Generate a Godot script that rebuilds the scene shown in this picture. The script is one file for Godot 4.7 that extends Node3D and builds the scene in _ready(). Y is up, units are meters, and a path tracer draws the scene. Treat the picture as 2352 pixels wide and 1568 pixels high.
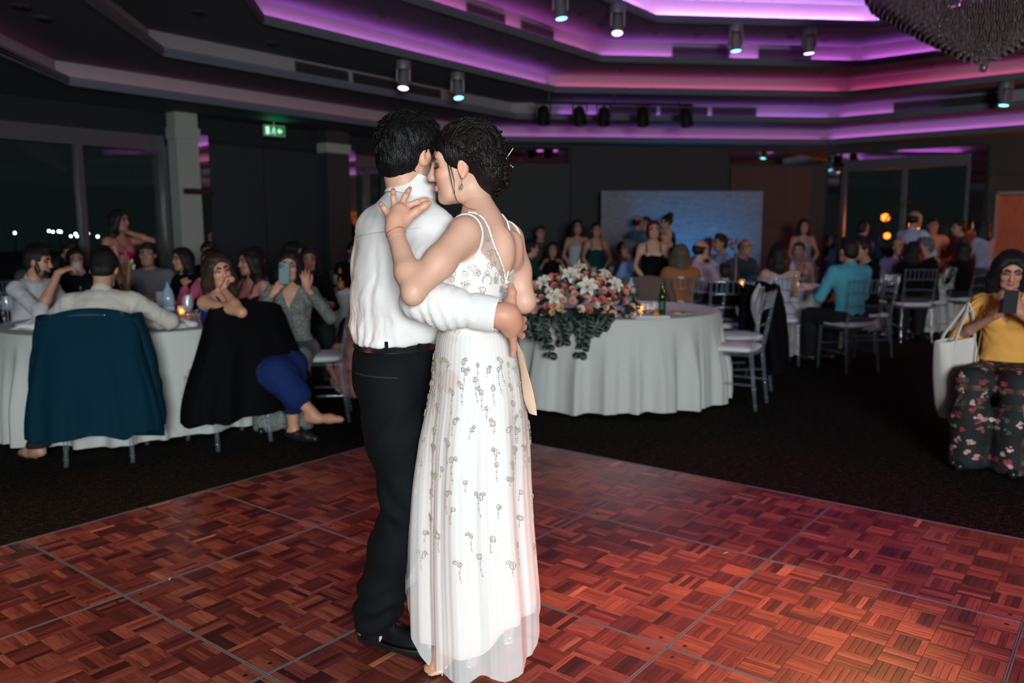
extends Node3D
# A wedding couple dancing in a dim ballroom, guests at round tables behind them.
# s runs along the left wall away from the camera, t runs across to the right and near; both in the room's own axes.
const E1 := Vector3(0.6178, 0, -0.7863)
const E2 := Vector3(0.7863, 0, 0.6178)
const NF := Vector3(-0.1191, 0, -0.9929)
const EC := Vector3(0.9929, 0, -0.1191)
const SKIN := Color(0.52, 0.28, 0.19)
var rng := RandomNumberGenerator.new()
var taken := {}
var mats := {}
var cache := {}
const DOWNLIGHTS := [Vector3(-1.31, 3.61, -8.60), Vector3(-0.51, 3.61, -9.61), Vector3(0.38, 3.61, -10.72), Vector3(0.79, 3.88, -9.60), Vector3(1.09, 3.88, -10.13), Vector3(1.82, 3.88, -10.55), Vector3(2.37, 3.88, -10.65), Vector3(3.62, 3.88, -10.78), Vector3(4.13, 3.88, -10.98), Vector3(1.51, 3.61, -11.37), Vector3(2.89, 3.61, -11.58), Vector3(4.33, 3.61, -11.62), Vector3(5.67, 3.61, -11.21), Vector3(-3.76, 3.13, -6.44), Vector3(-3.78, 3.13, -6.79), Vector3(-2.80, 3.37, -7.53), Vector3(-2.49, 3.37, -8.71), Vector3(0.88, 3.37, -12.2), Vector3(4.57, 3.37, -12.6), Vector3(0.99, 3.13, -13.24), Vector3(4.29, 3.13, -13.62), Vector3(6.16, 3.13, -13.17)]

func _ready() -> void:
	rng.seed = 7
	camera_and_light()
	room()
	ceiling()
	dance_floor()
	furniture()
	tableware()
	flowers()
	couple()
	guests()

func camera_and_light() -> void:
	var cam := Camera3D.new()
	cam.name = "camera"
	var at := CameraAttributesPhysical.new()
	at.frustum_focal_length = 28.22
	at.frustum_focus_distance = 2.55
	at.frustum_near = 0.05
	at.frustum_far = 200.0
	at.exposure_aperture = 2.2
	at.exposure_multiplier = 1.0
	cam.attributes = at
	cam.fov = 46.06
	var p := 0.1323
	var r := -0.0047
	var b := Basis(Vector3.RIGHT, -p) * Basis(Vector3.BACK, r)
	cam.transform = Transform3D(b, Vector3(0, 1.377, 0))
	add_child(cam)
	cam.current = true
	var we := WorldEnvironment.new()
	we.name = "environment"
	var env := Environment.new()
	env.background_mode = Environment.BG_COLOR
	env.background_color = Color(0.055, 0.085, 0.085)
	env.tonemap_mode = Environment.TONE_MAPPER_LINEAR
	env.tonemap_exposure = 1.0
	env.sdfgi_enabled = true
	env.ssao_enabled = true
	env.ssil_enabled = true
	we.environment = env
	add_child(we)
	# unseen key light behind the camera, built as a softbox to light the couple
	softbox(Vector3(1.1, 1.95, 4.4), Vector3(0.0, 0.9, -3.0), Vector2(2.2, 1.5), 66.0)

# ---------------------------------------------------------------- names, tags, materials
func numbered(n: String) -> String:
	if not taken.has(n):
		taken[n] = 0
		return n
	taken[n] += 1
	return "%s_%03d" % [n, taken[n]]

func tag(o: Node3D, label := "", category := "", group := "", kind := "") -> Node3D:
	for kv in [["label", label], ["category", category], ["group", group], ["kind", kind]]:
		if kv[1] != "":
			o.set_meta(kv[0], kv[1])
	return o

func thing(called: String, at: Vector3, turn: float, label: String, category: String, group := "") -> Node3D:
	var o := Node3D.new()
	o.name = numbered(called)
	add_child(o)
	o.position = at
	o.rotation.y = turn
	tag(o, label, category, group)
	return o

func part(called: String, mesh: Mesh, m: Material, parent: Node3D = null) -> MeshInstance3D:
	var o := MeshInstance3D.new()
	o.mesh = mesh
	o.material_override = m
	if parent == null:
		o.name = numbered(called)
		add_child(o)
	else:
		o.name = called
		parent.add_child(o, true)
	return o

func struct(called: String, mesh: Mesh, m: Material, label := "") -> MeshInstance3D:
	var o := part(called, mesh, m)
	tag(o, label, "", "", "structure")
	return o

func copy_of(src: Node3D, at: Vector3, turn: float, label: String) -> Node3D:
	var o: Node3D = src.duplicate()
	o.name = numbered(str(src.name).rstrip("0123456789").rstrip("_"))
	add_child(o)
	o.position = at
	o.rotation.y = turn
	o.set_meta("label", label)
	return o

func mat(key: String, c := Color.WHITE, rough := 0.6, metal := 0.0) -> StandardMaterial3D:
	if mats.has(key):
		return mats[key]
	var m := StandardMaterial3D.new()
	m.resource_name = key
	m.albedo_color = c
	m.roughness = rough
	m.metallic = metal
	mats[key] = m
	return m

func c8(r: int, g: int, b: int) -> Color:
	return Color(r / 255.0, g / 255.0, b / 255.0)

func cloth(key: String, c: Color, rough := 0.85, rim := 0.25) -> StandardMaterial3D:
	if mats.has(key):
		return mats[key]
	var m := mat(key, c, rough)
	m.metallic_specular = 0.2
	m.rim_enabled = true
	m.rim = rim * clampf(c.get_luminance() * 1.8, 0.04, 1.0)
	m.rim_tint = 0.6
	m.uv1_triplanar = true
	m.uv1_scale = Vector3.ONE * 9.0
	m.heightmap_enabled = true
	m.heightmap_texture = weave()
	m.heightmap_scale = 0.04
	return m

func weave() -> Texture2D:
	if not cache.has("weave"):
		var im := Image.create(256, 256, false, Image.FORMAT_L8)
		var g := RandomNumberGenerator.new()
		g.seed = 3
		for y in 256:
			for x in 256:
				var v := 0.5 + 0.22 * sin(x * TAU / 4.0) * (1.0 if (y / 4) % 2 == 0 else -1.0) + 0.12 * sin(y * TAU / 4.0) + g.randf_range(-0.14, 0.14)
				im.set_pixel(x, y, Color(v, v, v))
		cache.weave = ImageTexture.create_from_image(im)
	return cache.weave

func noise_tex(key: String, freq: float, ramp: Array, size := 512, octaves := 4, kind := FastNoiseLite.TYPE_SIMPLEX_SMOOTH) -> NoiseTexture2D:
	if cache.has(key):
		return cache[key]
	var n := FastNoiseLite.new()
	n.seed = key.hash() % 1000
	n.noise_type = kind
	n.frequency = freq
	n.fractal_octaves = octaves
	var t := NoiseTexture2D.new()
	t.width = size
	t.height = size
	t.seamless = true
	t.noise = n
	if ramp.size():
		var g := Gradient.new()
		var off := PackedFloat32Array()
		var cols := PackedColorArray()
		for e in ramp:
			off.append(e[0])
			cols.append(e[1])
		g.offsets = off
		g.colors = cols
		t.color_ramp = g
	cache[key] = t
	return t

func glow(key: String, c: Color, e: float) -> StandardMaterial3D:
	if mats.has(key):
		return mats[key]
	var m := mat(key, Color(0.05, 0.05, 0.05), 0.5)
	m.emission_enabled = true
	m.emission = c
	m.emission_energy_multiplier = e
	return m

func glass(key: String, c: Color, alpha := 0.12) -> StandardMaterial3D:
	if mats.has(key):
		return mats[key]
	var m := mat(key, Color(c.r, c.g, c.b, alpha), 0.03)
	m.transparency = BaseMaterial3D.TRANSPARENCY_ALPHA
	return m

func solid_glass(key: String, c: Color, ior_scale := 0.05, rough := 0.04) -> StandardMaterial3D:
	if mats.has(key):
		return mats[key]
	var m := mat(key, Color(c.r, c.g, c.b, 0.0), rough)
	m.refraction_enabled = true
	m.refraction_scale = ior_scale
	return m

func rp(s: float, t: float, y := 0.0) -> Vector3:
	return E1 * s + E2 * t + Vector3(0, y, 0)

# ---------------------------------------------------------------- mesh building
class MB:
	var v := PackedVector3Array()
	var i := PackedInt32Array()
	var c := PackedColorArray()
	var uv := PackedVector2Array()
	var n := PackedVector3Array()
	var col := Color.WHITE
	func vert(p: Vector3, u := Vector2.ZERO) -> int:
		v.append(p)
		c.append(col)
		uv.append(u)
		return v.size() - 1
	func quad(a: int, b: int, d: int, e: int) -> void:
		i.append_array([a, b, d, a, d, e])
	func face(pts: Array) -> void:   # flat polygon of its own, counter-clockwise from outside
		var f := v.size()
		for p in pts:
			vert(p)
		for k in range(1, pts.size() - 1):
			i.append_array([f, f + k, f + k + 1])
	func box(lo: Vector3, hi: Vector3, x := Transform3D.IDENTITY) -> void:
		var p := []
		for k in 8:
			p.append(x * Vector3(hi.x if k & 1 else lo.x, hi.y if k & 2 else lo.y, hi.z if k & 4 else lo.z))
		for f in [[0, 2, 3, 1], [4, 5, 7, 6], [0, 1, 5, 4], [2, 6, 7, 3], [0, 4, 6, 2], [1, 3, 7, 5]]:
			face([p[f[0]], p[f[1]], p[f[2]], p[f[3]]])
	func bar(a: Vector3, b: Vector3, w: float, h: float, up := Vector3.UP) -> void:
		var z := (b - a).normalized()
		var x := up.cross(z).normalized()
		if x.length() < 0.5:
			x = Vector3.RIGHT
		var y := z.cross(x)
		box(Vector3(-w / 2, -h / 2, 0), Vector3(w / 2, h / 2, (b - a).length()), Transform3D(Basis(x, y, z), a))
	func cbox(lo: Vector3, hi: Vector3, b: float, x := Transform3D.IDENTITY) -> void:   # box with chamfered edges
		var m := (lo + hi) / 2
		var h := (hi - lo) / 2
		var q := func(sx, sy, sz, ax): return x * (m + Vector3(sx * (h.x - (0.0 if ax == 0 else b)), sy * (h.y - (0.0 if ax == 1 else b)), sz * (h.z - (0.0 if ax == 2 else b))))
		for s in [-1, 1]:
			for f in [[0, [[s, -1, -1], [s, 1, -1], [s, 1, 1], [s, -1, 1]]], [1, [[-1, s, -1], [-1, s, 1], [1, s, 1], [1, s, -1]]], [2, [[-1, -1, s], [1, -1, s], [1, 1, s], [-1, 1, s]]]]:
				var p: Array = f[1].map(func(k): return q.call(k[0], k[1], k[2], f[0]))
				if s < 0:
					p.reverse()
				face(p)
		for ax in 3:
			var u := (ax + 1) % 3
			var w := (ax + 2) % 3
			for su in [-1, 1]:
				for sw in [-1, 1]:
					var k0 := [0, 0, 0]
					k0[u] = su
					k0[w] = sw
					var k1 := k0.duplicate()
					k0[ax] = -1
					k1[ax] = 1
					var p := [q.call(k0[0], k0[1], k0[2], u), q.call(k1[0], k1[1], k1[2], u), q.call(k1[0], k1[1], k1[2], w), q.call(k0[0], k0[1], k0[2], w)]
					if su * sw > 0:
						p.reverse()
					face(p)
		for sx in [-1, 1]:
			for sy in [-1, 1]:
				for sz in [-1, 1]:
					var p := [q.call(sx, sy, sz, 0), q.call(sx, sy, sz, 1), q.call(sx, sy, sz, 2)]
					if sx * sy * sz < 0:
						p.reverse()
					face(p)
	func rings(list: Array, cap := true, closed := true) -> void:   # loft: list of arrays of points, equal counts
		var m: int = list[0].size()
		var f := v.size()
		for r in list.size():
			for k in m:
				vert(list[r][k], Vector2(float(k) / m, float(r) / maxf(1, list.size() - 1)))
		for r in list.size() - 1:
			for k in (m if closed else m - 1):
				var k2 := (k + 1) % m
				quad(f + r * m + k, f + r * m + k2, f + (r + 1) * m + k2, f + (r + 1) * m + k)
		if cap and closed:
			for e in [0, list.size() - 1]:
				var g := v.size()
				var mid := Vector3.ZERO
				for k in m:
					mid += list[e][k] / m
				for k in m:
					vert(list[e][k])
				vert(mid)
				for k in m:
					var k2 := (k + 1) % m
					if e == 0:
						i.append_array([g + m, g + k2, g + k])
					else:
						i.append_array([g + m, g + k, g + k2])
	func lathe(prof: Array, seg := 24, at := Vector3.ZERO, cap := true) -> void:   # prof: Vector2(radius, height), bottom to top
		var l := []
		for p in prof:
			var r := []
			for k in seg:
				var a := -TAU * k / seg
				r.append(at + Vector3(p.x * cos(a), p.y, p.x * sin(a)))
			l.append(r)
		rings(l, cap)
	func tube(path: Array, rad, seg := 8, flat := 1.0) -> void:
		var l := []
		var x := Vector3.ZERO
		for k in path.size():
			var d: Vector3 = (path[mini(k + 1, path.size() - 1)] - path[maxi(k - 1, 0)]).normalized()
			if x == Vector3.ZERO:
				x = d.cross(Vector3.UP if absf(d.y) < 0.9 else Vector3.RIGHT).normalized()
			x = (x - d * x.dot(d)).normalized()
			var y := d.cross(x)
			var r: float = rad if rad is float else rad[k]
			var ring := []
			for s in seg:
				var a := TAU * s / seg
				ring.append(path[k] + x * cos(a) * r + y * sin(a) * r * flat)
			l.append(ring)
		rings(l)
	func ball(at: Vector3, r: Vector3, seg := 12, b := Basis.IDENTITY) -> void:
		var l := []
		for k in range(0, seg / 2 + 1):
			var el := -PI / 2 + PI * k / (seg / 2)
			var rr := maxf(cos(el), 0.02)
			var ring := []
			for s in seg:
				var a := -TAU * s / seg
				ring.append(at + b * Vector3(r.x * rr * cos(a), r.y * sin(el), r.z * rr * sin(a)))
			l.append(ring)
		rings(l, false)
	func normals() -> void:
		n.resize(v.size())
		n.fill(Vector3.ZERO)
		for k in range(0, i.size(), 3):
			var w := (v[i[k + 1]] - v[i[k]]).cross(v[i[k + 2]] - v[i[k]])
			n[i[k]] += w
			n[i[k + 1]] += w
			n[i[k + 2]] += w
		for k in n.size():
			n[k] = n[k].normalized()
	func mesh(colors := false, keep_normals := false) -> ArrayMesh:
		if not keep_normals:
			normals()
		var a := []
		a.resize(Mesh.ARRAY_MAX)
		var w := i.duplicate()
		for k in range(0, w.size(), 3):
			var x := w[k + 1]
			w[k + 1] = w[k + 2]
			w[k + 2] = x
		a[Mesh.ARRAY_VERTEX] = v
		a[Mesh.ARRAY_NORMAL] = n
		a[Mesh.ARRAY_TEX_UV] = uv
		if colors:
			a[Mesh.ARRAY_COLOR] = c
		a[Mesh.ARRAY_INDEX] = w
		var m := ArrayMesh.new()
		m.add_surface_from_arrays(Mesh.PRIMITIVE_TRIANGLES, a)
		return m

func circle(at: Vector3, r: float, n: int) -> Array:
	var l := []
	for k in n:
		var a := -TAU * k / n
		l.append(at + Vector3(cos(a) * r, 0, sin(a) * r))
	return l

func area_light(parent: Node3D, at: Vector3, towards: Vector3, size: Vector2, c: Color, e: float, up := Vector3.UP) -> AreaLight3D:
	var l := AreaLight3D.new()
	l.name = "light"
	l.area_size = size
	l.area_normalize_energy = true
	l.light_color = c
	l.light_energy = e
	l.shadow_enabled = true
	l.set("area_range", 60.0)
	l.set("area_attenuation", 2.0)
	parent.add_child(l, true)
	l.transform = Transform3D(Basis.looking_at(towards - at, up), at)
	return l

func spot_light(parent: Node3D, at: Vector3, towards: Vector3, angle: float, c: Color, e: float, size := 0.05, soft := 0.6) -> SpotLight3D:
	var l := SpotLight3D.new()
	l.name = "light"
	l.light_color = c
	l.light_energy = e
	l.spot_angle = angle
	l.spot_angle_attenuation = soft
	l.spot_range = 60.0
	l.spot_attenuation = 2.0
	l.light_size = size
	l.shadow_enabled = true
	parent.add_child(l, true)
	var d := towards - at
	l.transform = Transform3D(Basis.looking_at(d, Vector3.UP if absf(d.normalized().y) < 0.95 else Vector3.RIGHT), at)
	return l

func omni(parent: Node3D, at: Vector3, c: Color, e: float, size := 0.05) -> OmniLight3D:
	var l := OmniLight3D.new()
	l.name = "light"
	l.light_color = c
	l.light_energy = e
	l.omni_range = 60.0
	l.omni_attenuation = 2.0
	l.light_size = size
	l.shadow_enabled = true
	parent.add_child(l, true)
	l.position = at
	return l

func softbox(at: Vector3, towards: Vector3, size: Vector2, e: float) -> void:
	var o := thing("unseen_softbox_light", Vector3(at.x, 0.015, at.z), 0, "large black softbox lamp on a stand, unseen behind the camera, placed to light the couple", "studio light")
	var x := Transform3D(Basis.looking_at(towards - at, Vector3.UP), at - o.position)
	var mb := MB.new()
	var w := size.x / 2
	var h := size.y / 2
	mb.rings([[Vector3(w, -h, 0.04), Vector3(w, h, 0.04), Vector3(-w, h, 0.04), Vector3(-w, -h, 0.04)].map(func(p): return x * p), [Vector3(w, -h, 0.1), Vector3(w, h, 0.1), Vector3(-w, h, 0.1), Vector3(-w, -h, 0.1)].map(func(p): return x * p), [Vector3(0.12, -0.12, 0.5), Vector3(0.12, 0.12, 0.5), Vector3(-0.12, 0.12, 0.5), Vector3(-0.12, -0.12, 0.5)].map(func(p): return x * p)])
	part("housing", mb.mesh(), mat("softbox_cloth", c8(14, 14, 15), 0.8), o)
	mb = MB.new()
	mb.box(Vector3(-w + 0.02, -h + 0.02, 0.01), Vector3(w - 0.02, h - 0.02, 0.03), x)
	part("lamp_diffuser", mb.mesh(), glow("softbox_glow", Color(0.95, 0.985, 1.0), 1.0), o)
	mb = MB.new()
	mb.tube([Vector3(0, 0.6, 0), x * Vector3(0, 0, 0.45)], 0.016, 10)
	for k in 3:
		var a := TAU * k / 3 + 0.5
		mb.tube([Vector3(0, 0.62, 0), Vector3(cos(a) * 0.55, 0.01, sin(a) * 0.55)], 0.011, 8)
	part("stand", mb.mesh(), mat("black_metal", c8(18, 18, 19), 0.45), o)
	var f := -x.basis.z
	area_light(o, x.origin + f * 0.01, x.origin + f, size * 0.96, Color(0.95, 0.985, 1.0), e)

# ---------------------------------------------------------------- room shell
func wall_box(mb: MB, a: Vector3, b: Vector3, y0: float, y1: float, out: Vector3, th: float, inn := 0.0) -> void:
	# upright slab from a to b; its room face lies on the line (moved in by inn), its thickness goes out
	var d := (b - a).normalized()
	mb.box(Vector3(0, y0, -inn), Vector3((b - a).length(), y1, th), Transform3D(Basis(d, Vector3.UP, out), a))

func slab_poly(mb: MB, outer: Array, inner: Array, y0: float, y1: float) -> void:
	# ring-shaped slab between two polygons of equal count
	var m := outer.size()
	for k in m:
		var k2 := (k + 1) % m
		var o: Vector3 = outer[k]
		var o2: Vector3 = outer[k2]
		var q: Vector3 = inner[k]
		var q2: Vector3 = inner[k2]
		var dn := Vector3(0, y0, 0)
		var up := Vector3(0, y1, 0)
		mb.face([o + dn, o2 + dn, q2 + dn, q + dn])
		mb.face([o + up, q + up, q2 + up, o2 + up])
		mb.face([q + dn, q2 + dn, q2 + up, q + up])
		mb.face([o + dn, o + up, o2 + up, o2 + dn])

func carpet_mat() -> StandardMaterial3D:
	var m := mat("carpet", Color(1, 1, 1), 0.97)
	m.metallic_specular = 0.1
	m.albedo_texture = noise_tex("carpet_a", 0.03, [[0.0, c8(26, 30, 31)], [0.38, c8(34, 40, 41)], [0.5, c8(62, 52, 42)], [0.56, c8(30, 38, 39)], [0.66, c8(44, 52, 53)], [0.74, c8(104, 76, 52)], [0.8, c8(38, 42, 42)], [1.0, c8(34, 38, 38)]], 1024, 4)
	m.uv1_triplanar = true
	m.uv1_world_triplanar = true
	m.uv1_scale = Vector3(0.55, 0.5, 1.3)
	m.detail_enabled = true
	m.detail_blend_mode = BaseMaterial3D.BLEND_MODE_MUL
	m.detail_albedo = noise_tex("carpet_b", 0.11, [[0.0, c8(110, 110, 112)], [0.45, c8(150, 150, 150)], [0.6, c8(245, 240, 235)], [1.0, c8(255, 255, 255)]], 512, 3)
	m.uv2_triplanar = true
	m.uv2_world_triplanar = true
	m.uv2_scale = Vector3(1.6, 1.6, 1.6)
	m.detail_uv_layer = BaseMaterial3D.DETAIL_UV_2
	m.heightmap_enabled = true
	m.heightmap_texture = noise_tex("carpet_h", 0.2, [], 512, 2)
	m.heightmap_scale = 0.6
	return m

func room() -> void:
	var wall := mat("wall_paint", c8(62, 64, 66), 0.8)
	var dark := mat("wall_dark", c8(40, 44, 46), 0.8)
	var part_m := mat("partition_vinyl", c8(48, 54, 58), 0.75)
	for q in [wall, dark, part_m]:
		q.metallic_specular = 0.2
	var frame := mat("window_frame", c8(92, 92, 96), 0.4, 0.4)
	var mirror := mat("mirror", c8(225, 225, 228), 0.02, 1.0)
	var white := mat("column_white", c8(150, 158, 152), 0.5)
	# floor
	var mb := MB.new()
	var corners := [rp(-5, -10.6), rp(10.4, -10.6), rp(16.4, -4.9), rp(16.4, 9), rp(-5, 9)]
	var lo := corners.map(func(p): return p + Vector3(0, -0.1, 0))
	mb.face(corners.duplicate().map(func(p): return p))
	lo.reverse()
	mb.face(lo)
	struct("floor", mb.mesh(), carpet_mat(), "dark patterned carpet across the whole ballroom")
	# left wall (line t = -9.8): windows, pillars, folding partitions
	var left := func(s, d := 0.0): return rp(s, -9.8 + d)
	mb = MB.new()
	wall_box(mb, left.call(-4.2), left.call(10.1), 2.62, 2.95, -E2, 0.2)
	wall_box(mb, left.call(-4.2), left.call(2.2), 0, 2.62, -E2, 0.2)
	wall_box(mb, left.call(2.2), left.call(5.4), 0, 0.06, -E2, 0.2)
	wall_box(mb, left.call(8.4), left.call(10.1), 2.5, 2.62, -E2, 0.2)
	wall_box(mb, left.call(8.4), left.call(9.2), 0, 0.06, -E2, 0.2)
	wall_box(mb, left.call(9.2), left.call(10.1), 0, 2.5, -E2, 0.2)
	wall_box(mb, left.call(5.4), left.call(8.4), 0, 2.62, -E2, 0.2, -0.05)
	struct("wall_left", mb.mesh(), dark, "dark left wall of the ballroom")
	window_unit(1, [2.2, 3.3, 4.38, 5.42], -9.8, true, "tall dark night window with grey mullions on the left wall", frame)
	window_unit(2, [8.36, 8.78, 9.2], -9.8, true, "narrow dark glazing just behind the dancing couple", frame)
	pillar("left", 5.44, 5.74, -9.76, true, white, mirror)
	pillar("corner", 7.78, 8.2, -9.76, true, white, mirror)
	# two grey leaves of the folding partition between the pillars, a groove between them
	folding(5.95, 6.78, -9.8, part_m, "left grey leaf of the folding partition beside the white pillar")
	folding(6.82, 7.76, -9.8, part_m, "right grey leaf of the folding partition under the exit sign")
	# far wall (distance 13.95 along NF)
	var far := func(w, d := 0.0): return NF * (13.95 - d) + EC * w
	mb = MB.new()
	wall_box(mb, far.call(-0.3), far.call(7.7), 2.86, 2.95, NF, 0.2)
	wall_box(mb, far.call(2.72), far.call(5.53), 0, 2.86, NF, 0.2)
	wall_box(mb, far.call(-0.3), far.call(2.72), 0, 2.86, NF, 0.2, -0.06)
	wall_box(mb, far.call(5.53), far.call(7.7), 0, 2.86, NF, 0.2, -0.06)
	struct("wall_far", mb.mesh(), wall, "grey far wall of the ballroom")
	mb = MB.new()
	wall_box(mb, far.call(0.0), far.call(1.34), 0, 2.56, NF, 0.05, 0.0)
	wall_box(mb, far.call(1.37), far.call(2.66), 0, 2.56, NF, 0.05, 0.0)
	struct("trim_1", mb.mesh(), mat("panel_green_grey", c8(44, 51, 49), 0.75), "dark green-grey wall panelling right of the bride")
	mb = MB.new()
	wall_box(mb, far.call(5.6), far.call(7.1), 0, 2.55, NF, 0.05, 0.0)
	struct("trim_2", mb.mesh(), mat("panel_brown", c8(70, 54, 51), 0.75), "brown wall panel right of the blue-lit backdrop")
	# mirrored bands above the panels
	for e in [[0.0, 2.68, 2.6, 2.84], [5.58, 7.4, 2.6, 2.82]]:
		mb = MB.new()
		wall_box(mb, far.call(e[0]), far.call(e[1]), e[2], e[3], NF, 0.03, 0.0)
		var o := part("mirror_band", mb.mesh(), mirror)
		tag(o, "mirrored band above the green-grey panelling, right of the bride" if e[0] < 1 else "mirrored band above the brown wall panel at the far right corner", "mirror")
	# right wall (line s = 15.2)
	var right := func(t, d := 0.0): return rp(15.2 - d, t)
	mb = MB.new()
	wall_box(mb, right.call(-4.7), right.call(8.4), 2.78, 2.95, E1, 0.2)
	wall_box(mb, right.call(-4.35), right.call(-2.36), 0, 0.06, E1, 0.2)
	wall_box(mb, right.call(-4.35), right.call(-2.36), 2.56, 2.6, E1, 0.2)
	wall_box(mb, right.call(-2.1), right.call(8.4), 2.3, 2.78, E1, 0.2)
	wall_box(mb, right.call(-2.1), right.call(-1.98), 0, 2.3, E1, 0.35, -0.12)
	wall_box(mb, right.call(-1.98), right.call(-0.4), 2.0, 2.3, E1, 0.35, -0.12)
	wall_box(mb, right.call(-0.4), right.call(8.4), 0, 2.3, E1, 0.2)
	struct("wall_right", mb.mesh(), wall, "grey right wall of the ballroom with a recessed doorway")
	mb = MB.new()
	wall_box(mb, right.call(-4.4), right.call(-2.36), 2.6, 2.78, E1, 0.03)
	tag(part("mirror_band", mb.mesh(), mirror), "mirrored band above the right-hand windows, reflecting the spotlights", "mirror")
	window_unit(3, [-4.36, -3.36, -2.38], 15.2, false, "tall dark window with grey mullions beside the orange doors", frame)
	for e in [[-4.62, -4.42, "narrow mirrored pillar facing left of the right-hand window"], [-2.35, -2.14, "narrow mirrored pillar facing between the right-hand window and the orange doors"]]:
		mb = MB.new()
		wall_box(mb, right.call(e[0]), right.call(e[1]), 0, 2.78, E1, 0.1, 0.05)
		tag(part("mirror_column", mb.mesh(), mirror), e[2], "mirror")
	door_pair(right)
	# walls out of view that close the room
	mb = MB.new()
	wall_box(mb, rp(-4.2, -9.8), rp(-4.2, 8.2), 0, 2.95, -E1, 0.2)
	struct("wall_near", mb.mesh(), wall, "plain wall behind the camera")
	mb = MB.new()
	wall_box(mb, rp(-4.2, 8.2), rp(15.2, 8.2), 0, 2.95, E2, 0.2)
	struct("wall_side", mb.mesh(), wall, "plain wall out of view on the right")
	outdoors()
	for e in [[7.0, 1.66, -15.2, 0.07, "nearest the mirrored pillar"], [7.55, 1.5, -15.2, 0.09, "behind the tall bald man"], [7.05, 1.32, -15.2, 0.055, "lowest of the three"]]:
		var l := thing("lantern", Vector3(e[0], 2.6, e[2]), 0, "warm glowing terrace lantern beyond the right window, " + e[4], "lantern", "terrace lanterns")
		mb = MB.new()
		mb.lathe([Vector2(0.02, -e[3]), Vector2(e[3], -e[3] * 0.5), Vector2(e[3], e[3] * 0.6), Vector2(0.02, e[3])], 14, Vector3(0, e[1] - 2.6, 0))
		part("lamp_globe", mb.mesh(), glow("lantern_glow", Color(1, 0.5, 0.16), 5.0), l)
		mb = MB.new()
		mb.tube([Vector3(0, e[1] - 2.6 + e[3], 0), Vector3.ZERO], 0.006, 6)
		part("cord", mb.mesh(), mat("black_metal", c8(18, 18, 19), 0.45), l)
		omni(l, Vector3(0, e[1] - 2.6, 0), Color(1, 0.5, 0.18), 0.3, 0.05)
	mb = MB.new()
	mb.box(Vector3(6.4, 2.6, -15.7), Vector3(8.2, 2.66, -14.9))
	struct("beam_1", mb.mesh(), dark, "timber beam that carries the terrace lanterns")
	var hp := thing("metal_hoop", Vector3(6.35, 0.0, -12.95), 0.65, "large thin black metal hoop arch standing before the right window", "hoop")
	mb = MB.new()
	var arc := []
	for k in 49:
		arc.append(Vector3(cos(TAU * k / 48) * 1.02, 0.9 + sin(TAU * k / 48) * 0.96, 0))
	mb.tube(arc, 0.013, 8)
	part("ring", mb.mesh(), mat("black_metal", c8(18, 18, 19), 0.45), hp)
	mb = MB.new()
	mb.cbox(Vector3(-0.35, 0.0, -0.15), Vector3(0.35, 0.02, 0.15), 0.004)
	part("foot_plate", mb.mesh(), mat("black_metal"), hp)
	backdrop(far)
	exit_sign()

func window_unit(n: int, cuts: Array, at: float, on_left: bool, label: String, frame: Material) -> void:
	var p := func(a, d := 0.0): return rp(a, at + d) if on_left else rp(at - d, a)
	var out := -E2 if on_left else E1
	var top := 2.5 if on_left else 2.54
	var o := Node3D.new()
	o.name = "window_%d" % n
	add_child(o)
	tag(o, label, "", "", "structure")
	for k in cuts.size():
		var mb := MB.new()
		var a: float = cuts[k]
		wall_box(mb, p.call(a - 0.035), p.call(a + 0.035), 0.06, top, out, 0.1, 0.02)
		part("mullion", mb.mesh(), frame, o)
	var mb2 := MB.new()
	wall_box(mb2, p.call(cuts[0]), p.call(cuts[-1]), top - 0.07, top + 0.12, out, 0.1, 0.015)
	part("head_rail", mb2.mesh(), frame, o)
	mb2 = MB.new()
	wall_box(mb2, p.call(cuts[0]), p.call(cuts[-1]), 0.06, 0.14, out, 0.1, 0.015)
	part("bottom_rail", mb2.mesh(), frame, o)
	for k in cuts.size() - 1:
		mb2 = MB.new()
		wall_box(mb2, p.call(cuts[k] + 0.035), p.call(cuts[k + 1] - 0.035), 0.14, top - 0.07, out, 0.008, -0.04)
		part("pane", mb2.mesh(), glass("window_glass", Color(0.1, 0.13, 0.14), 0.12), o)

func pillar(n: String, a: float, b: float, t: float, on_left: bool, white: Material, mirror: Material) -> void:
	# boxy pillar against the left wall: plain front, mirrored return
	var o := Node3D.new()
	o.name = "pillar_" + n
	add_child(o)
	tag(o, "white pillar with mirrored sides between the dark window and the grey partition" if n == "left" else "dim pillar with a white head and mirrored side, above the camera phone", "", "", "structure")
	var mb := MB.new()
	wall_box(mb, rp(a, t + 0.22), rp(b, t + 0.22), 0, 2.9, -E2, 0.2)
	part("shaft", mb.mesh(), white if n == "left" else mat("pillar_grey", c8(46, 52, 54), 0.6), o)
	mb = MB.new()
	wall_box(mb, rp(a - 0.02, t + 0.24), rp(b + 0.02, t + 0.24), 2.58, 2.72, -E2, 0.22)
	part("head_block", mb.mesh(), white, o)
	mb = MB.new()
	wall_box(mb, rp(b + 0.01, t + 0.16), rp(b + 0.17, t + 0.16), 0, 2.66, -E2, 0.1)
	part("mirror_strip", mb.mesh(), mirror, o)
	if n == "left":
		mb = MB.new()
		wall_box(mb, rp(a + 0.05, t + 0.27), rp(b + 0.12, t + 0.27), 1.9, 1.97, -E2, 0.04)
		part("band", mb.mesh(), mat("black_metal", c8(18, 18, 19), 0.45), o)

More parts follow.
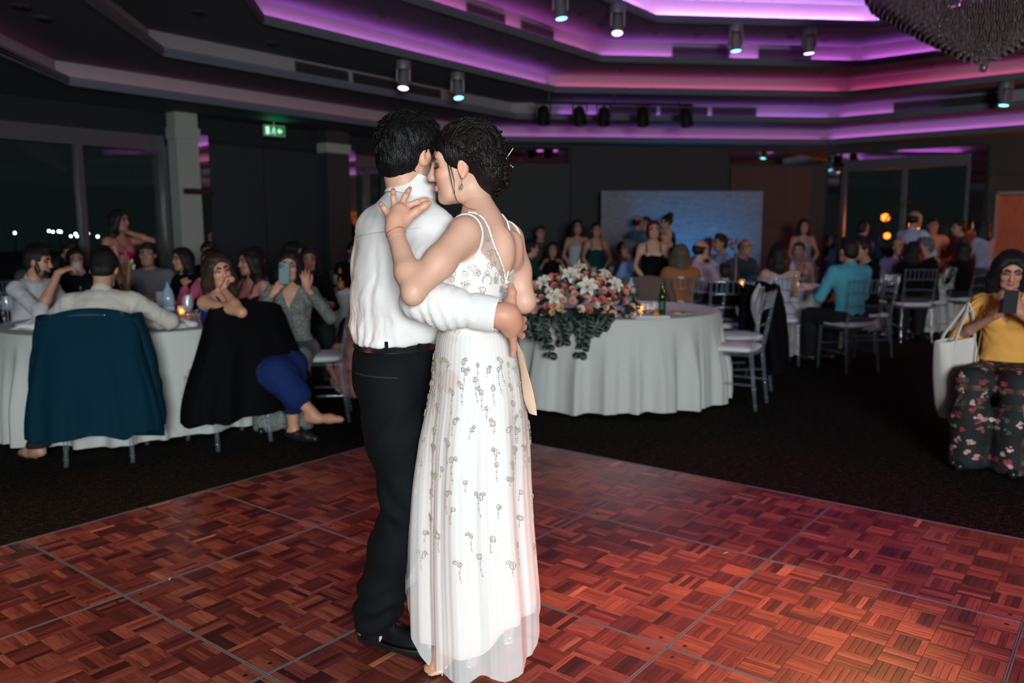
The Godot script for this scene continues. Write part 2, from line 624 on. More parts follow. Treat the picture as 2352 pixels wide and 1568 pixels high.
func folding(a: float, b: float, t: float, m: Material, label: String) -> void:
	var o := Node3D.new()
	o.name = numbered("partition_panel")
	add_child(o)
	tag(o, label, "", "", "structure")
	var mb := MB.new()
	wall_box(mb, rp(a, t + 0.1), rp(b, t + 0.1), 0.02, 2.56, -E2, 0.08)
	part("leaf", mb.mesh(), m, o)
	mb = MB.new()
	for x in [a - 0.012, b]:
		wall_box(mb, rp(x, t + 0.104), rp(x + 0.012, t + 0.104), 0.02, 2.56, -E2, 0.084)
	part("edge_strip", mb.mesh(), mat("partition_edge", c8(40, 42, 44), 0.5), o)

func door_pair(right: Callable) -> void:
	var wood := mat("orange_wood", c8(176, 92, 38), 0.45)
	wood.albedo_texture = noise_tex("door_grain", 0.02, [[0.0, c8(190, 180, 170)], [0.5, c8(235, 232, 228)], [1.0, c8(255, 255, 255)]], 256, 4)
	wood.uv1_triplanar = true
	wood.uv1_scale = Vector3(6, 0.6, 6)
	var metal := mat("brass_dark", c8(70, 52, 34), 0.4, 0.8)
	var hinge_side := [[-1.95, -1.2], [-1.18, -0.43]]
	for k in 2:
		var a: float = hinge_side[k][0]
		var b: float = hinge_side[k][1]
		var o := Node3D.new()
		o.name = "door_%d" % (k + 1)
		add_child(o)
		tag(o, "orange wooden door leaf with slit glazing and a push bar, nearer the mirrored pillar" if k == 0 else "orange wooden door leaf at the right edge of the view", "", "", "structure")
		var mb := MB.new()
		var gx := b - 0.2 if k == 0 else a + 0.08
		wall_box(mb, right.call(a, -0.14), right.call(gx, -0.14), 0.01, 1.97, E1, 0.05)
		wall_box(mb, right.call(gx + 0.12, -0.14), right.call(b, -0.14), 0.01, 1.97, E1, 0.05)
		wall_box(mb, right.call(gx, -0.14), right.call(gx + 0.12, -0.14), 0.01, 1.0, E1, 0.05)
		wall_box(mb, right.call(gx, -0.14), right.call(gx + 0.12, -0.14), 1.85, 1.97, E1, 0.05)
		part("leaf", mb.mesh(), wood, o)
		mb = MB.new()
		wall_box(mb, right.call(gx, -0.16), right.call(gx + 0.12, -0.16), 1.0, 1.85, E1, 0.006)
		part("pane", mb.mesh(), glass("door_glass", Color(0.3, 0.2, 0.1), 0.6), o)
		mb = MB.new()
		for f in 4:
			wall_box(mb, right.call(gx - 0.004 + f * 0.036, -0.135), right.call(gx + 0.008 + f * 0.036, -0.135), 1.0, 1.85, E1, 0.02)
		part("glazing_bar", mb.mesh(), wood, o)
		mb = MB.new()
		mb.tube([right.call(a + 0.1, -0.06) + Vector3(0, 0.98, 0), right.call(b - 0.08, -0.06) + Vector3(0, 0.98, 0)], 0.016, 8)
		mb.bar(right.call(a + 0.12, -0.06) + Vector3(0, 0.98, 0), right.call(a + 0.12, -0.14) + Vector3(0, 0.98, 0), 0.03, 0.06)
		mb.bar(right.call(b - 0.1, -0.06) + Vector3(0, 0.98, 0), right.call(b - 0.1, -0.14) + Vector3(0, 0.98, 0), 0.03, 0.06)
		part("push_bar", mb.mesh(), metal, o)
	var mb3 := MB.new()
	for t in [-1.99, -0.43]:
		wall_box(mb3, right.call(t, -0.08), right.call(t + 0.04, -0.08), 0, 2.03, E1, 0.1)
	wall_box(mb3, right.call(-1.99, -0.08), right.call(-0.39, -0.08), 1.98, 2.03, E1, 0.1)
	struct("trim_3", mb3.mesh(), mat("door_frame", c8(120, 122, 120), 0.45), "grey frame round the orange double doors")
	mb3 = MB.new()
	wall_box(mb3, right.call(-2.1, -0.45), right.call(-0.3, -0.45), 0, 2.4, E1, 0.1)
	struct("wall_hall", mb3.mesh(), mat("hall_wall", c8(150, 110, 80), 0.8), "wall of the lit hall behind the orange doors")
	# a warm sconce on the right wall, out of view, lights the doors
	var l := thing("unseen_wall_lamp", right.call(0.75, 0.35), 0, "warm wall sconce out of view, placed to light the orange doors", "lamp")
	l.position.y = 1.9
	var mb4 := MB.new()
	mb4.lathe([Vector2(0.05, -0.12), Vector2(0.08, -0.1), Vector2(0.1, 0.1), Vector2(0.09, 0.1), Vector2(0.07, -0.09)], 16)
	part("lamp_shade", mb4.mesh(), glow("warm_shade", Color(1, 0.5, 0.16), 2.0), l)
	mb4 = MB.new()
	mb4.bar(Vector3(0, -0.05, 0), E1 * 0.36 + Vector3(0, -0.05, 0), 0.03, 0.03)
	part("bracket", mb4.mesh(), metal, l)
	omni(l, Vector3(0, 0.16, 0) - E1 * 0.02, Color(1, 0.5, 0.17), 5.0, 0.08)

func outdoors() -> void:
	var mb := MB.new()
	mb.box(Vector3(-70, -0.4, -90), Vector3(70, -0.2, 60))
	struct("ground", mb.mesh(), mat("terrace_ground", c8(30, 34, 36), 0.9), "dark terrace outside the windows")
	# harbour lamps beyond the left window
	var spots := [Vector2(46, 530), Vector2(124, 526), Vector2(133, 528), Vector2(146, 527), Vector2(151, 528), Vector2(173, 538), Vector2(184, 533), Vector2(187, 538), Vector2(213, 532), Vector2(234, 539)]
	for k in spots.size():
		var d := 44.0 + 5.0 * (k % 3)
		var x: float = (spots[k].x - 1176.0) / 1844.0 * d
		var y: float = 1.377 + (539.0 - spots[k].y) / 1844.0 * d
		var o := thing("street_lamp", Vector3(x, -0.2, -d), 0, "tiny white lamp far outside the left-hand windows at night", "street lamp", "lamps far outside the left windows")
		mb = MB.new()
		mb.lathe([Vector2(0.06, 0.0), Vector2(0.04, 0.3), Vector2(0.03, y + 0.1)], 8)
		part("pole", mb.mesh(), mat("black_metal", c8(18, 18, 19), 0.45), o)
		mb = MB.new()
		mb.ball(Vector3(0, y + 0.2, 0), Vector3.ONE * 0.045, 10)
		part("lamp_globe", mb.mesh(), glow("lamp_white", Color(0.8, 1, 0.95), 26.0), o)

func backdrop(far: Callable) -> void:
	var o := thing("photo_backdrop", far.call(4.55, 0.55), 0, "pale plastered backdrop board lit blue in front of the far wall", "backdrop")
	var m := mat("plaster_board", Color(1, 1, 1), 0.9)
	m.albedo_texture = noise_tex("plaster", 0.01, [[0.0, c8(96, 104, 112)], [0.4, c8(126, 132, 138)], [0.6, c8(112, 120, 126)], [1.0, c8(146, 150, 154)]], 512, 5)
	m.uv1_triplanar = true
	m.uv1_scale = Vector3(0.5, 1.4, 0.5)
	m.heightmap_enabled = true
	m.heightmap_texture = noise_tex("plaster_h", 0.03, [], 256, 5)
	m.heightmap_scale = 1.0
	var x := Transform3D(Basis(EC, Vector3.UP, NF), Vector3.ZERO)
	var mb := MB.new()
	mb.cbox(Vector3(-1.42, 0.0, 0.0), Vector3(1.42, 2.1, 0.06), 0.006, x)
	part("board", mb.mesh(), m, o)
	mb = MB.new()
	for sx in [-1.0, 1.0]:
		mb.bar(x * Vector3(sx, 1.6, 0.06), x * Vector3(sx, 0.0, 0.42), 0.04, 0.04)
		mb.bar(x * Vector3(sx, 0.02, 0.06), x * Vector3(sx, 0.02, 0.44), 0.04, 0.04)
	part("brace", mb.mesh(), mat("timber", c8(120, 95, 70), 0.7), o)
	for w in [[-0.35, 0.55], [0.42, 1.0]]:  # unseen behind the guests, placed to light the backdrop blue
		var u := thing("uplight", far.call(4.55 + w[0] , 1.35), 0, "small black floor uplight shining blue on the backdrop, hidden behind the guests, left one" if w[0] < 0 else "small black floor uplight shining blue on the backdrop, hidden behind the guests, right one", "uplight")
		mb = MB.new()
		mb.lathe([Vector2(0.08, 0.0), Vector2(0.09, 0.03), Vector2(0.075, 0.17), Vector2(0.06, 0.17), Vector2(0.06, 0.15)], 16)
		part("can", mb.mesh(), mat("black_metal", c8(18, 18, 19), 0.45), u)
		mb = MB.new()
		mb.lathe([Vector2(0.058, 0.15), Vector2(0.058, 0.162)], 16)
		part("lens", mb.mesh(), glow("blue_lens", Color(0.02, 0.35, 1.0), 3.0), u)
		spot_light(u, Vector3(0, 0.2, 0), Vector3(0, 1.15, 0) + NF * 0.8, 52.0, Color(0.01, 0.46, 0.72), 4.2 * w[1], 0.04, 0.9)

func exit_sign() -> void:
	var at := rp(6.78, -9.4, 2.78)
	var o := thing("exit_sign", at, 0, "lit green exit sign with white running figure hanging from the ceiling", "exit sign")
	var x := Transform3D(Basis(E1, Vector3.UP, E2).rotated(Vector3.UP, -0.25), Vector3.ZERO)
	var mb := MB.new()
	mb.cbox(Vector3(-0.15, -0.075, -0.02), Vector3(0.15, 0.075, 0.02), 0.005, x)
	part("sign_case", mb.mesh(), mat("sign_case", c8(190, 195, 190), 0.5), o)
	mb = MB.new()
	mb.box(Vector3(-0.14, -0.065, 0.02), Vector3(0.14, 0.065, 0.024), x)
	part("sign_face", mb.mesh(), glow("sign_green", Color(0.02, 0.62, 0.3), 0.5), o)
	mb = MB.new()
	mb.box(Vector3(-0.125, -0.05, 0.024), Vector3(-0.075, 0.05, 0.026), x)          # doorway
	mb.box(Vector3(0.05, -0.02, 0.024), Vector3(0.1, 0.012, 0.026), x)               # arrow shaft
	mb.face([x * Vector3(0.03, -0.004, 0.026), x * Vector3(0.07, -0.045, 0.026), x * Vector3(0.07, 0.037, 0.026)])
	mb.ball(x * Vector3(-0.012, 0.038, 0.025), Vector3(0.012, 0.012, 0.004), 8, x.basis)
	for seg in [[-0.012, 0.022, -0.022, -0.012], [-0.022, -0.012, 0.004, -0.026], [0.004, -0.026, -0.002, -0.052], [-0.022, -0.012, -0.04, -0.034], [-0.04, -0.034, -0.056, -0.034], [-0.012, 0.018, 0.012, 0.006], [-0.012, 0.018, -0.038, 0.008]]:
		mb.bar(x * Vector3(seg[0], seg[1], 0.025), x * Vector3(seg[2], seg[3], 0.025), 0.011, 0.003, x.basis.z)
	part("pictogram", mb.mesh(), glow("sign_white", Color(0.8, 1, 0.88), 1.1), o)
	mb = MB.new()
	mb.bar(x * Vector3(0, 0.075, 0), x * Vector3(0, 0.13, 0), 0.012, 0.012)
	part("hanger", mb.mesh(), mat("sign_case"), o)
	area_light(o, x * Vector3(0, 0, 0.04), x * Vector3(0, 0, 1), Vector2(0.28, 0.13), Color(0.15, 1, 0.55), 0.03)

# ---------------------------------------------------------------- stepped ceiling with lit coves
func octagon(off: Array) -> Array:
	# corners of the octagon whose 8 sides lie at these distances along 8 directions, 45 degrees apart, from the left side round by the far side
	var l := []
	for k in 8:
		var a0 := deg_to_rad(-51.84 + 45.0 * k)
		var a1 := a0 + PI / 4
		var n0 := Vector2(sin(a0), -cos(a0))
		var n1 := Vector2(sin(a1), -cos(a1))
		var det := n0.x * n1.y - n0.y * n1.x
		var x: float = (off[k] * n1.y - n0.y * off[(k + 1) % 8]) / det
		var z: float = (n0.x * off[(k + 1) % 8] - off[k] * n1.x) / det
		l.append(Vector3(x, 0, z))
	return l

func grown(off: Array, g: float) -> Array:
	return off.map(func(o): return o + g)

func ceiling() -> void:
	var plaster := mat("ceiling_plaster", c8(96, 100, 110), 0.7)
	plaster.metallic_specular = 0.2
	var riser_m := mat("cove_white", c8(140, 136, 140), 0.75)
	var heights := [2.9, 3.13, 3.37, 3.61, 3.88, 4.16]
	# sides: left, far, right-far, right, near-right, near, near-left, left-near
	var base := [8.6, 13.29, 14.35, 12.5, 6.3, 0.4, -1.5, 3.39]
	var steps := [0.0, 0.96, 1.92, 2.86, 3.83]
	var c := Vector3(4.0, 0, -7.0)
	var rings_ := []
	for k in 5:
		var off := base.duplicate()
		var d: float = steps[k]
		off[0] -= d
		off[1] -= d * 0.955
		off[2] -= d * 0.93
		off[7] -= d * 1.06
		for q in [3, 4, 5, 6]:
			off[q] -= d * 0.8
		rings_.append(off)
	var room_outline: Array = [[rp(10.0, -10.0), rp(15.4, -4.4), rp(15.4, 3), rp(15.4, 8.4), rp(8, 8.4), rp(-4.4, 8.4), rp(-4.4, 0), rp(-4.4, -10.0)]][0]
	var outer: Array = room_outline
	for k in 5:
		var lip := octagon(rings_[k])
		var back := octagon(grown(rings_[k], 0.15))
		var mb := MB.new()
		slab_poly(mb, outer, lip, heights[k], heights[k] + 0.025)
		slab_poly(mb, octagon(grown(rings_[k], 0.02)), lip, heights[k] + 0.02, heights[k] + 0.065)
		slab_poly(mb, octagon(grown(rings_[k], 0.045)), octagon(grown(rings_[k], 0.012)), heights[k] - 0.02, heights[k])
		struct("ceiling" if k == 0 else "ceiling_tier_%d" % k, mb.mesh(), plaster, "stepped ballroom ceiling, tier %d from the walls" % (k + 1))
		mb = MB.new()
		slab_poly(mb, octagon(grown(rings_[k], 0.18)), back, heights[k] + 0.02, heights[k + 1] + 0.03)
		struct("trim_%d" % (k + 4), mb.mesh(), riser_m, "white cove riser of ceiling tier %d" % (k + 1))
		cove_lights(k, lip, heights[k])
		outer = back
	var mb2 := MB.new()
	var top := outer.map(func(p): return p + Vector3(0, heights[5], 0))
	mb2.face(top)
	var top2 := outer.map(func(p): return p + Vector3(0, heights[5] + 0.04, 0))
	top2.reverse()
	mb2.face(top2)
	struct("ceiling_crown", mb2.mesh(), plaster, "flat middle of the stepped ceiling above the chandelier")
	vents(rings_, heights)
	spots(heights)
	downlights()
	truss()
	chandelier(c)

func cove_lights(k: int, lip: Array, h: float) -> void:
	var pink := Color(0.84, 0.42, 0.90)
	var lilac := Color(0.84, 0.56, 0.92)
	var rose := Color(0.88, 0.3, 0.55)
	var purple := Color(0.66, 0.42, 1.0)
	# per ring: for sides 0 (left), 1 (far), 2 (right), rest: energy per metre and colour
	var want: Array = [
		[[0, rose, 0.028], [1, pink, 0.17], [2, pink, 0.3], [7, rose, 0.02]],
		[[1, purple.lerp(pink, 0.5), 0.3], [2, pink, 0.3]],
		[[0, pink, 0.42], [1, rose, 0.3], [2, rose, 0.3], [7, pink, 0.45]],
		[[0, rose.lerp(pink, 0.6), 0.5], [1, pink, 0.5], [2, pink, 0.5], [3, pink, 0.5], [7, pink, 0.5]],
		[[0, lilac, 2.0], [1, lilac, 2.2], [2, lilac, 2.2], [3, pink, 1.2], [4, pink, 1.2], [5, pink, 1.2], [6, pink, 1.2], [7, pink, 1.2]]][k]
	for e in want:
		var side: int = e[0]
		var a: Vector3 = lip[(side + 7) % 8]
		var b: Vector3 = lip[side]
		if k == 1 and side == 1:
			a = a.lerp(b, 0.13)
		if k == 1 and side == 2:
			b = a + (b - a).normalized() * 1.5
		var d := (b - a).normalized()
		var out := Vector3(d.z, 0, -d.x)
		var mid := (a + b) / 2 + out * 0.112 + Vector3(0, h + 0.035, 0)
		var len := (b - a).length() - 0.06
		var o := thing("light_strip", mid, 0, "strip lamp behind the lip of the %s ceiling tier, %s" % [["lowest", "second", "third", "fourth", "brightest inner"][k], ["left diagonal side", "far side", "right diagonal side", "right side out of view", "near right side out of view", "near side out of view", "near left side out of view", "left side"][side]], "strip lamp", "cove strip lamps")
		var x := Basis(d, Vector3.UP, d.cross(Vector3.UP))
		var mb := MB.new()
		mb.box(Vector3(-len / 2, -0.008, -0.014), Vector3(len / 2, 0.0, 0.014), Transform3D(x, Vector3.ZERO))
		part("lamp_strip", mb.mesh(), glow("strip_%s_%d" % [e[1].to_html(), int(e[2] * 100)], e[1], 2.2 * minf(1.0, e[2] * 2.2)), o)
		area_light(o, Vector3(0, 0.003, 0), Vector3(0, 1, 0) + out * 0.35, Vector2(len, 0.026), e[1], e[2] * len * 0.85, out)

func on_plane(u: float, v: float, y: float) -> Vector3:
	return Vector3(u, y, v)

func vents(rings_: Array, heights: Array) -> void:
	# grilles let into the risers: ring, side, distance along the side from its first corner, length
	var list := [[3, 0, 2.2, 0.62], [3, 0, 1.25, 0.62], [3, 1, 1.45, 0.76], [3, 1, 2.62, 0.72],
		[1, 0, 2.1, 0.75], [1, 0, 2.95, 0.75], [1, 0, 3.75, 0.72], [1, 1, 1.9, 0.74], [1, 1, 2.72, 0.74], [1, 1, 3.54, 0.7], [1, 2, 1.6, 1.4]]
	var m := mat("vent_grey", c8(60, 58, 62), 0.6)
	var bk := mat("vent_back", c8(12, 12, 13), 0.9)
	for e in list:
		var oct := octagon(grown(rings_[e[0]], 0.15))
		var a: Vector3 = oct[(e[1] + 7) % 8]
		var b: Vector3 = oct[e[1]]
		var d := (b - a).normalized()
		var inn := Vector3(-d.z, 0, d.x)
		var from_end: bool = e[0] == 3 and e[1] == 0
		var c: Vector3 = (b - d * e[2]) if from_end else (a + d * e[2])
		c.y = heights[e[0]] + 0.14
		var w: float = e[3] / 2
		var o := thing("air_vent", c, 0, "dark slatted air grille in the %s ceiling tier, %s side, %s" % ["second" if e[0] == 1 else "fourth", ["left", "far", "right"][e[1]], "lone one" if e[1] == 2 else "%s from its left end" % [["second", "first", "first", "second", "first", "second", "third", "first", "second", "third"][list.find(e)]]], "air vent", "air grilles in the stepped ceiling")
		var x := Transform3D(Basis(d, Vector3.UP, inn), Vector3.ZERO)
		var mb := MB.new()
		mb.box(Vector3(-w, -0.065, 0.0), Vector3(w, 0.065, 0.006), x)
		part("backing", mb.mesh(), bk, o)
		mb = MB.new()
		for q in [[-w, -0.075, w, -0.06], [-w, 0.06, w, 0.075], [-w - 0.012, -0.075, -w, 0.075], [w, -0.075, w + 0.012, 0.075]]:
			mb.box(Vector3(q[0], q[1], 0.0), Vector3(q[2], q[3], 0.02), x)
		part("frame", mb.mesh(), m, o)
		for f in 7:
			var y := -0.052 + f * 0.0165
			mb = MB.new()
			mb.box(Vector3(-w, y, 0.004), Vector3(w, y + 0.005, 0.017), x)
			part("slat", mb.mesh(), m, o)

func spots(heights: Array) -> void:
	var white := Color(1, 0.86, 0.95)
	var cyan := Color(0.5, 0.92, 1.0)
	var warm := Color(1.0, 0.66, 0.4)
	var red := Color(1.0, 0.2, 0.42)
	# place under its soffit, colour, what it shines at, cone, energy, label
	var list := [
		[Vector3(-1.24, 3.37, -9.62), white, Vector3(-1.6, 0, -7.6), 24.0, 1.0, "white ceiling spotlight on the lower tier, left of the groom's head"],
		[Vector3(-0.66, 3.37, -10.3), cyan, Vector3(0.4, 0, -8.5), 24.0, 1.0, "cyan ceiling spotlight on the lower tier, above the groom's head"],
		[Vector3(0.51, 3.88, -8.6), cyan, Vector3(1.6, 0, -8.2), 26.0, 1.0, "cyan ceiling spotlight cut by the top edge of the view"],
		[Vector3(1.18, 3.88, -9.25), white, Vector3(0.9, 0.75, -6.9), 20.0, 2.0, "white ceiling spotlight left of the brightest cove corner"],
		[Vector3(2.72, 3.88, -10.1), cyan, Vector3(3.4, 0, -9.8), 24.0, 1.2, "cyan ceiling spotlight below the brightest cove, above the backdrop"],
		[Vector3(3.66, 3.88, -10.25), white, Vector3(4.4, 0, -10.6), 24.0, 1.2, "white ceiling spotlight below the brightest cove, left of the chandelier"],
		[Vector3(6.6, 3.37, -11.05), cyan, Vector3(5.6, 0, -11.2), 24.0, 1.0, "cyan ceiling spotlight under the dark end of the right-hand cove"],
		[Vector3(2.2, 3.6, -2.0), red, Vector3(1.1, 0, -3.4), 30.0, 8.0, "red ceiling spotlight out of view, placed to light the near dance floor red"],  # this and the following ones are unseen, placed to tint the dance floor
		[Vector3(-2.9, 3.13, -2.6), warm, Vector3(-1.6, 0, -3.0), 40.0, 5.0, "amber ceiling spotlight out of view, placed to warm the left of the dance floor"],
		[Vector3(2.6, 3.6, -4.6), warm, Vector3(0.55, 0, -2.45), 14.0, 26.0, "warm white ceiling spotlight aimed at the floor beside the bride, out of view"],
		[Vector3(3.1, 3.4, 0.4), warm, Vector3(2.4, 0, -2.9), 30.0, 2.5, "amber ceiling spotlight out of view, placed to warm the right of the dance floor"]]
	var body := mat("spot_body", c8(120, 118, 122), 0.45, 0.3)
	for e in list:
		var at: Vector3 = e[0]
		var o := thing("ceiling_spotlight", at, 0, e[5], "spotlight", "moving ceiling spotlights")
		var mb := MB.new()
		mb.lathe([Vector2(0.085, -0.1), Vector2(0.09, -0.09), Vector2(0.09, -0.005), Vector2(0.07, 0.0)], 20)
		part("base", mb.mesh(), body, o)
		for sx in [-1.0, 1.0]:
			mb = MB.new()
			mb.cbox(Vector3(sx * 0.072 - 0.012, -0.24, -0.03), Vector3(sx * 0.072 + 0.012, -0.09, 0.03), 0.004)
			part("yoke_arm", mb.mesh(), body, o)
		var aim: Vector3 = (e[2] - (at + Vector3(0, -0.2, 0))).normalized()
		var tip := aim.lerp(Vector3.DOWN, 0.6).normalized()
		var x := Transform3D(Basis.looking_at(tip, Vector3.RIGHT), Vector3(0, -0.2, 0))
		mb = MB.new()
		var l := []
		for q in [[0.045, 0.09], [0.056, 0.06], [0.058, -0.05], [0.064, -0.09], [0.068, -0.11], [0.06, -0.112]]:
			var r := []
			for k in 20:
				var a := TAU * k / 20
				r.append(x * Vector3(cos(a) * q[0], sin(a) * q[0], q[1]))
			l.append(r)
		l.reverse()
		mb.rings(l)
		part("head", mb.mesh(), body, o)
		mb = MB.new()
		mb.ball(x * Vector3(0, 0, -0.113), Vector3(0.058, 0.058, 0.012), 16, x.basis)
		part("lens", mb.mesh(), glow("lens_" + e[1].to_html(), e[1], 4.0), o)
		spot_light(o, x * Vector3(0, 0, -0.14), e[2] - at, e[3], e[1], e[4], 0.05, 0.9)

func downlights() -> void:
	var m := mat("downlight_black", c8(14, 14, 15), 0.6)
	var rim := mat("downlight_rim", c8(70, 72, 76), 0.5)
	# x, z, height of the soffit
	var tier := {3.13: "second", 3.37: "third", 3.61: "fourth", 3.88: "fifth"}
	var seen := {}
	for p in DOWNLIGHTS:
		seen[p.y] = seen.get(p.y, 0) + 1
		var o := thing("ceiling_downlight", p, 0, "small unlit downlight in the %s ceiling tier, %s of its row" % [tier[snappedf(p.y, 0.01)], ["first", "second", "third", "fourth", "fifth", "sixth", "seventh", "eighth"][mini(seen[p.y] - 1, 7)]], "downlight", "small unlit downlights in the ceiling")
		var mb := MB.new()
		mb.lathe([Vector2(0.05, -0.012), Vector2(0.075, -0.008), Vector2(0.08, 0.0)], 16)
		part("rim", mb.mesh(), rim, o)
		mb = MB.new()
		mb.lathe([Vector2(0.048, -0.016), Vector2(0.05, -0.004)], 16)
		part("lens", mb.mesh(), m, o)

func truss() -> void:
	var m := mat("par_black", c8(9, 9, 10), 0.55)
	var y := 3.22
	var f := 11.55
	var a := NF * f + EC * 1.72
	var b := NF * f + EC * 4.02
	var o := thing("lighting_bar", a.lerp(b, 0.5) + Vector3(0, y, 0), 0, "black lighting bar hanging below the rose cove, carrying five black lamps", "lighting bar")
	var mb := MB.new()
	mb.tube([EC * -1.15, EC * 1.15], 0.02, 10)
	part("pole", mb.mesh(), m, o)
	for w in [-0.95, 0.0, 0.95]:
		mb = MB.new()
		mb.bar(EC * w, EC * w + Vector3(0, 0.14, 0), 0.02, 0.02, EC)
		part("hanger", mb.mesh(), m, o)
	var names := ["far left", "second from the left", "middle", "fourth from the left", "far right"]
	var ws := [-1.02, -0.5, -0.15, 0.42, 1.06]
	for k in 5:
		var p := thing("stage_lamp", o.position + EC * ws[k], 0, "black unlit can-shaped stage lamp at the %s of the lighting bar" % names[k], "stage lamp", "black stage lamps on the lighting bar")
		mb = MB.new()
		for s in [-1.0, 1.0]:
			mb.bar(EC * 0.1 * s + Vector3(0, -0.02, 0), EC * 0.1 * s + Vector3(0, -0.2, 0), 0.02, 0.008, NF)
		mb.bar(EC * -0.1 + Vector3(0, -0.02, 0), EC * 0.1 + Vector3(0, -0.02, 0), 0.02, 0.01)
		part("yoke", mb.mesh(), m, p)
		var x := Transform3D(Basis.looking_at((-NF * 0.35 + Vector3(0, -1, 0) + EC * (0.1 * sin(k * 2.0))).normalized(), EC), Vector3(0, -0.17, 0))
		mb = MB.new()
		var l := []
		for q in [[0.04, 0.13], [0.075, 0.1], [0.088, 0.0], [0.09, -0.13], [0.08, -0.13], [0.075, -0.02]]:
			var r := []
			for s in 18:
				var an := TAU * s / 18
				r.append(x * Vector3(cos(an) * q[0], sin(an) * q[0], q[1]))
			l.append(r)
		l.reverse()
		mb.rings(l)
		part("can", mb.mesh(), m, p)
		mb = MB.new()
		mb.tube([Vector3(0, -0.03, 0), Vector3(0.03, -0.1, 0.05), Vector3(0, 0.0, 0.09), EC * 0.15], 0.006, 6)
		part("cord", mb.mesh(), m, p)

func chandelier(c: Vector3) -> void:
	var o := thing("crystal_chandelier", Vector3(c.x - 0.02, 2.75, c.z), 0, "large unlit crystal chandelier tapering to a point, cut by the top right corner", "chandelier")
	var gold := mat("chandelier_brass", c8(96, 74, 52), 0.35, 0.9)
	var crystal := mat("crystal", c8(104, 86, 86), 0.12)
	crystal.metallic_specular = 0.9
	var mb := MB.new()
	mb.tube([Vector3(0, 0.1, 0), Vector3(0, 1.28, 0)], 0.025, 10)
	mb.lathe([Vector2(0.02, 1.25), Vector2(0.16, 1.28), Vector2(0.18, 1.3)], 20)
	part("stem", mb.mesh(), gold, o)
	# tiers of hanging crystal rods: radius, top height, rod length
	var tiers := []
	for k in 22:
		var f := k / 21.0
		tiers.append([0.04 + 0.87 * pow(f, 0.86), 0.13 + 0.58 * f, 0.11 + 0.03 * f])
	tiers.append([0.95, 0.8, 0.16])
	tiers.append([0.96, 0.92, 0.18])
	tiers.append([0.95, 1.05, 0.2])
	var rod := MB.new()
	rod.lathe([Vector2(0.001, -1.0), Vector2(0.5, -0.86), Vector2(0.42, -0.1), Vector2(0.1, 0.0)], 5)
	var rod_mesh := rod.mesh()
	var all := []
	for k in tiers.size():
		var t: Array = tiers[k]
		mb = MB.new()
		var path := []
		for q in 33:
			path.append(Vector3(cos(TAU * q / 32) * t[0], t[1] + 0.004, sin(TAU * q / 32) * t[0]))
		mb.tube(path, 0.007, 6)
		part("hoop", mb.mesh(), gold, o)
		var n := int(TAU * t[0] / 0.02) + 5
		for q in n:
			var a: float = TAU * q / n + k * 0.37
			var s: float = t[2] * rng.randf_range(0.92, 1.06)
			all.append(Transform3D(Basis.from_scale(Vector3(0.012, s, 0.012)).rotated(Vector3.UP, rng.randf() * TAU).rotated(Vector3.RIGHT, rng.randf_range(-0.05, 0.05)), Vector3(cos(a) * t[0], t[1], sin(a) * t[0])))
	# the 300 rods nearest the camera hang as parts, the rest as one
	var eye := Vector3(0, 1.377, 0) - o.position
	all.sort_custom(func(p, q): return (p.origin - eye).length() < (q.origin - eye).length())
	for k in 300:
		var i := part("crystal", rod_mesh, crystal, o)
		i.transform = all[k]
	var mm := MultiMesh.new()
	mm.transform_format = MultiMesh.TRANSFORM_3D
	mm.mesh = rod_mesh
	mm.instance_count = all.size() - 300
	for k in range(300, all.size()):
		mm.set_instance_transform(k - 300, all[k])
	var mi := MultiMeshInstance3D.new()
	mi.name = "crystals"
	mi.multimesh = mm
	mi.material_override = crystal
	mi.set_meta("kind", "stuff")
	o.add_child(mi)
	mb = MB.new()
	mb.ball(Vector3(0, 0.0, 0), Vector3(0.035, 0.04, 0.035), 10)
	part("finial", mb.mesh(), crystal, o)

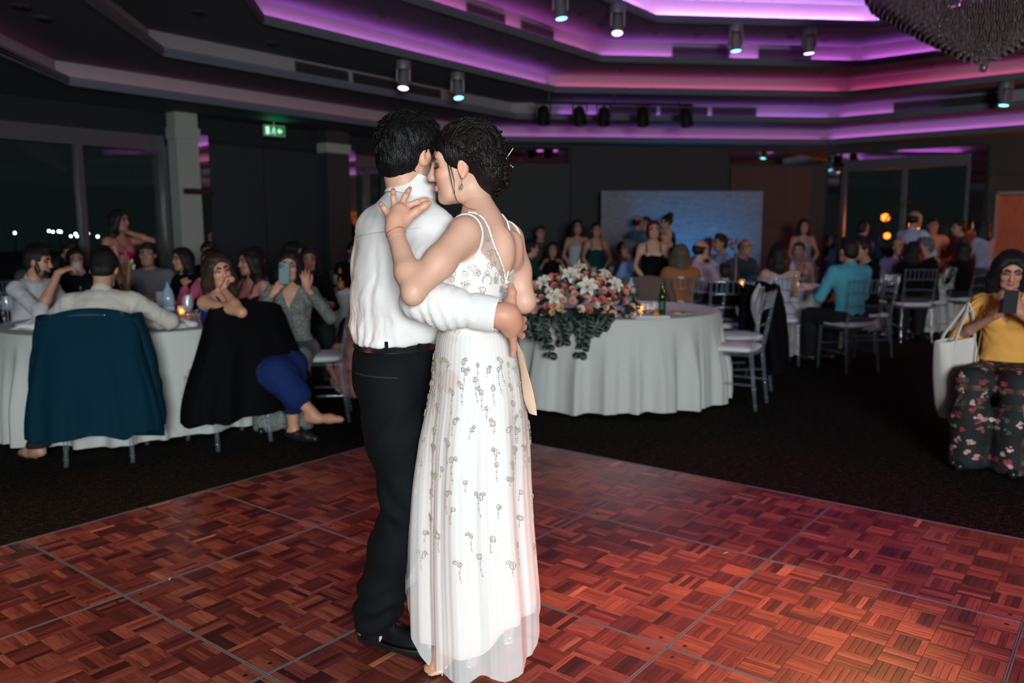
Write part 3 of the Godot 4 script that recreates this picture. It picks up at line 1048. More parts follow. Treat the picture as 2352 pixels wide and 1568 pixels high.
# ---------------------------------------------------------------- portable parquet dance floor
const PANEL := 0.9144
func dance_floor() -> void:
	var o := thing("dance_floor", Vector3.ZERO, 0, "portable dance floor of mahogany finger-parquet panels joined by thin metal edges", "dance floor")
	var org := rp(3.205, -3.895)
	var wood := mat("parquet", Color(1, 1, 1), 0.42)
	wood.vertex_color_use_as_albedo = true
	wood.albedo_texture = noise_tex("wood_grain", 0.035, [[0.0, c8(120, 112, 110)], [0.3, c8(190, 184, 180)], [0.55, c8(232, 228, 226)], [0.75, c8(200, 194, 190)], [1.0, c8(255, 255, 255)]], 512, 5)
	wood.roughness_texture = noise_tex("scuffs", 0.02, [[0.0, c8(190, 190, 190)], [0.5, c8(225, 225, 225)], [1.0, c8(255, 255, 255)]], 512, 5)
	wood.uv1_scale = Vector3(0.35, 1.4, 1)
	wood.clearcoat_enabled = true
	wood.clearcoat = 0.25
	wood.clearcoat_roughness = 0.3
	var metal := mat("floor_trim", c8(112, 118, 126), 0.4, 0.35)
	var base := mat("floor_base", c8(26, 16, 13), 0.8)
	var ramp := mat("floor_ramp", c8(88, 93, 102), 0.45, 0.3)
	var tones := [c8(96, 46, 42), c8(106, 52, 48), c8(118, 60, 54), c8(130, 69, 60), c8(142, 80, 68), c8(160, 98, 82), c8(78, 36, 34), c8(112, 54, 52), c8(196, 138, 112)]
	var screw_m := mat("screw_head", c8(60, 62, 66), 0.4, 0.8)
	var ni := 7
	var n0 := -1
	var nj := 5
	var panels := {}
	var strips := []
	var eye := Vector3(0, 1.377, 0)
	for i in ni:
		for j in range(n0, nj):
			var a := org + E2 * (PANEL * i) - E1 * (PANEL * j)
			var cen := a + E2 * PANEL / 2 - E1 * PANEL / 2
			if cen.z > -0.9 or absf(cen.x) > 0.66 * (-cen.z) + 0.9:
				continue
			# frame axes of the panel: x along E2, z along -E1
			var x := Transform3D(Basis(E2, Vector3.UP, -E1), a)
			var mb := MB.new()
			mb.box(Vector3(0, 0.001, 0), Vector3(PANEL, 0.010, PANEL), x)
			var pn := part("panel", mb.mesh(), base, o)
			panels[Vector2i(i, j)] = pn
			mb = MB.new()
			var w := 0.0065
			for q in [[0.0008, 0.0008, w, PANEL - 0.0008], [PANEL - w, 0.0008, PANEL - 0.0008, PANEL - 0.0008], [w, 0.0008, PANEL - w, w], [w, PANEL - w, PANEL - w, PANEL - 0.0008]]:
				mb.cbox(Vector3(q[0], 0.002, q[1]), Vector3(q[2], 0.0155, q[3]), 0.0012, x)
			part("metal_edge", mb.mesh(), metal, pn)
			mb = MB.new()
			for sx in [0.045, PANEL - 0.045]:
				for sz in [0.045, PANEL - 0.045]:
					mb.lathe([Vector2(0.0075, 0.0148), Vector2(0.0075, 0.0158), Vector2(0.006, 0.016), Vector2(0.0025, 0.0153)], 10, x * Vector3(sx, 0, sz))
			part("screw", mb.mesh(), screw_m, pn)
			var nb := 8
			var blk := (PANEL - 2 * w) / nb
			for bx in nb:
				for bz in nb:
					var along := (bx + bz + i + j) % 2 == 0
					var tone := rng.randi_range(0, 7)
					for k in 5:
						var t := tone if rng.randf() < 0.6 else (8 if rng.randf() < 0.05 else rng.randi_range(0, 7))
						if along and rng.randf() < 0.7:
							t = mini(t + 2, 5) if t < 6 else 4
						elif not along and rng.randf() < 0.3:
							t = maxi(t - 1, 0) if t != 8 else 2
						var lo := Vector3(w + bx * blk, 0.004, w + bz * blk)
						var g := 0.0006
						var s := blk / 5
						var r := [lo.x + g, lo.z + k * s + g * 0.6, lo.x + blk - g, lo.z + (k + 1) * s - g * 0.6]
						if not along:
							r = [lo.x + k * s + g * 0.6, lo.z + g, lo.x + (k + 1) * s - g * 0.6, lo.z + blk - g]
						var top := 0.0148 + rng.randf_range(-0.00025, 0.00025)
						var c: Vector3 = x * Vector3((r[0] + r[2]) / 2, top, (r[1] + r[3]) / 2)
						var sees := c.z < -1.9 and absf(c.x) < 0.63 * -c.z
						strips.append([(c - eye).length() if sees else 1e3 + (c - eye).length(), r, top, along, tones[t] * rng.randf_range(0.9, 1.1), x, Vector2i(i, j), rng.randf() * 9.0, rng.randf() * 9.0])
	strips.sort_custom(func(p, q): return p[0] < q[0])
	var all := MB.new()
	for k in strips.size():
		var e: Array = strips[k]
		if k < 300:
			var one := MB.new()
			strip(one, e)
			part("parquet_strip", one.mesh(true), wood, panels[e[6]])
		else:
			strip(all, e)
	var rest := part("parquet_strips", all.mesh(true), wood, o)
	rest.set_meta("kind", "stuff")
	# sloping metal edge round the floor, left and right sides that show
	var c0 := org + E1 * PANEL
	for e in [[c0, c0 - E1 * PANEL * 6, -E2], [c0, c0 + E2 * PANEL * 7, E1]]:
		var mb := MB.new()
		var d: Vector3 = (e[1] - e[0]).normalized()
		var out: Vector3 = e[2]
		var l := []
		for p in [e[0] + out * 0.05 - d * -0.0, e[1] + out * 0.05]:
			l.append([p - out * 0.05 + Vector3(0, 0.0157, 0), p - out * 0.047 + Vector3(0, 0.0162, 0), p + out * 0.0 + Vector3(0, 0.003, 0), p + Vector3(0, 0.0005, 0), p - out * 0.05 + Vector3(0, 0.0005, 0)])
		mb.rings(l)
		part("edge_ramp", mb.mesh(), ramp, o)
	leaf_litter()

func strip(mb: MB, e: Array) -> void:
	var r: Array = e[1]
	var x: Transform3D = e[5]
	var b := 0.0005
	mb.col = e[4].srgb_to_linear()
	var f := mb.v.size()
	var along: bool = e[3]
	for q in [[r[0], e[2] - b * 1.5, r[1]], [r[2], e[2] - b * 1.5, r[1]], [r[2], e[2] - b * 1.5, r[3]], [r[0], e[2] - b * 1.5, r[3]], [r[0] + b, e[2], r[1] + b], [r[2] - b, e[2], r[1] + b], [r[2] - b, e[2], r[3] - b], [r[0] + b, e[2], r[3] - b], [r[0], 0.006, r[1]], [r[2], 0.006, r[1]], [r[2], 0.006, r[3]], [r[0], 0.006, r[3]]]:
		var u: float = (q[0] - r[0]) if along else (q[2] - r[1])
		var w: float = (q[2] - r[1]) if along else (q[0] - r[0])
		mb.vert(x * Vector3(q[0], q[1], q[2]), Vector2(u + e[7], w * 3.0 + e[8]) )
	mb.quad(f + 4, f + 7, f + 6, f + 5)
	for k in 4:
		var k2 := (k + 1) % 4
		mb.quad(f + k, f + 4 + k, f + 4 + k2, f + k2)
		mb.quad(f + 8 + k, f + k, f + k2, f + 8 + k2)

func leaf_litter() -> void:
	var list := [[Vector3(0.9, 0.0165, -3.29), 0.5, "tiny pale fallen leaf on the red parquet right of the dress"], [Vector3(-1.37, 0.0165, -3.05), 1.9, "tiny green fallen leaf on the parquet left of the groom"]]
	for e in list:
		var o := thing("fallen_leaf", e[0], e[1], e[2], "leaf")
		var mb := MB.new()
		var l := []
		for k in 7:
			var f := k / 6.0
			var w := 0.0065 * sin(PI * (0.06 + 0.9 * f))
			var y := 0.004 * sin(f * 3.0)
			l.append([Vector3(f * 0.034, y, -w), Vector3(f * 0.034, y + 0.001, 0), Vector3(f * 0.034, y, w), Vector3(f * 0.034, y - 0.0006, 0)])
		mb.rings(l)
		part("blade", mb.mesh(), mat("dry_leaf", c8(150, 160, 128), 0.8), o)

# ---------------------------------------------------------------- tables, chairs, coats
const T_LEFT := Vector3(-2.85, 0, -6.02)
const T_FLOWER := Vector3(0.85, 0, -6.85)
const T_BEHIND := Vector3(-1.45, 0, -9.35)
const T_RIGHT := Vector3(2.95, 0, -9.8)
const T_FAR := Vector3(1.3, 0, -11.2)
const T_FAR_RIGHT := Vector3(5.6, 0, -11.9)
const TOP := 0.746

func furniture() -> void:
	var list := [[T_LEFT, "white cloth over the round table with the pampas vase, left of the couple", 11], [T_FLOWER, "white pleated cloth on the round table carrying the rose and lily arrangement", 12], [T_BEHIND, "white cloth on the round table behind the woman filming with a phone", 13], [T_RIGHT, "white cloth on the round table beside the man in the teal shirt", 14], [T_FAR, "white cloth on the round table behind the flowers, dim and far", 15], [T_FAR_RIGHT, "white cloth on the farthest round table, left of the orange doors", 16]]
	for e in list:
		round_table(e[0], e[1], e[2])
	chair_proto()

func round_table(at: Vector3, label: String, sd: int) -> void:
	var o := thing("round_table", at, 0, "round table under the " + label.replace("white cloth", "cloth").split(",")[0].replace("white pleated ", ""), "table", "round banquet tables")
	var mb := MB.new()
	mb.lathe([Vector2(0.9, 0.715), Vector2(0.905, 0.72), Vector2(0.905, 0.735), Vector2(0.9, 0.74)], 48)
	part("tabletop", mb.mesh(), mat("timber", c8(120, 95, 70), 0.7), o)
	for k in 4:
		var a := TAU * k / 4 + 0.4
		mb = MB.new()
		mb.tube([Vector3(cos(a) * 0.5, 0.72, sin(a) * 0.5), Vector3(cos(a) * 0.55, 0.005, sin(a) * 0.55)], 0.015, 8)
		part("leg", mb.mesh(), mat("black_metal", c8(18, 18, 19), 0.45), o)
	var g := RandomNumberGenerator.new()
	g.seed = sd
	var n := FastNoiseLite.new()
	n.seed = sd
	n.frequency = 0.9
	var seg := 288
	var nf := 23.0
	var l := []
	var ph := g.randf() * TAU
	for r in 26:
		var ring := []
		for k in seg:
			var a := -TAU * k / seg
			var wob := n.get_noise_2d(cos(a) * 2.2, sin(a) * 2.2)
			var w := 0.5 + 0.5 * sin(a * nf + ph + 5.0 * wob)
			w = pow(w, 1.5)
			var pt: Vector3
			if r < 4:
				var rad: float = [0.0001, 0.5, 0.86, 0.895][r]
				pt = Vector3(cos(a) * rad, TOP, sin(a) * rad)
			else:
				var f := (r - 4) / 21.0
				var grow := smoothstep(0.0, 0.75, f)
				var rad := 0.906 + 0.012 * sin(minf(f * 12.0, PI / 2)) + grow * (0.015 + 0.075 * w + 0.03 * n.get_noise_2d(cos(a) * 5.0 + 9.0, sin(a) * 5.0)) + 0.03 * f
				var hem := 0.035 + 0.04 * n.get_noise_2d(cos(a) * 1.5 - 4.0, sin(a) * 1.5)
				pt = Vector3(cos(a) * rad, lerpf(TOP - 0.006, hem, f), sin(a) * rad)
			ring.append(pt)
		l.append(ring)
	# fold the hem back up inside so that the cloth has thickness
	for f in [1.0, 0.5, 0.12]:
		var src: Array = l[25] if f == 1.0 else (l[14] if f == 0.5 else l[5])
		l.append(src.map(func(p): return Vector3(p.x * 0.994, p.y, p.z * 0.994)))
	l.reverse()
	mb = MB.new()
	mb.rings(l, false)
	var c := part("tablecloth", mb.mesh(), cloth("table_linen", c8(196, 198, 192), 0.85, 0.2))
	c.position = at
	tag(c, label, "tablecloth", "white tablecloths to the floor")

func bead_leg(mb: MB, a: Vector3, b: Vector3, r0: float, r1: float, beads: Array) -> void:
	var path := []
	var rad := []
	var fr := []
	for k in 17:
		fr.append(k / 16.0)
	for q in beads:
		fr.append_array([q - 0.012, q, q + 0.012])
	fr.sort()
	for f in fr:
		var r := lerpf(r0, r1, f)
		for q in beads:
			if absf(f - q) < 0.004:
				r *= 1.3
		path.append(a.lerp(b, f))
		rad.append(r)
	mb.tube(path, rad, 10)

var chair0: Node3D
var chair_used := false
func chair_proto() -> void:
	var gl := glass("acrylic", Color(0.5, 0.56, 0.6), 0.15)
	var o := thing("chiavari_chair", Vector3.ZERO, 0, "clear acrylic chair", "chair", "clear acrylic chiavari chairs")
	chair0 = o
	# seat faces +z; back at -z
	for s in [-1.0, 1.0]:
		var mb := MB.new()
		bead_leg(mb, Vector3(s * 0.185, 0.44, 0.19), Vector3(s * 0.195, 0.0, 0.2), 0.0185, 0.014, [0.1, 0.2, 0.55, 0.62, 0.9])
		part("leg", mb.mesh(), gl, o)
		mb = MB.new()
		bead_leg(mb, Vector3(s * 0.175, 0.44, -0.185), Vector3(s * 0.185, 0.0, -0.235), 0.019, 0.0145, [0.1, 0.2, 0.55, 0.62, 0.9])
		part("leg", mb.mesh(), gl, o)
		mb = MB.new()
		bead_leg(mb, Vector3(s * 0.175, 0.44, -0.185), Vector3(s * 0.185, 0.93, -0.275), 0.019, 0.014, [0.3, 0.52, 0.7, 0.97])
		part("back_post", mb.mesh(), gl, o)
	var m2 := MB.new()
	m2.cbox(Vector3(-0.205, 0.425, -0.205), Vector3(0.205, 0.452, 0.21), 0.006)
	part("seat_frame", m2.mesh(), gl, o)
	for q in [[Vector3(-0.188, 0.2, 0.195), Vector3(-0.18, 0.2, -0.21)], [Vector3(0.188, 0.2, 0.195), Vector3(0.18, 0.2, -0.21)], [Vector3(-0.188, 0.26, 0.195), Vector3(0.188, 0.26, 0.195)]]:
		m2 = MB.new()
		m2.tube([q[0], q[1]], 0.011, 8)
		part("stretcher", m2.mesh(), gl, o)
	for y in [0.545, 0.665, 0.795, 0.915]:
		var z: float = -0.185 - 0.09 * (y - 0.44) / 0.49
		m2 = MB.new()
		m2.tube([Vector3(-0.182, y, z), Vector3(-0.09, y + 0.004, z - 0.014), Vector3(0, y + 0.006, z - 0.018), Vector3(0.09, y + 0.004, z - 0.014), Vector3(0.182, y, z)], 0.0125, 8)
		part("rail", m2.mesh(), gl, o)
	for k in 6:
		var x := -0.13 + 0.052 * k
		m2 = MB.new()
		bead_leg(m2, Vector3(x, 0.795, -0.262), Vector3(x, 0.915, -0.284), 0.009, 0.009, [0.35, 0.65])
		part("spindle", m2.mesh(), gl, o)
	m2 = MB.new()
	var l := []
	for q in [[0.17, 0.452], [0.196, 0.458], [0.204, 0.472], [0.2, 0.488], [0.17, 0.5], [0.08, 0.506], [0.001, 0.507]]:
		var ring := []
		for k in 40:
			var a := -TAU * k / 40
			var e := pow(absf(cos(a)), 0.42) * signf(cos(a))
			var f := pow(absf(sin(a)), 0.42) * signf(sin(a))
			ring.append(Vector3(e * q[0], q[1], f * q[0] + 0.005))
		l.append(ring)
	m2.rings(l)
	part("cushion", m2.mesh(), cloth("cushion_white", c8(214, 212, 214), 0.8, 0.2), o)

func chair(at: Vector3, turn: float, label: String) -> Node3D:
	if not chair_used:
		chair_used = true
		chair0.position = at
		chair0.rotation.y = turn
		chair0.set_meta("label", label)
		return chair0
	return copy_of(chair0, at, turn, label)

func chair_at(at: Vector3, look: Vector3, label: String) -> Node3D:
	var d := look - at
	return chair(Vector3(at.x, 0, at.z), atan2(d.x, d.z), label)

# coat hung over a chair back: closed body that widens downward in folds, and two sleeves
func coat(at: Vector3, turn: float, w0: float, w1: float, y0: float, y1: float, m: Material, called: String, label: String, sd: int, sleeves := true, depth := 0.1) -> Node3D:
	var o := thing(called, at, turn, label, "jacket")
	var n := FastNoiseLite.new()
	n.seed = sd
	n.frequency = 1.0
	var l := []
	var rows := 26
	var seg := 96
	for r in rows + 1:
		var f := float(r) / rows
		var ring := []
		for k in seg:
			var a := -TAU * k / seg
			var cx := cos(a)
			var sz := sin(a)
			var ex := pow(absf(cx), 0.6) * signf(cx)
			var ez := pow(absf(sz), 0.8) * signf(sz)
			var w := lerpf(w0, w1, smoothstep(0.0, 1.0, f)) / 2 * (1.0 - 0.0 * f)
			var shoulder := 1.0
			if f < 0.12:
				shoulder = lerpf(0.9, 1.0, f / 0.12)
			var d := lerpf(depth * 0.45, depth, smoothstep(0.0, 0.35, f)) * (1.0 + 0.2 * f)
			var fold := sin(ex * 11.0 + 3.0 * n.get_noise_2d(ex * 1.3, sz * 2.0) + sd) * 0.018 * smoothstep(0.12, 0.9, f)
			fold += 0.02 * n.get_noise_3d(ex * 2.5, f * 1.6, sz * 2.0) * smoothstep(0.05, 0.5, f)
			var y := lerpf(y0, y1 + 0.05 * (n.get_noise_2d(ex * 1.6 + 7.0, sz) - 0.6 * absf(ex) + 0.35), f)
			y -= (0.045 * ex * ex * (1.0 - f))
			ring.append(Vector3(ex * w * shoulder, y, ez * (d + fold) - 0.02 * f))
		l.append(ring)
	l.reverse()
	var mb := MB.new()
	mb.rings(l)
	part("coat_body", mb.mesh(), m, o)
	if sleeves:
		for s in [-1.0, 1.0]:
			mb = MB.new()
			var path := []
			var rad := []
			for k in 12:
				var f := k / 11.0
				path.append(Vector3(s * (w0 * 0.46 + 0.10 * sin(f * 1.5) + 0.02 * n.get_noise_1d(f * 4.0 + s)), y0 - 0.05 - f * (y0 - y1 - 0.08), 0.045 + 0.03 * sin(f * 4.0)))
				rad.append(0.07 - 0.012 * f + 0.006 * n.get_noise_1d(f * 11.0 + s * 3.0))
			mb.tube(path, rad, 14, 0.62)
			part("sleeve", mb.mesh(), m, o)
	return o

# ---------------------------------------------------------------- things on the tables
func tumbler(mb: MB, r: float, h: float) -> void:
	mb.lathe([Vector2(r * 0.7, 0), Vector2(r * 0.8, 0.004), Vector2(r, h), Vector2(r - 0.0022, h), Vector2(r * 0.8 - 0.003, 0.012), Vector2(0.001, 0.010)], 20)

var proto := {}
func put(kind: String, at: Vector3, turn: float, label: String) -> Node3D:
	# first of a kind is built, the others are copies with a label of their own
	if proto.has(kind):
		return copy_of(proto[kind], at, turn, label)
	var o: Node3D
	var gl := glass("clear_glass", Color(0.9, 0.95, 1.0), 0.1)
	var mb := MB.new()
	match kind:
		"wine_glass":
			o = thing(kind, at, turn, label, "glass", "wine glasses on the tables")
			mb.lathe([Vector2(0.034, 0), Vector2(0.033, 0.003), Vector2(0.006, 0.008), Vector2(0.004, 0.02), Vector2(0.004, 0.075), Vector2(0.008, 0.085)], 20)
			part("stem", mb.mesh(), gl, o)
			mb = MB.new()
			mb.lathe([Vector2(0.006, 0.082), Vector2(0.026, 0.095), Vector2(0.038, 0.125), Vector2(0.037, 0.155), Vector2(0.031, 0.195), Vector2(0.0295, 0.195), Vector2(0.0355, 0.155), Vector2(0.0365, 0.125), Vector2(0.025, 0.098), Vector2(0.001, 0.09)], 24)
			part("bowl", mb.mesh(), gl, o)
		"tumbler":
			o = thing(kind, at, turn, label, "glass", "tumblers on the tables")
			tumbler(mb, 0.036, 0.1)
			part("cup", mb.mesh(), gl, o)
			mb = MB.new()
			mb.lathe([Vector2(0.026, 0.012), Vector2(0.032, 0.055), Vector2(0.001, 0.056)], 20)
			part("drink", mb.mesh(), glass("amber_drink", Color(0.5, 0.2, 0.06), 0.6), o)
		"water_bottle":
			o = thing(kind, at, turn, label, "bottle", "plastic water bottles on the tables")
			mb.lathe([Vector2(0.03, 0.0), Vector2(0.042, 0.008), Vector2(0.043, 0.06), Vector2(0.041, 0.07), Vector2(0.043, 0.08), Vector2(0.043, 0.17), Vector2(0.041, 0.2), Vector2(0.03, 0.24), Vector2(0.014, 0.265), Vector2(0.0135, 0.28)], 24)
			part("shell", mb.mesh(), glass("bottle_plastic", Color(0.75, 0.85, 0.95), 0.35), o)
			mb = MB.new()
			mb.lathe([Vector2(0.0436, 0.03), Vector2(0.0442, 0.031), Vector2(0.0442, 0.088), Vector2(0.0436, 0.089)], 24, Vector3.ZERO, false)
			part("label_band", mb.mesh(), mat("label_teal", c8(20, 128, 146), 0.5), o)
			mb = MB.new()
			mb.lathe([Vector2(0.0436, 0.089), Vector2(0.0442, 0.09), Vector2(0.0442, 0.118), Vector2(0.0436, 0.119)], 24, Vector3.ZERO, false)
			part("label_top", mb.mesh(), mat("label_white", c8(196, 206, 210), 0.5), o)
			mb = MB.new()
			mb.lathe([Vector2(0.016, 0.276), Vector2(0.0165, 0.278), Vector2(0.0165, 0.296), Vector2(0.015, 0.298)], 20)
			part("cap", mb.mesh(), mat("cap_blue", c8(24, 130, 160), 0.4), o)
		"beer_bottle":
			o = thing(kind, at, turn, label, "bottle")
			mb.lathe([Vector2(0.024, 0), Vector2(0.03, 0.005), Vector2(0.0305, 0.14), Vector2(0.026, 0.165), Vector2(0.0145, 0.2), Vector2(0.013, 0.235), Vector2(0.0145, 0.24), Vector2(0.0135, 0.245)], 22)
			part("glass_body", mb.mesh(), glass("green_glass", Color(0.02, 0.22, 0.08), 0.85), o)
			mb = MB.new()
			mb.lathe([Vector2(0.0308, 0.05), Vector2(0.0313, 0.051), Vector2(0.0313, 0.11), Vector2(0.0308, 0.111)], 22, Vector3.ZERO, false)
			part("label_band", mb.mesh(), mat("label_green", c8(28, 66, 40), 0.5), o)
		"dark_bottle":
			o = thing(kind, at, turn, label, "bottle")
			mb.lathe([Vector2(0.03, 0), Vector2(0.036, 0.006), Vector2(0.036, 0.16), Vector2(0.03, 0.19), Vector2(0.015, 0.225), Vector2(0.014, 0.28), Vector2(0.0155, 0.285), Vector2(0.014, 0.295)], 22)
			part("glass_body", mb.mesh(), mat("dark_glass", c8(14, 11, 9), 0.15), o)
			mb = MB.new()
			mb.lathe([Vector2(0.0363, 0.055), Vector2(0.0368, 0.056), Vector2(0.0368, 0.13), Vector2(0.0363, 0.131)], 22, Vector3.ZERO, false)
			mb.lathe([Vector2(0.0178, 0.215), Vector2(0.0152, 0.23), Vector2(0.0146, 0.262)], 22, Vector3.ZERO, false)
			part("label_band", mb.mesh(), mat("label_orange", c8(196, 120, 40), 0.5), o)
		"plate":
			o = thing(kind, at, turn, label, "plate", "dinner plates on the tables")
			mb.lathe([Vector2(0.07, 0), Vector2(0.085, 0.004), Vector2(0.128, 0.016), Vector2(0.13, 0.019), Vector2(0.126, 0.019), Vector2(0.082, 0.008), Vector2(0.001, 0.007)], 36)
			part("dish", mb.mesh(), mat("porcelain", c8(205, 203, 198), 0.25), o)
		"napkin":
			o = thing(kind, at, turn, label, "napkin", "crumpled white napkins on the tables")
			part("linen", crumple(0.11, 0.055, 5), cloth("napkin_linen", c8(215, 213, 215), 0.85, 0.2), o)
		"candle":
			o = thing(kind, at, turn, label, "candle", "tealights in glass cups")
			tumbler(mb, 0.032, 0.085)
			part("cup", mb.mesh(), gl, o)
			mb = MB.new()
			mb.lathe([Vector2(0.022, 0.012), Vector2(0.0225, 0.03), Vector2(0.001, 0.031)], 16)
			part("wax", mb.mesh(), mat("wax", c8(220, 205, 180), 0.6), o)
			mb = MB.new()
			mb.ball(Vector3(0, 0.046, 0), Vector3(0.005, 0.013, 0.005), 8)
			part("flame", mb.mesh(), glow("flame", Color(1, 0.6, 0.25), 16.0), o)
			omni(o, Vector3(0, 0.05, 0), Color(1, 0.55, 0.22), 0.012, 0.01)
	proto[kind] = o
	return o

func crumple(r: float, h: float, sd: int) -> ArrayMesh:
	var n := FastNoiseLite.new()
	n.seed = sd
	n.frequency = 9.0
	var mb := MB.new()
	var l := []
	for k in 11:
		var f := k / 10.0
		var ring := []
		for s in 28:
			var a := -TAU * s / 28
			var q := r * sin(PI * (0.02 + 0.5 * (1.0 - f) + 0.0)) * (1.0 + 0.2 * sin(a * 3.0 + sd) + 0.55 * n.get_noise_3d(cos(a) * 0.1, f * 0.16, sin(a) * 0.1))
			ring.append(Vector3(cos(a) * q, f * h * (1.0 + 0.3 * n.get_noise_2d(cos(a) * 0.08 + 3.0, sin(a) * 0.08)), sin(a) * q))
		l.append(ring)
	mb.rings(l)
	return mb.mesh()

func tableware() -> void:
	var y := TOP + 0.001
	# --- left table
	put("plate", Vector3(-3.2, y, -5.42), 0, "white plate with a bread roll, left edge of the near left table")
	var b := thing("bread_roll", Vector3(-3.12, y + 0.013, -5.36), 0.3, "golden bread roll on the plate at the left table's edge", "bread roll")
	var mb := MB.new()
	mb.ball(Vector3(0, 0.022, 0), Vector3(0.038, 0.024, 0.03), 16)
	part("crust", mb.mesh(), mat("bread", c8(196, 150, 96), 0.8), b)
	put("napkin", Vector3(-3.3, y + 0.008, -5.5), 0.4, "crumpled white napkin on the plate with the bread roll")
	put("napkin", Vector3(-2.33, y, -5.6), 1.4, "white napkin at the left table's right edge, below the water bottle")
	put("napkin", Vector3(-2.62, y, -5.75), 2.4, "folded white napkin standing behind the wineglass at the left table")
	put("water_bottle", Vector3(-2.52, y, -5.88), 0, "clear water bottle with teal label and blue cap on the left table")
	put("wine_glass", Vector3(-2.75, y, -5.66), 0, "wine glass right of the white shirted man's shoulder, left table")
	put("wine_glass", Vector3(-2.42, y, -6.0), 0, "wine glass just right of the left table's water bottle")
	put("wine_glass", Vector3(-2.3, y, -6.2), 0, "wine glass beside the brown hair of the woman leaning on her hand")
	put("wine_glass", Vector3(-2.35, y, -5.8), 0, "wine glass in front of the blue-lit cloth at the left table's right side")
	put("wine_glass", Vector3(-3.75, y, -5.95), 0, "wine glass cut by the left edge of the view")
	put("tumbler", Vector3(-2.28, y, -5.86), 0, "tumbler of amber drink on the left table, nearest the leaning woman")
	put("tumbler", Vector3(-2.85, y, -6.4), 0, "tumbler of amber drink behind the pampas vase")
	put("plate", Vector3(-2.45, y, -6.35), 0, "white plate on the left table behind the water bottle")
	put("candle", Vector3(-2.6, y, -6.3), 0, "lit tealight in a glass cup on the left table")
	var w := thing("wallet", Vector3(-2.52, y, -5.56), 0.3, "small black wallet on the left table's front edge", "wallet")
	mb = MB.new()
	mb.cbox(Vector3(-0.05, 0, -0.035), Vector3(0.05, 0.022, 0.035), 0.005)
	part("leather", mb.mesh(), mat("black_leather", c8(14, 14, 16), 0.4), w)
	pampas(Vector3(-2.92, y, -6.1))
	tall_glass(Vector3(-2.62, y, -5.98))
	# --- flower table
	put("water_bottle", Vector3(0.92, y, -6.2), 0.7, "clear water bottle with teal label right of the flower arrangement")
	put("candle", Vector3(1.02, y, -6.3), 0, "lit tealight in a glass cup right of the flowers")
	put("beer_bottle", Vector3(1.17, y, -6.24), 0, "green glass bottle on the flower table")
	put("tumbler", Vector3(1.1, y, -6.17), 0, "tumbler of amber drink before the green bottle")
	put("wine_glass", Vector3(1.0, y, -6.72), 0, "wine glass at the back of the flower table, behind the water bottle")
	put("tumbler", Vector3(1.04, y, -6.12), 0, "tumbler between the orange half and the tealight")
	put("plate", Vector3(1.32, y, -6.28), 0, "white plate of left-over food on the flower table")
	var food := thing("food_scraps", Vector3(1.32, y + 0.008, -6.28), 0, "left-over food on the flower table's plate", "food")
	var g := RandomNumberGenerator.new()
	g.seed = 5
	for k in 14:
		mb = MB.new()
		var a := g.randf() * TAU
		var r := g.randf() * 0.075
		mb.ball(Vector3(cos(a) * r, 0.008, sin(a) * r), Vector3(g.randf_range(0.012, 0.028), g.randf_range(0.007, 0.014), g.randf_range(0.01, 0.02)), 8, Basis(Vector3.UP, a * 3.0))
		part("morsel", mb.mesh(), mat("food_%d" % (k % 3), [c8(156, 84, 44), c8(190, 140, 90), c8(92, 84, 36)][k % 3], 0.5), food)
	var fork := thing("fork", Vector3(1.34, y + 0.022, -6.28), -0.5, "steel fork resting across the plate of left-over food", "fork")
	mb = MB.new()
	mb.tube([Vector3(-0.1, 0, 0), Vector3(0.02, 0.006, 0), Vector3(0.06, 0.004, 0)], [0.004, 0.003, 0.006], 6, 0.5)
	for k in 3:
		mb.bar(Vector3(0.06, 0.004, -0.005 + 0.005 * k), Vector3(0.095, 0.006, -0.005 + 0.005 * k), 0.002, 0.002)
	part("handle_and_tines", mb.mesh(), mat("steel", c8(170, 170, 172), 0.25, 1.0), fork)
	put("napkin", Vector3(0.82, y, -6.34), 0.2, "crumpled white napkin between the roses and the water bottle")
	var nf := thing("folded_napkin", Vector3(1.05, y, -6.03), 0.12, "flat folded white napkin on the front edge of the flower table", "napkin")
	mb = MB.new()
	mb.cbox(Vector3(-0.135, 0, -0.05), Vector3(0.135, 0.012, 0.05), 0.005)
	mb.cbox(Vector3(-0.12, 0.012, -0.045), Vector3(0.137, 0.02, 0.04), 0.004)
	part("linen", mb.mesh(), cloth("napkin_linen", c8(215, 213, 215), 0.85, 0.2), nf)
	var og := thing("orange_half", Vector3(1.09, y + 0.012, -6.06), 0, "half an orange lying by the folded napkin", "orange")
	mb = MB.new()
	mb.ball(Vector3(0, 0.018, 0), Vector3(0.026, 0.019, 0.026), 14)
	part("peel", mb.mesh(), mat("orange_peel", c8(226, 128, 30), 0.5), og)
	var dv := thing("radio_receiver", Vector3(0.96, y, -6.1), 0.05, "flat grey receiver box with one blue and one green light on the flower table", "receiver")
	mb = MB.new()
	mb.cbox(Vector3(-0.11, 0, -0.06), Vector3(0.11, 0.032, 0.06), 0.006)
	part("case", mb.mesh(), mat("grey_plastic", c8(96, 100, 112), 0.4), dv)
	for k in 2:
		mb = MB.new()
		mb.ball(Vector3([-0.045, 0.012][k], 0.018, 0.061), Vector3(0.005, 0.005, 0.003), 8)
		part("indicator_light", mb.mesh(), glow("led_%d" % k, [Color(0.1, 0.5, 1), Color(0.1, 1, 0.5)][k], 5.0), dv)
	# --- table behind the filming woman
	put("dark_bottle", Vector3(-1.88, y, -8.82), 0, "dark bottle with orange label behind the filming woman's hand")
	put("water_bottle", Vector3(-1.72, y, -8.85), 1.2, "clear water bottle left of the groom's shoulder")
	put("napkin", Vector3(-1.78, y, -8.66), 0, "crumpled white napkin in front of the dark bottle")
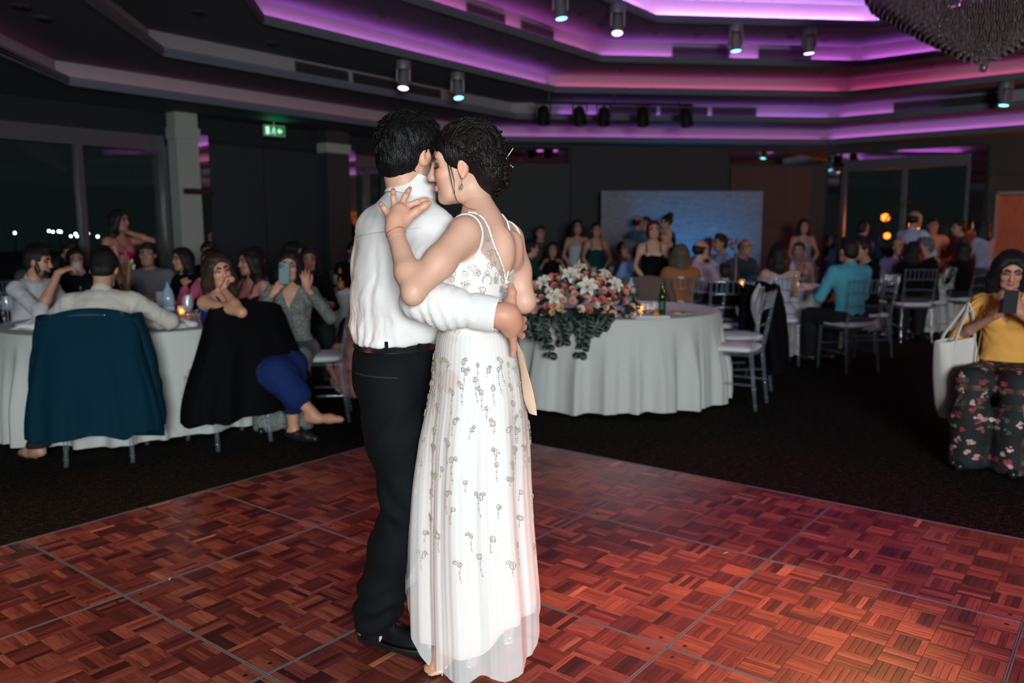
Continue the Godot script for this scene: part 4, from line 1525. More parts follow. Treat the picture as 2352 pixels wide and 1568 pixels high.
	put("napkin", Vector3(-1.5, y, -8.8), 2.0, "crumpled white napkin beside the groom's left arm")
	put("wine_glass", Vector3(-1.95, y, -8.95), 0, "wine glass left of the dark bottle with orange label")
	put("wine_glass", Vector3(-1.58, y, -9.0), 0, "wine glass touching the outline of the groom's sleeve")
	put("candle", Vector3(-1.35, y, -9.5), 0, "lit tealight behind the groom's shoulder")
	# --- dim tables: glasses, bottles, candles
	var dim := [
		[T_FAR, [["wine_glass", -0.62, 0.25, "wine glass on the far table, behind the bride's elbow"], ["wine_glass", -0.2, 0.45, "wine glass on the far table, left of the tallest lily"], ["wine_glass", 0.05, 0.3, "wine glass on the far table, behind the tallest lily"], ["wine_glass", 0.4, 0.42, "left of two wine glasses side by side on the far table"], ["wine_glass", 0.5, 0.4, "right of two wine glasses side by side on the far table"], ["water_bottle", -0.4, 0.2, "water bottle on the far table, behind the white lilies"], ["napkin", -0.55, 0.6, "white napkin on the far table, right of the bride's arm"], ["napkin", 0.6, 0.55, "white napkin on the far table, above the coral roses"], ["tumbler", 0.2, 0.55, "tumbler on the far table above the roses"], ["candle", -0.1, 0.1, "lit tealight on the far table"]]],
		[T_RIGHT, [["wine_glass", -0.75, 0.2, "wine glass in front of the pale pink blouse"], ["wine_glass", -0.55, 0.55, "wine glass left of the thin tall vase"], ["wine_glass", 0.35, 0.5, "wine glass before the small white posy"], ["wine_glass", 0.6, 0.1, "wine glass beside the teal shirted man"], ["water_bottle", 0.5, -0.1, "water bottle between the red dress and the teal shirt"], ["candle", 0.3, 0.62, "tealight glowing under the small white posy"], ["candle", -0.2, 0.2, "tealight left of the thin tall vase"], ["tumbler", 0.1, 0.7, "tumbler of amber drink on the right table's near edge"], ["napkin", -0.45, 0.65, "crumpled napkin by the thin tall vase"], ["napkin", 0.55, 0.5, "crumpled napkin near the teal shirted man's hand"], ["plate", 0.0, 0.6, "plate on the right table's near edge"]]],
		[T_FAR_RIGHT, [["wine_glass", -0.5, 0.3, "wine glass on the farthest table behind the teal shirt"], ["wine_glass", 0.2, 0.5, "wine glass on the farthest table, near the long-haired guest"], ["water_bottle", -0.1, 0.0, "water bottle on the farthest table"], ["candle", -0.3, 0.1, "tealight on the farthest table, left one"], ["candle", 0.25, 0.1, "tealight on the farthest table, right one"], ["napkin", -0.55, 0.55, "napkin on the farthest table's near edge"]]]]
	for e in dim:
		for q in e[1]:
			put(q[0], e[0] + Vector3(q[1], y, q[2]), q[1] * 7.0, q[3])
	slim_vase(T_RIGHT + Vector3(-0.35, y, 0.45))
	posy(T_RIGHT + Vector3(0.28, y, 0.3))

func tall_glass(at: Vector3) -> void:
	var o := thing("candle_cylinder", at, 0, "tall empty glass cylinder standing left of the left table's water bottle", "vase")
	var mb := MB.new()
	mb.lathe([Vector2(0.032, 0), Vector2(0.034, 0.004), Vector2(0.034, 0.22), Vector2(0.032, 0.22), Vector2(0.031, 0.01), Vector2(0.001, 0.008)], 20)
	part("cylinder", mb.mesh(), glass("clear_glass", Color(0.9, 0.95, 1.0), 0.1), o)

func pampas(at: Vector3) -> void:
	var o := thing("pampas_vase", at, 0, "bunch of dried pampas and bunny-tail grass in a glass vase, left table", "vase")
	var mb := MB.new()
	mb.lathe([Vector2(0.04, 0), Vector2(0.055, 0.006), Vector2(0.06, 0.06), Vector2(0.034, 0.13), Vector2(0.03, 0.17), Vector2(0.028, 0.17), Vector2(0.032, 0.13), Vector2(0.057, 0.06), Vector2(0.001, 0.012)], 22)
	part("vase", mb.mesh(), glass("clear_glass", Color(0.9, 0.95, 1.0), 0.1), o)
	var g := RandomNumberGenerator.new()
	g.seed = 21
	var straw := cloth("straw", c8(176, 150, 108), 0.9, 0.4)
	var cream := cloth("bunny_tail", c8(208, 198, 182), 0.9, 0.5)
	var pink := cloth("pink_grass", c8(168, 96, 120), 0.9, 0.4)
	var stem := mat("dry_stem", c8(120, 104, 66), 0.8)
	for k in 22:
		var a := g.randf_range(-0.42, 0.35)
		var b := g.randf_range(-0.25, 0.25)
		var h := g.randf_range(0.24, 0.4)
		var tip := Vector3(sin(a) * h * 0.72 - 0.02, 0.08 + cos(a) * h, sin(b) * 0.18)
		mb = MB.new()
		mb.tube([Vector3(g.randf_range(-0.02, 0.02), 0.02, 0), Vector3(0, 0.15, 0), tip * 0.7 + Vector3(0, 0.03, 0), tip], 0.0022, 5)
		part("stem", mb.mesh(), stem, o)
		mb = MB.new()
		var d := (tip - Vector3(0, 0.15, 0)).normalized()
		var bunny := k % 5 == 0
		var n := 7
		var path := []
		var rad := []
		var len := 0.045 if bunny else g.randf_range(0.1, 0.18)
		for q in n:
			path.append(tip + d * (q / float(n - 1) - 0.55) * len + Vector3(g.randf_range(-0.003, 0.003), 0, 0))
			rad.append((0.012 if bunny else 0.013) * sin(PI * (0.1 + 0.82 * q / (n - 1.0))) + 0.0015)
		mb.tube(path, rad, 8)
		if not bunny:
			for q in 16:
				var p: Vector3 = path[g.randi_range(1, n - 2)]
				var out := Vector3(g.randf_range(-1, 1), g.randf_range(0.2, 1.0), g.randf_range(-1, 1)).normalized()
				mb.tube([p, p + out * 0.016, p + out * 0.026 + Vector3(0, 0.01, 0)], [0.003, 0.002, 0.0005], 4)
		part("plume", mb.mesh(), cream if bunny else (pink if k % 4 == 1 else straw), o)

func slim_vase(at: Vector3) -> void:
	var o := thing("slim_vase", at, 0, "thin tall vase with dried blooms on the right-hand table", "vase")
	var mb := MB.new()
	mb.lathe([Vector2(0.05, 0), Vector2(0.055, 0.01), Vector2(0.04, 0.06), Vector2(0.02, 0.12), Vector2(0.018, 0.36), Vector2(0.026, 0.4), Vector2(0.022, 0.4), Vector2(0.014, 0.36)], 18)
	part("vase", mb.mesh(), mat("vase_bronze", c8(80, 66, 44), 0.35, 0.4), o)
	var g := RandomNumberGenerator.new()
	g.seed = 4
	for k in 12:
		var tip := Vector3(g.randf_range(-0.11, 0.11), g.randf_range(0.44, 0.58), g.randf_range(-0.08, 0.08))
		mb = MB.new()
		mb.tube([Vector3(0, 0.36, 0), tip], 0.002, 5)
		part("stem", mb.mesh(), mat("dry_stem", c8(120, 104, 66), 0.8), o)
		part("bloom", rose_mesh(k % 3), mat("dry_bloom_%d" % (k % 2), [c8(140, 110, 70), c8(130, 74, 76)][k % 2], 0.9), o).transform = Transform3D(Basis.from_scale(Vector3.ONE * 0.028), tip)

func posy(at: Vector3) -> void:
	var o := thing("white_posy", at, 0, "small posy of white flowers beside the woman in red", "flowers")
	var mb := MB.new()
	tumbler(mb, 0.04, 0.11)
	part("vase", mb.mesh(), glass("clear_glass", Color(0.9, 0.95, 1.0), 0.1), o)
	var g := RandomNumberGenerator.new()
	g.seed = 9
	for k in 16:
		var a := g.randf() * TAU
		var r := g.randf_range(0.02, 0.1)
		var tip := Vector3(cos(a) * r, 0.24 - r * 0.7, sin(a) * r)
		mb = MB.new()
		mb.tube([Vector3(0, 0.03, 0), tip], 0.002, 5)
		part("stem", mb.mesh(), mat("leaf_green", c8(34, 62, 44), 0.6), o)
		part("bloom", rose_mesh(k % 3), mat("petal_white", c8(214, 210, 200), 0.7), o).transform = Transform3D(Basis.from_scale(Vector3.ONE * 0.026), tip)

# ---------------------------------------------------------------- flowers
func rose_mesh(kind: int) -> ArrayMesh:
	var key := "rose%d" % kind
	if cache.has(key):
		return cache[key]
	var g := RandomNumberGenerator.new()
	g.seed = 40 + kind
	var mb := MB.new()
	# petals: cupped patches in whorls, unit radius, opening along +y
	for whorl in 4:
		var n: int = [3, 4, 5, 6][whorl]
		var r: float = [0.26, 0.48, 0.72, 0.95][whorl] * (1.0 if kind < 2 else 0.92)
		var top: float = [0.78, 0.72, 0.58, 0.34][whorl]
		for k in n:
			var a0 := TAU * k / n + whorl * 0.6 + g.randf() * 0.3
			var half := PI / n * 1.35
			var l := []
			for q in 5:
				var f := q / 4.0
				var row := []
				for s in 7:
					var u := s / 3.0 - 1.0
					var a := a0 + u * half
					var rr := r * (0.35 + 0.65 * sin(f * 1.7)) * (1.0 + 0.12 * f * f)
					var y := -0.45 + (top + 0.45) * f - 0.16 * u * u * f
					if q == 4:
						rr += 0.1
						y -= 0.03
					row.append(Vector3(cos(a) * rr, y, sin(a) * rr))
				l.append(row)
			mb.rings(l, false, false)
	cache[key] = mb.mesh()
	return cache[key]

func lily_mesh() -> ArrayMesh:
	if cache.has("lily"):
		return cache.lily
	var mb := MB.new()
	for k in 6:
		var a0 := TAU * k / 6
		var big := 1.0 if k % 2 == 0 else 0.82
		var l := []
		for q in 8:
			var f := q / 7.0
			var w := 0.3 * big * pow(sin(PI * (0.08 + 0.9 * f)), 0.8)
			var r := 0.1 + 0.95 * f
			var y := 0.55 * sin(f * 1.9) - 0.35 * pow(f, 4.0)
			var row := []
			for s in 5:
				var u := s / 2.0 - 1.0
				var c := Vector3(cos(a0), 0, sin(a0))
				var t := Vector3(-sin(a0), 0, cos(a0))
				row.append(c * r + t * u * w + Vector3(0, y + 0.08 * absf(u) - 0.04, 0))
			l.append(row)
		mb.rings(l, false, false)
	cache.lily = mb.mesh()
	var st := MB.new()
	for k in 6:
		var a := TAU * k / 6 + 0.3
		st.tube([Vector3(0, 0.1, 0), Vector3(cos(a) * 0.2, 0.5, sin(a) * 0.2), Vector3(cos(a) * 0.3, 0.72, sin(a) * 0.3)], 0.018, 5)
		st.ball(Vector3(cos(a) * 0.3, 0.73, sin(a) * 0.3), Vector3(0.05, 0.025, 0.05), 6)
	cache.lily_stamen = st.mesh()
	return cache.lily

func leaf_mesh(kind: int) -> ArrayMesh:
	var key := "leaf%d" % kind
	if cache.has(key):
		return cache[key]
	var mb := MB.new()
	var l := []
	for q in 7:
		var f := q / 6.0
		var w: float = [0.34, 0.22, 0.42][kind] * pow(sin(PI * (0.04 + 0.92 * f)), [0.6, 1.0, 0.5][kind])
		l.append([Vector3(-w, 0.05 + 0.12 * sin(f * 3.0), f), Vector3(0, 0.12 * sin(f * 3.0), f), Vector3(w, 0.05 + 0.12 * sin(f * 3.0), f), Vector3(0, 0.12 * sin(f * 3.0) - 0.015, f)])
	mb.rings(l)
	cache[key] = mb.mesh()
	return cache[key]

func flowers() -> void:
	var o := thing("flower_arrangement", Vector3(0.5, TOP, -6.12), 0, "long arrangement of coral and peach roses, white lilies and trailing leaves on the table edge", "flowers")
	var g := RandomNumberGenerator.new()
	g.seed = 31
	var box := MB.new()
	box.cbox(Vector3(-0.3, 0.0, -0.07), Vector3(0.3, 0.07, 0.07), 0.02)
	part("foam_tray", box.mesh(), mat("foam_green", c8(20, 34, 22), 0.9), o)
	var petals := [c8(216, 132, 114), c8(228, 164, 132), c8(232, 182, 148), c8(208, 114, 102), c8(226, 172, 154), c8(222, 196, 166), c8(230, 216, 192)]
	for k in petals.size():
		var m := cloth("petal_%d" % k, petals[k], 0.65, 0.3)
		m.heightmap_enabled = false
		m.backlight_enabled = true
		m.backlight = Color(0.25, 0.14, 0.1)
	var leafm := [mat("leaf_dark", c8(22, 40, 32), 0.5), mat("leaf_mid", c8(30, 52, 40), 0.5), mat("leaf_grey", c8(44, 66, 56), 0.55)]
	# mound: x -0.44..0.4, a hump whose front drops over the table edge
	var dome := func(x, a): # a: 0 front foot .. 1 top .. 2 back
		var sx := clampf(1.0 - pow(absf(x / 0.46), 2.2), 0.0, 1.0)
		var h := 0.06 + 0.26 * sqrt(sx)
		var dz := 0.06 + 0.12 * sqrt(sx)
		return Vector3(x, h * sin(a * PI / 2), dz * cos(a * PI / 2))
	var leaf_n := 0
	for k in 170:
		var x := g.randf_range(-0.45, 0.42)
		var p: Vector3 = dome.call(x, g.randf_range(-0.1, 1.8)) * Vector3(1, 0.86, 0.86)
		var out := Vector3(p.x * 0.9, p.y + 0.02, p.z * 2.0 + 0.01).normalized()
		var lf := part("leaf", leaf_mesh(k % 3), leafm[g.randi_range(0, 2)], o)
		var fwd := (out + Vector3(g.randf_range(-0.8, 0.8), g.randf_range(-0.9, 0.3), g.randf_range(-0.4, 0.8))).normalized()
		lf.transform = Transform3D(Basis.looking_at(-fwd, (out + Vector3(0.01, 0.2, 0)).normalized()) * Basis.from_scale(Vector3.ONE * g.randf_range(0.06, 0.1)), p)
		leaf_n += 1
	# trailing sprays in front of the cloth
	for e in [[-0.24, 0.3], [-0.32, 0.16], [-0.14, 0.2], [0.0, 0.3], [0.03, 0.22], [0.14, 0.14], [-0.4, 0.12], [-0.06, 0.12], [0.2, 0.1]]:
		var path := []
		for q in 8:
			var f := q / 7.0
			path.append(Vector3(e[0] + 0.03 * sin(f * 3.0 + e[0] * 9.0), 0.05 - e[1] * f * f * 0.6 - e[1] * f * 0.4, 0.17 + 0.05 * sin(f * PI) ))
		var mb := MB.new()
		mb.tube(path, 0.0025, 5)
		part("stem", mb.mesh(), mat("leaf_green", c8(34, 62, 44), 0.6), o)
		for q in range(1, 8):
			for s in [-1.0, 1.0]:
				var lf := part("leaf", leaf_mesh([0, 2][q % 2]), leafm[g.randi_range(0, 2)], o)
				var fwd := Vector3(s * 0.8, -0.7, 0.25 + g.randf_range(-0.2, 0.3)).normalized()
				lf.transform = Transform3D(Basis.looking_at(-fwd, Vector3(0, 0.3, 1)) * Basis.from_scale(Vector3.ONE * g.randf_range(0.05, 0.075)), path[q])
	# roses, denser in the middle band
	var placed := []
	var made := 0
	for k in 900:
		if made >= 92:
			break
		var x := g.randf_range(-0.43, 0.4)
		var a := g.randf_range(-0.12, 1.35)
		var p: Vector3 = dome.call(x, a) * 1.02
		p.y += 0.01
		var r := g.randf_range(0.021, 0.031)
		var ok := true
		for q in placed:
			if (q[0] - p).length() < (q[1] + r) * 0.82:
				ok = false
				break
		if not ok:
			continue
		placed.append([p, r])
		made += 1
		var c := g.randi_range(0, 4)
		if g.randf() < 0.24:
			c = g.randi_range(5, 6)
		var out := Vector3(p.x * 0.8, p.y * 1.2, p.z * 2.2 + 0.06).normalized()
		var f := part("rose", rose_mesh(made % 3), mats["petal_%d" % c], o)
		var yb := (out + Vector3(g.randf_range(-0.3, 0.3), g.randf_range(-0.2, 0.3), g.randf_range(0, 0.3))).normalized()
		var xb := yb.cross(Vector3(0.3, 0.1, 1)).normalized()
		f.transform = Transform3D(Basis(xb, yb, xb.cross(yb)) * Basis(Vector3.UP, g.randf() * TAU) * Basis.from_scale(Vector3.ONE * r), p)
	# lilies
	var white := cloth("petal_lily", c8(222, 216, 202), 0.6, 0.3)
	white.heightmap_enabled = false
	for e in [[-0.26, 0.27, 0.1, 0.062], [-0.18, 0.17, 0.16, 0.066], [-0.06, 0.32, 0.1, 0.075], [0.06, 0.24, 0.16, 0.08], [0.27, 0.25, 0.1, 0.066], [0.02, 0.37, 0.02, 0.06], [-0.34, 0.14, 0.12, 0.055], [0.2, 0.33, 0.04, 0.05]]:
		var out := Vector3(e[0] * 0.8, e[1] * 1.3, e[2] * 3.0 + 0.15).normalized()
		var xb := out.cross(Vector3(0.2, 0, 1)).normalized()
		var t := Transform3D(Basis(xb, out, xb.cross(out)) * Basis(Vector3.UP, g.randf() * TAU) * Basis.from_scale(Vector3.ONE * e[3]), Vector3(e[0], e[1], e[2]))
		var f := part("lily", lily_mesh(), white, o)
		f.transform = t
		part("stamens", cache.lily_stamen, mat("pollen", c8(150, 110, 50), 0.8), f)
	# two closed lily buds standing up
	for e in [[0.0, 0.4, 0.02, 0.1], [-0.1, 0.36, 0.04, -0.4]]:
		var mb := MB.new()
		var b := Vector3(e[0], e[1] - 0.05, e[2])
		var d := Vector3(sin(e[3]), cos(e[3]), 0.1)
		mb.tube([b, b + d * 0.03, b + d * 0.07, b + d * 0.1], [0.006, 0.014, 0.012, 0.003], 8)
		part("bud", mb.mesh(), mat("bud_green", c8(170, 164, 100), 0.6), o)

# ---------------------------------------------------------------- smooth solids from capsules and ellipsoids
class Field:
	var kind := PackedInt32Array()      # 0 tapered capsule, 1 ellipsoid, 2 cut by a plane, 3 carved ellipsoid
	var pa := PackedVector3Array()
	var pd := PackedVector3Array()
	var il := PackedFloat32Array()
	var ra := PackedFloat32Array()
	var rb := PackedFloat32Array()
	var kk := PackedFloat32Array()
	var inv: Array[Transform3D] = []
	var rr := PackedVector3Array()
	var col := PackedColorArray()
	var color := Color.WHITE
	var grow := 0.0
	var clip_lo := Vector3.ONE * -1e3
	var clip_hi := Vector3.ONE * 1e3
	func _add(t: int, a: Vector3, d: Vector3, r1: float, r2: float, k: float, x: Transform3D, r: Vector3) -> void:
		kind.append(t)
		pa.append(a)
		pd.append(d)
		il.append(1.0 / maxf(d.length_squared(), 1e-9))
		ra.append(r1)
		rb.append(r2)
		kk.append(k)
		inv.append(x)
		rr.append(r)
		col.append(color)
	func cap(a: Vector3, b: Vector3, r1: float, r2: float, k := 0.02) -> void:
		_add(0, a, b - a, r1 + grow, r2 + grow, k, Transform3D.IDENTITY, Vector3.ONE)
	func ell(c: Vector3, r: Vector3, k := 0.02, b := Basis.IDENTITY) -> void:
		r += Vector3.ONE * grow
		var q := Basis(b.x * r.x, b.y * r.y, b.z * r.z)
		_add(1, c, Vector3.ZERO, maxf(r.x, maxf(r.y, r.z)), 0, k, Transform3D(q, c).affine_inverse(), Vector3(1 / r.x, 1 / r.y, 1 / r.z))
	func carve(c: Vector3, r: Vector3, k := 0.01, b := Basis.IDENTITY) -> void:
		var q := Basis(b.x * r.x, b.y * r.y, b.z * r.z)
		_add(3, c, Vector3.ZERO, 0, 0, k, Transform3D(q, c).affine_inverse(), Vector3(1 / r.x, 1 / r.y, 1 / r.z))
	func cut(n: Vector3, through: Vector3, k := 0.004) -> void:   # takes away the side n points to
		var m := n.normalized()
		_add(2, m, Vector3.ZERO, m.dot(through), 0, k, Transform3D.IDENTITY, Vector3.ONE)
	func wedge(n1: Vector3, n2: Vector3, through: Vector3, k := 0.003) -> void:   # takes away what lies behind both planes
		_add(4, n1.normalized(), n2.normalized(), n1.normalized().dot(through), n2.normalized().dot(through), k, Transform3D.IDENTITY, Vector3.ONE)
	func march(p: Vector3, d: Vector3, far := 0.4) -> Vector3:   # from a point inside out to the surface along d
		var all := PackedInt32Array(range(kind.size()))
		var a := 0.0
		var b := far
		d = d.normalized()
		for q in 18:
			var m := (a + b) / 2
			if at(p + d * m, all) < 0.0:
				a = m
			else:
				b = m
		return p + d * a
	func chain(pts: Array, radii: Array, k := 0.02) -> void:
		for j in pts.size() - 1:
			cap(pts[j], pts[j + 1], radii[j], radii[j + 1], k)
	func one(j: int, p: Vector3) -> float:
		match kind[j]:
			0:
				var v := p - pa[j]
				var t := clampf(v.dot(pd[j]) * il[j], 0.0, 1.0)
				return (v - pd[j] * t).length() - ra[j] - (rb[j] - ra[j]) * t
			2:
				return pa[j].dot(p) - ra[j]
			4:
				return maxf(pa[j].dot(p) - ra[j], pd[j].dot(p) - rb[j])
		var q: Vector3 = inv[j] * p
		var l := q.length()
		return l * (l - 1.0) / maxf((q * rr[j]).length(), 1e-6)
	func at(p: Vector3, ids: PackedInt32Array) -> float:
		var m := 9.0
		for j in ids:
			var e: float
			var kj := kind[j]
			if kj == 0:
				var v := p - pa[j]
				var t := clampf(v.dot(pd[j]) * il[j], 0.0, 1.0)
				e = (v - pd[j] * t).length() - ra[j] - (rb[j] - ra[j]) * t
			elif kj == 2:
				e = pa[j].dot(p) - ra[j]
			elif kj == 4:
				e = maxf(pa[j].dot(p) - ra[j], pd[j].dot(p) - rb[j])
			else:
				var q: Vector3 = inv[j] * p
				var l := q.length()
				e = l * (l - 1.0) / maxf((q * rr[j]).length(), 1e-6)
			var k := kk[j]
			if kj < 2:
				var h := maxf(k - absf(m - e), 0.0)
				m = minf(m, e) - h * h / k * 0.25
			else:
				if kj > 2:
					e = -e
				var h := maxf(k - absf(m - e), 0.0)
				m = maxf(m, e) + h * h / k * 0.25
		return m
	func into(mb: MB, cell: float, warp = null, soft := 0.0) -> void:
		# surface nets over the blocks that the surface may cross
		var lo := Vector3.ONE * 1e3
		var hi := Vector3.ONE * -1e3
		var all := PackedInt32Array()
		for j in kind.size():
			all.append(j)
			if kind[j] < 2:
				var r := Vector3.ONE * (maxf(ra[j], rb[j]) + cell * 2.0)
				lo = lo.min(pa[j] - r).min(pa[j] + pd[j] - r)
				hi = hi.max(pa[j] + r).max(pa[j] + pd[j] + r)
		lo = lo.max(clip_lo)
		hi = hi.min(clip_hi)
		var nx := int((hi.x - lo.x) / cell / 4) * 4 + 8
		var ny := int((hi.y - lo.y) / cell / 4) * 4 + 8
		var nz := int((hi.z - lo.z) / cell / 4) * 4 + 8
		var sx := nx + 1
		var sxy := sx * (ny + 1)
		var val := PackedFloat32Array()
		val.resize(sxy * (nz + 1))
		val.fill(9.0)
		var vid := PackedInt32Array()
		vid.resize(sxy * (nz + 1))
		vid.fill(-1)
		var stack := []
		for z in range(0, nz, 16):
			for y in range(0, ny, 16):
				for x in range(0, nx, 16):
					stack.append([x, y, z, 16, all])
		var leaves := []
		while stack.size():
			var e: Array = stack.pop_back()
			var s: int = e[3]
			var c := lo + Vector3(e[0] + s * 0.5, e[1] + s * 0.5, e[2] + s * 0.5) * cell
			var hd := s * cell * 0.8661
			var ids: PackedInt32Array = e[4]
			var near := 9.0
			var es := PackedFloat32Array()
			for j in ids:
				var d := one(j, c)
				es.append(d)
				if kind[j] < 2 and d < near:
					near = d
			if near > hd * 1.35 + 0.03:
				continue
			var keep := PackedInt32Array()
			for n in ids.size():
				var j := ids[n]
				if kind[j] < 2:
					if es[n] < near + 2.0 * hd + kk[j]:
						keep.append(j)
				elif kind[j] == 2:
					if es[n] > hd + 0.02 and keep.size() >= 0 and es[n] > hd * 1.05 + kk[j]:
						keep.clear()
						break
					if es[n] > -hd - kk[j] - maxf(0.0, -near) - hd:
						keep.append(j)
				else:
					if es[n] < 2.0 * hd + kk[j]:
						keep.append(j)
			if keep.is_empty():
				continue
			var m := at(c, keep)
			if absf(m) > hd * 1.35:
				continue
			if s > 4:
				var h := s / 2
				for q in 8:
					stack.append([e[0] + (h if q & 1 else 0), e[1] + (h if q & 2 else 0), e[2] + (h if q & 4 else 0), h, keep])
			else:
				var x0: int = e[0]
				var y0: int = e[1]
				var z0: int = e[2]
				if x0 + 4 > nx or y0 + 4 > ny or z0 + 4 > nz:
					continue
				leaves.append([x0, y0, z0, keep])
				for z in 5:
					for y in 5:
						var r := (z0 + z) * sxy + (y0 + y) * sx + x0
						for x in 5:
							if val[r + x] == 9.0:
								val[r + x] = at(lo + Vector3(x0 + x, y0 + y, z0 + z) * cell, keep)
		var mixed := false
		for j in col.size():
			mixed = mixed or col[j] != col[0]
		var cells := PackedInt32Array()
		for e in leaves:
			for z in 4:
				for y in 4:
					for x in 4:
						var r: int = (e[2] + z) * sxy + (e[1] + y) * sx + e[0] + x
						var v0 := val[r]
						var v1 := val[r + 1]
						var v2 := val[r + sx]
						var v3 := val[r + sx + 1]
						var v4 := val[r + sxy]
						var v5 := val[r + sxy + 1]
						var v6 := val[r + sxy + sx]
						var v7 := val[r + sxy + sx + 1]
						var neg := int(v0 < 0) + int(v1 < 0) + int(v2 < 0) + int(v3 < 0) + int(v4 < 0) + int(v5 < 0) + int(v6 < 0) + int(v7 < 0)
						if neg == 0 or neg == 8:
							continue
						var sum := Vector3.ZERO
						var n := 0.0
						if (v0 < 0) != (v1 < 0): sum += Vector3(v0 / (v0 - v1), 0, 0); n += 1
						if (v2 < 0) != (v3 < 0): sum += Vector3(v2 / (v2 - v3), 1, 0); n += 1
						if (v4 < 0) != (v5 < 0): sum += Vector3(v4 / (v4 - v5), 0, 1); n += 1
						if (v6 < 0) != (v7 < 0): sum += Vector3(v6 / (v6 - v7), 1, 1); n += 1
						if (v0 < 0) != (v2 < 0): sum += Vector3(0, v0 / (v0 - v2), 0); n += 1
						if (v1 < 0) != (v3 < 0): sum += Vector3(1, v1 / (v1 - v3), 0); n += 1
						if (v4 < 0) != (v6 < 0): sum += Vector3(0, v4 / (v4 - v6), 1); n += 1
						if (v5 < 0) != (v7 < 0): sum += Vector3(1, v5 / (v5 - v7), 1); n += 1
						if (v0 < 0) != (v4 < 0): sum += Vector3(0, 0, v0 / (v0 - v4)); n += 1
						if (v1 < 0) != (v5 < 0): sum += Vector3(1, 0, v1 / (v1 - v5)); n += 1
						if (v2 < 0) != (v6 < 0): sum += Vector3(0, 1, v2 / (v2 - v6)); n += 1
						if (v3 < 0) != (v7 < 0): sum += Vector3(1, 1, v3 / (v3 - v7)); n += 1
						var p := lo + (Vector3(e[0] + x, e[1] + y, e[2] + z) + sum / n) * cell
						var ids: PackedInt32Array = e[3]
						if mixed and ids.size() > 1:
							var best := 9.0
							var bj := 0
							for j in ids:
								if kind[j] < 2:
									var d := one(j, p)
									if d < best:
										best = d
										bj = j
							var c := col[bj]
							if soft > 0.0:
								var wsum := 1.0
								for j in ids:
									if j != bj and kind[j] < 2 and col[j] != col[bj]:
										var w := maxf(0.0, 1.0 - (one(j, p) - best) / soft) * 0.5
										c = c * 1.0 + (col[j] - c) * w
							mb.col = c
						else:
							mb.col = col[ids[0]]
						vid[r] = mb.vert(p)
						cells.append(r)
		for r in cells:
			var v0 := val[r] < 0
			var o := [[1, sx, sxy], [sx, sxy, 1], [sxy, 1, sx]]
			for q in o:
				var v1 := val[r + q[0]]
				if v1 == 9.0 or (v1 < 0) == v0:
					continue
				if r - q[1] - q[2] < 0:
					continue
				var a := vid[r - q[1] - q[2]]
				var b := vid[r - q[2]]
				var c := vid[r]
				var d := vid[r - q[1]]
				if a < 0 or b < 0 or d < 0:
					continue
				if v0:
					mb.quad(a, b, c, d)
				else:
					mb.quad(a, d, c, b)
		if warp != null:
			mb.normals()
			for k in mb.v.size():
				mb.v[k] += mb.n[k] * warp.call(mb.v[k], mb.n[k])

# ---------------------------------------------------------------- people
func skin(tone: float) -> StandardMaterial3D:
	var key := "skin"
	if not mats.has(key):
		var m := mat(key, Color.WHITE, 0.5)
		m.vertex_color_use_as_albedo = true
		m.subsurf_scatter_enabled = true
		m.subsurf_scatter_strength = 0.08
	return mats[key]

func hair_mat(key: String, c: Color) -> StandardMaterial3D:
	if mats.has(key):
		return mats[key]
	var m := mat(key, c, 0.46)
	m.metallic_specular = 0.35
	m.heightmap_enabled = true
	m.heightmap_texture = noise_tex("hair_h", 0.03, [], 256, 3)
	m.heightmap_scale = 0.25
	m.uv1_triplanar = true
	m.uv1_scale = Vector3(30, 3.0, 30)
	return m

func add_hand(f: Field, wrist: Vector3, dir: Vector3, back: Vector3, side: float, curl := 0.35, spread := 0.12, s := 1.0, thumb_in := 0.35) -> void:
	# dir: wrist to knuckles, back: out of the back of the hand, side: +1 when the thumb lies along back x dir
	var z := dir.normalized()
	var y := (back - z * back.dot(z)).normalized()
	var x := y.cross(z) * side
	var w := wrist
	f.ell(w + z * 0.052 * s, Vector3(0.038, 0.0155, 0.05) * s, 0.014, Basis(x, y, z))
	f.cap(w - z * 0.01, w + z * 0.02 * s, 0.024 * s, 0.025 * s, 0.02)
	for k in 4:
		var u: float = [0.026, 0.0085, -0.0095, -0.026][k]
		var l: float = [0.068, 0.077, 0.072, 0.056][k] * s
		var a := spread * (1.5 - k) * 0.8
		var d0 := (z * cos(a) + x * sin(a)).normalized()
		var base: Vector3 = w + z * [0.088, 0.094, 0.09, 0.081][k] * s + x * u * s
		var c1: float = curl * [0.8, 1.0, 1.1, 1.2][k]
		var d1 := (d0 * cos(c1) - y * sin(c1))
		var d2: Vector3 = (d0 * cos(c1 * 2.1) - y * sin(c1 * 2.1))
		var d3: Vector3 = (d0 * cos(c1 * 2.9) - y * sin(c1 * 2.9))
		var p1: Vector3 = base + d1 * l * 0.45
		var p2: Vector3 = p1 + d2 * l * 0.31
		var p3: Vector3 = p2 + d3 * l * 0.24
		f.chain([base - d0 * 0.012 * s, base, p1, p2, p3], [0.0092 * s, 0.0095 * s, 0.0088 * s, 0.008 * s, 0.007 * s], 0.004)
	var t0 := w + z * 0.022 * s + x * 0.024 * s - y * 0.004
	var td := (x * (0.9 - thumb_in) + z * (0.75 + thumb_in * 0.3) - y * thumb_in).normalized()
	var t1 := t0 + td * 0.038 * s
	var td2 := (td + z * 0.5 - y * 0.15).normalized()
	f.chain([t0, t1, t1 + td2 * 0.03 * s, t1 + (td2 + z * 0.3).normalized() * 0.052 * s], [0.014 * s, 0.0115 * s, 0.01 * s, 0.008 * s], 0.008)

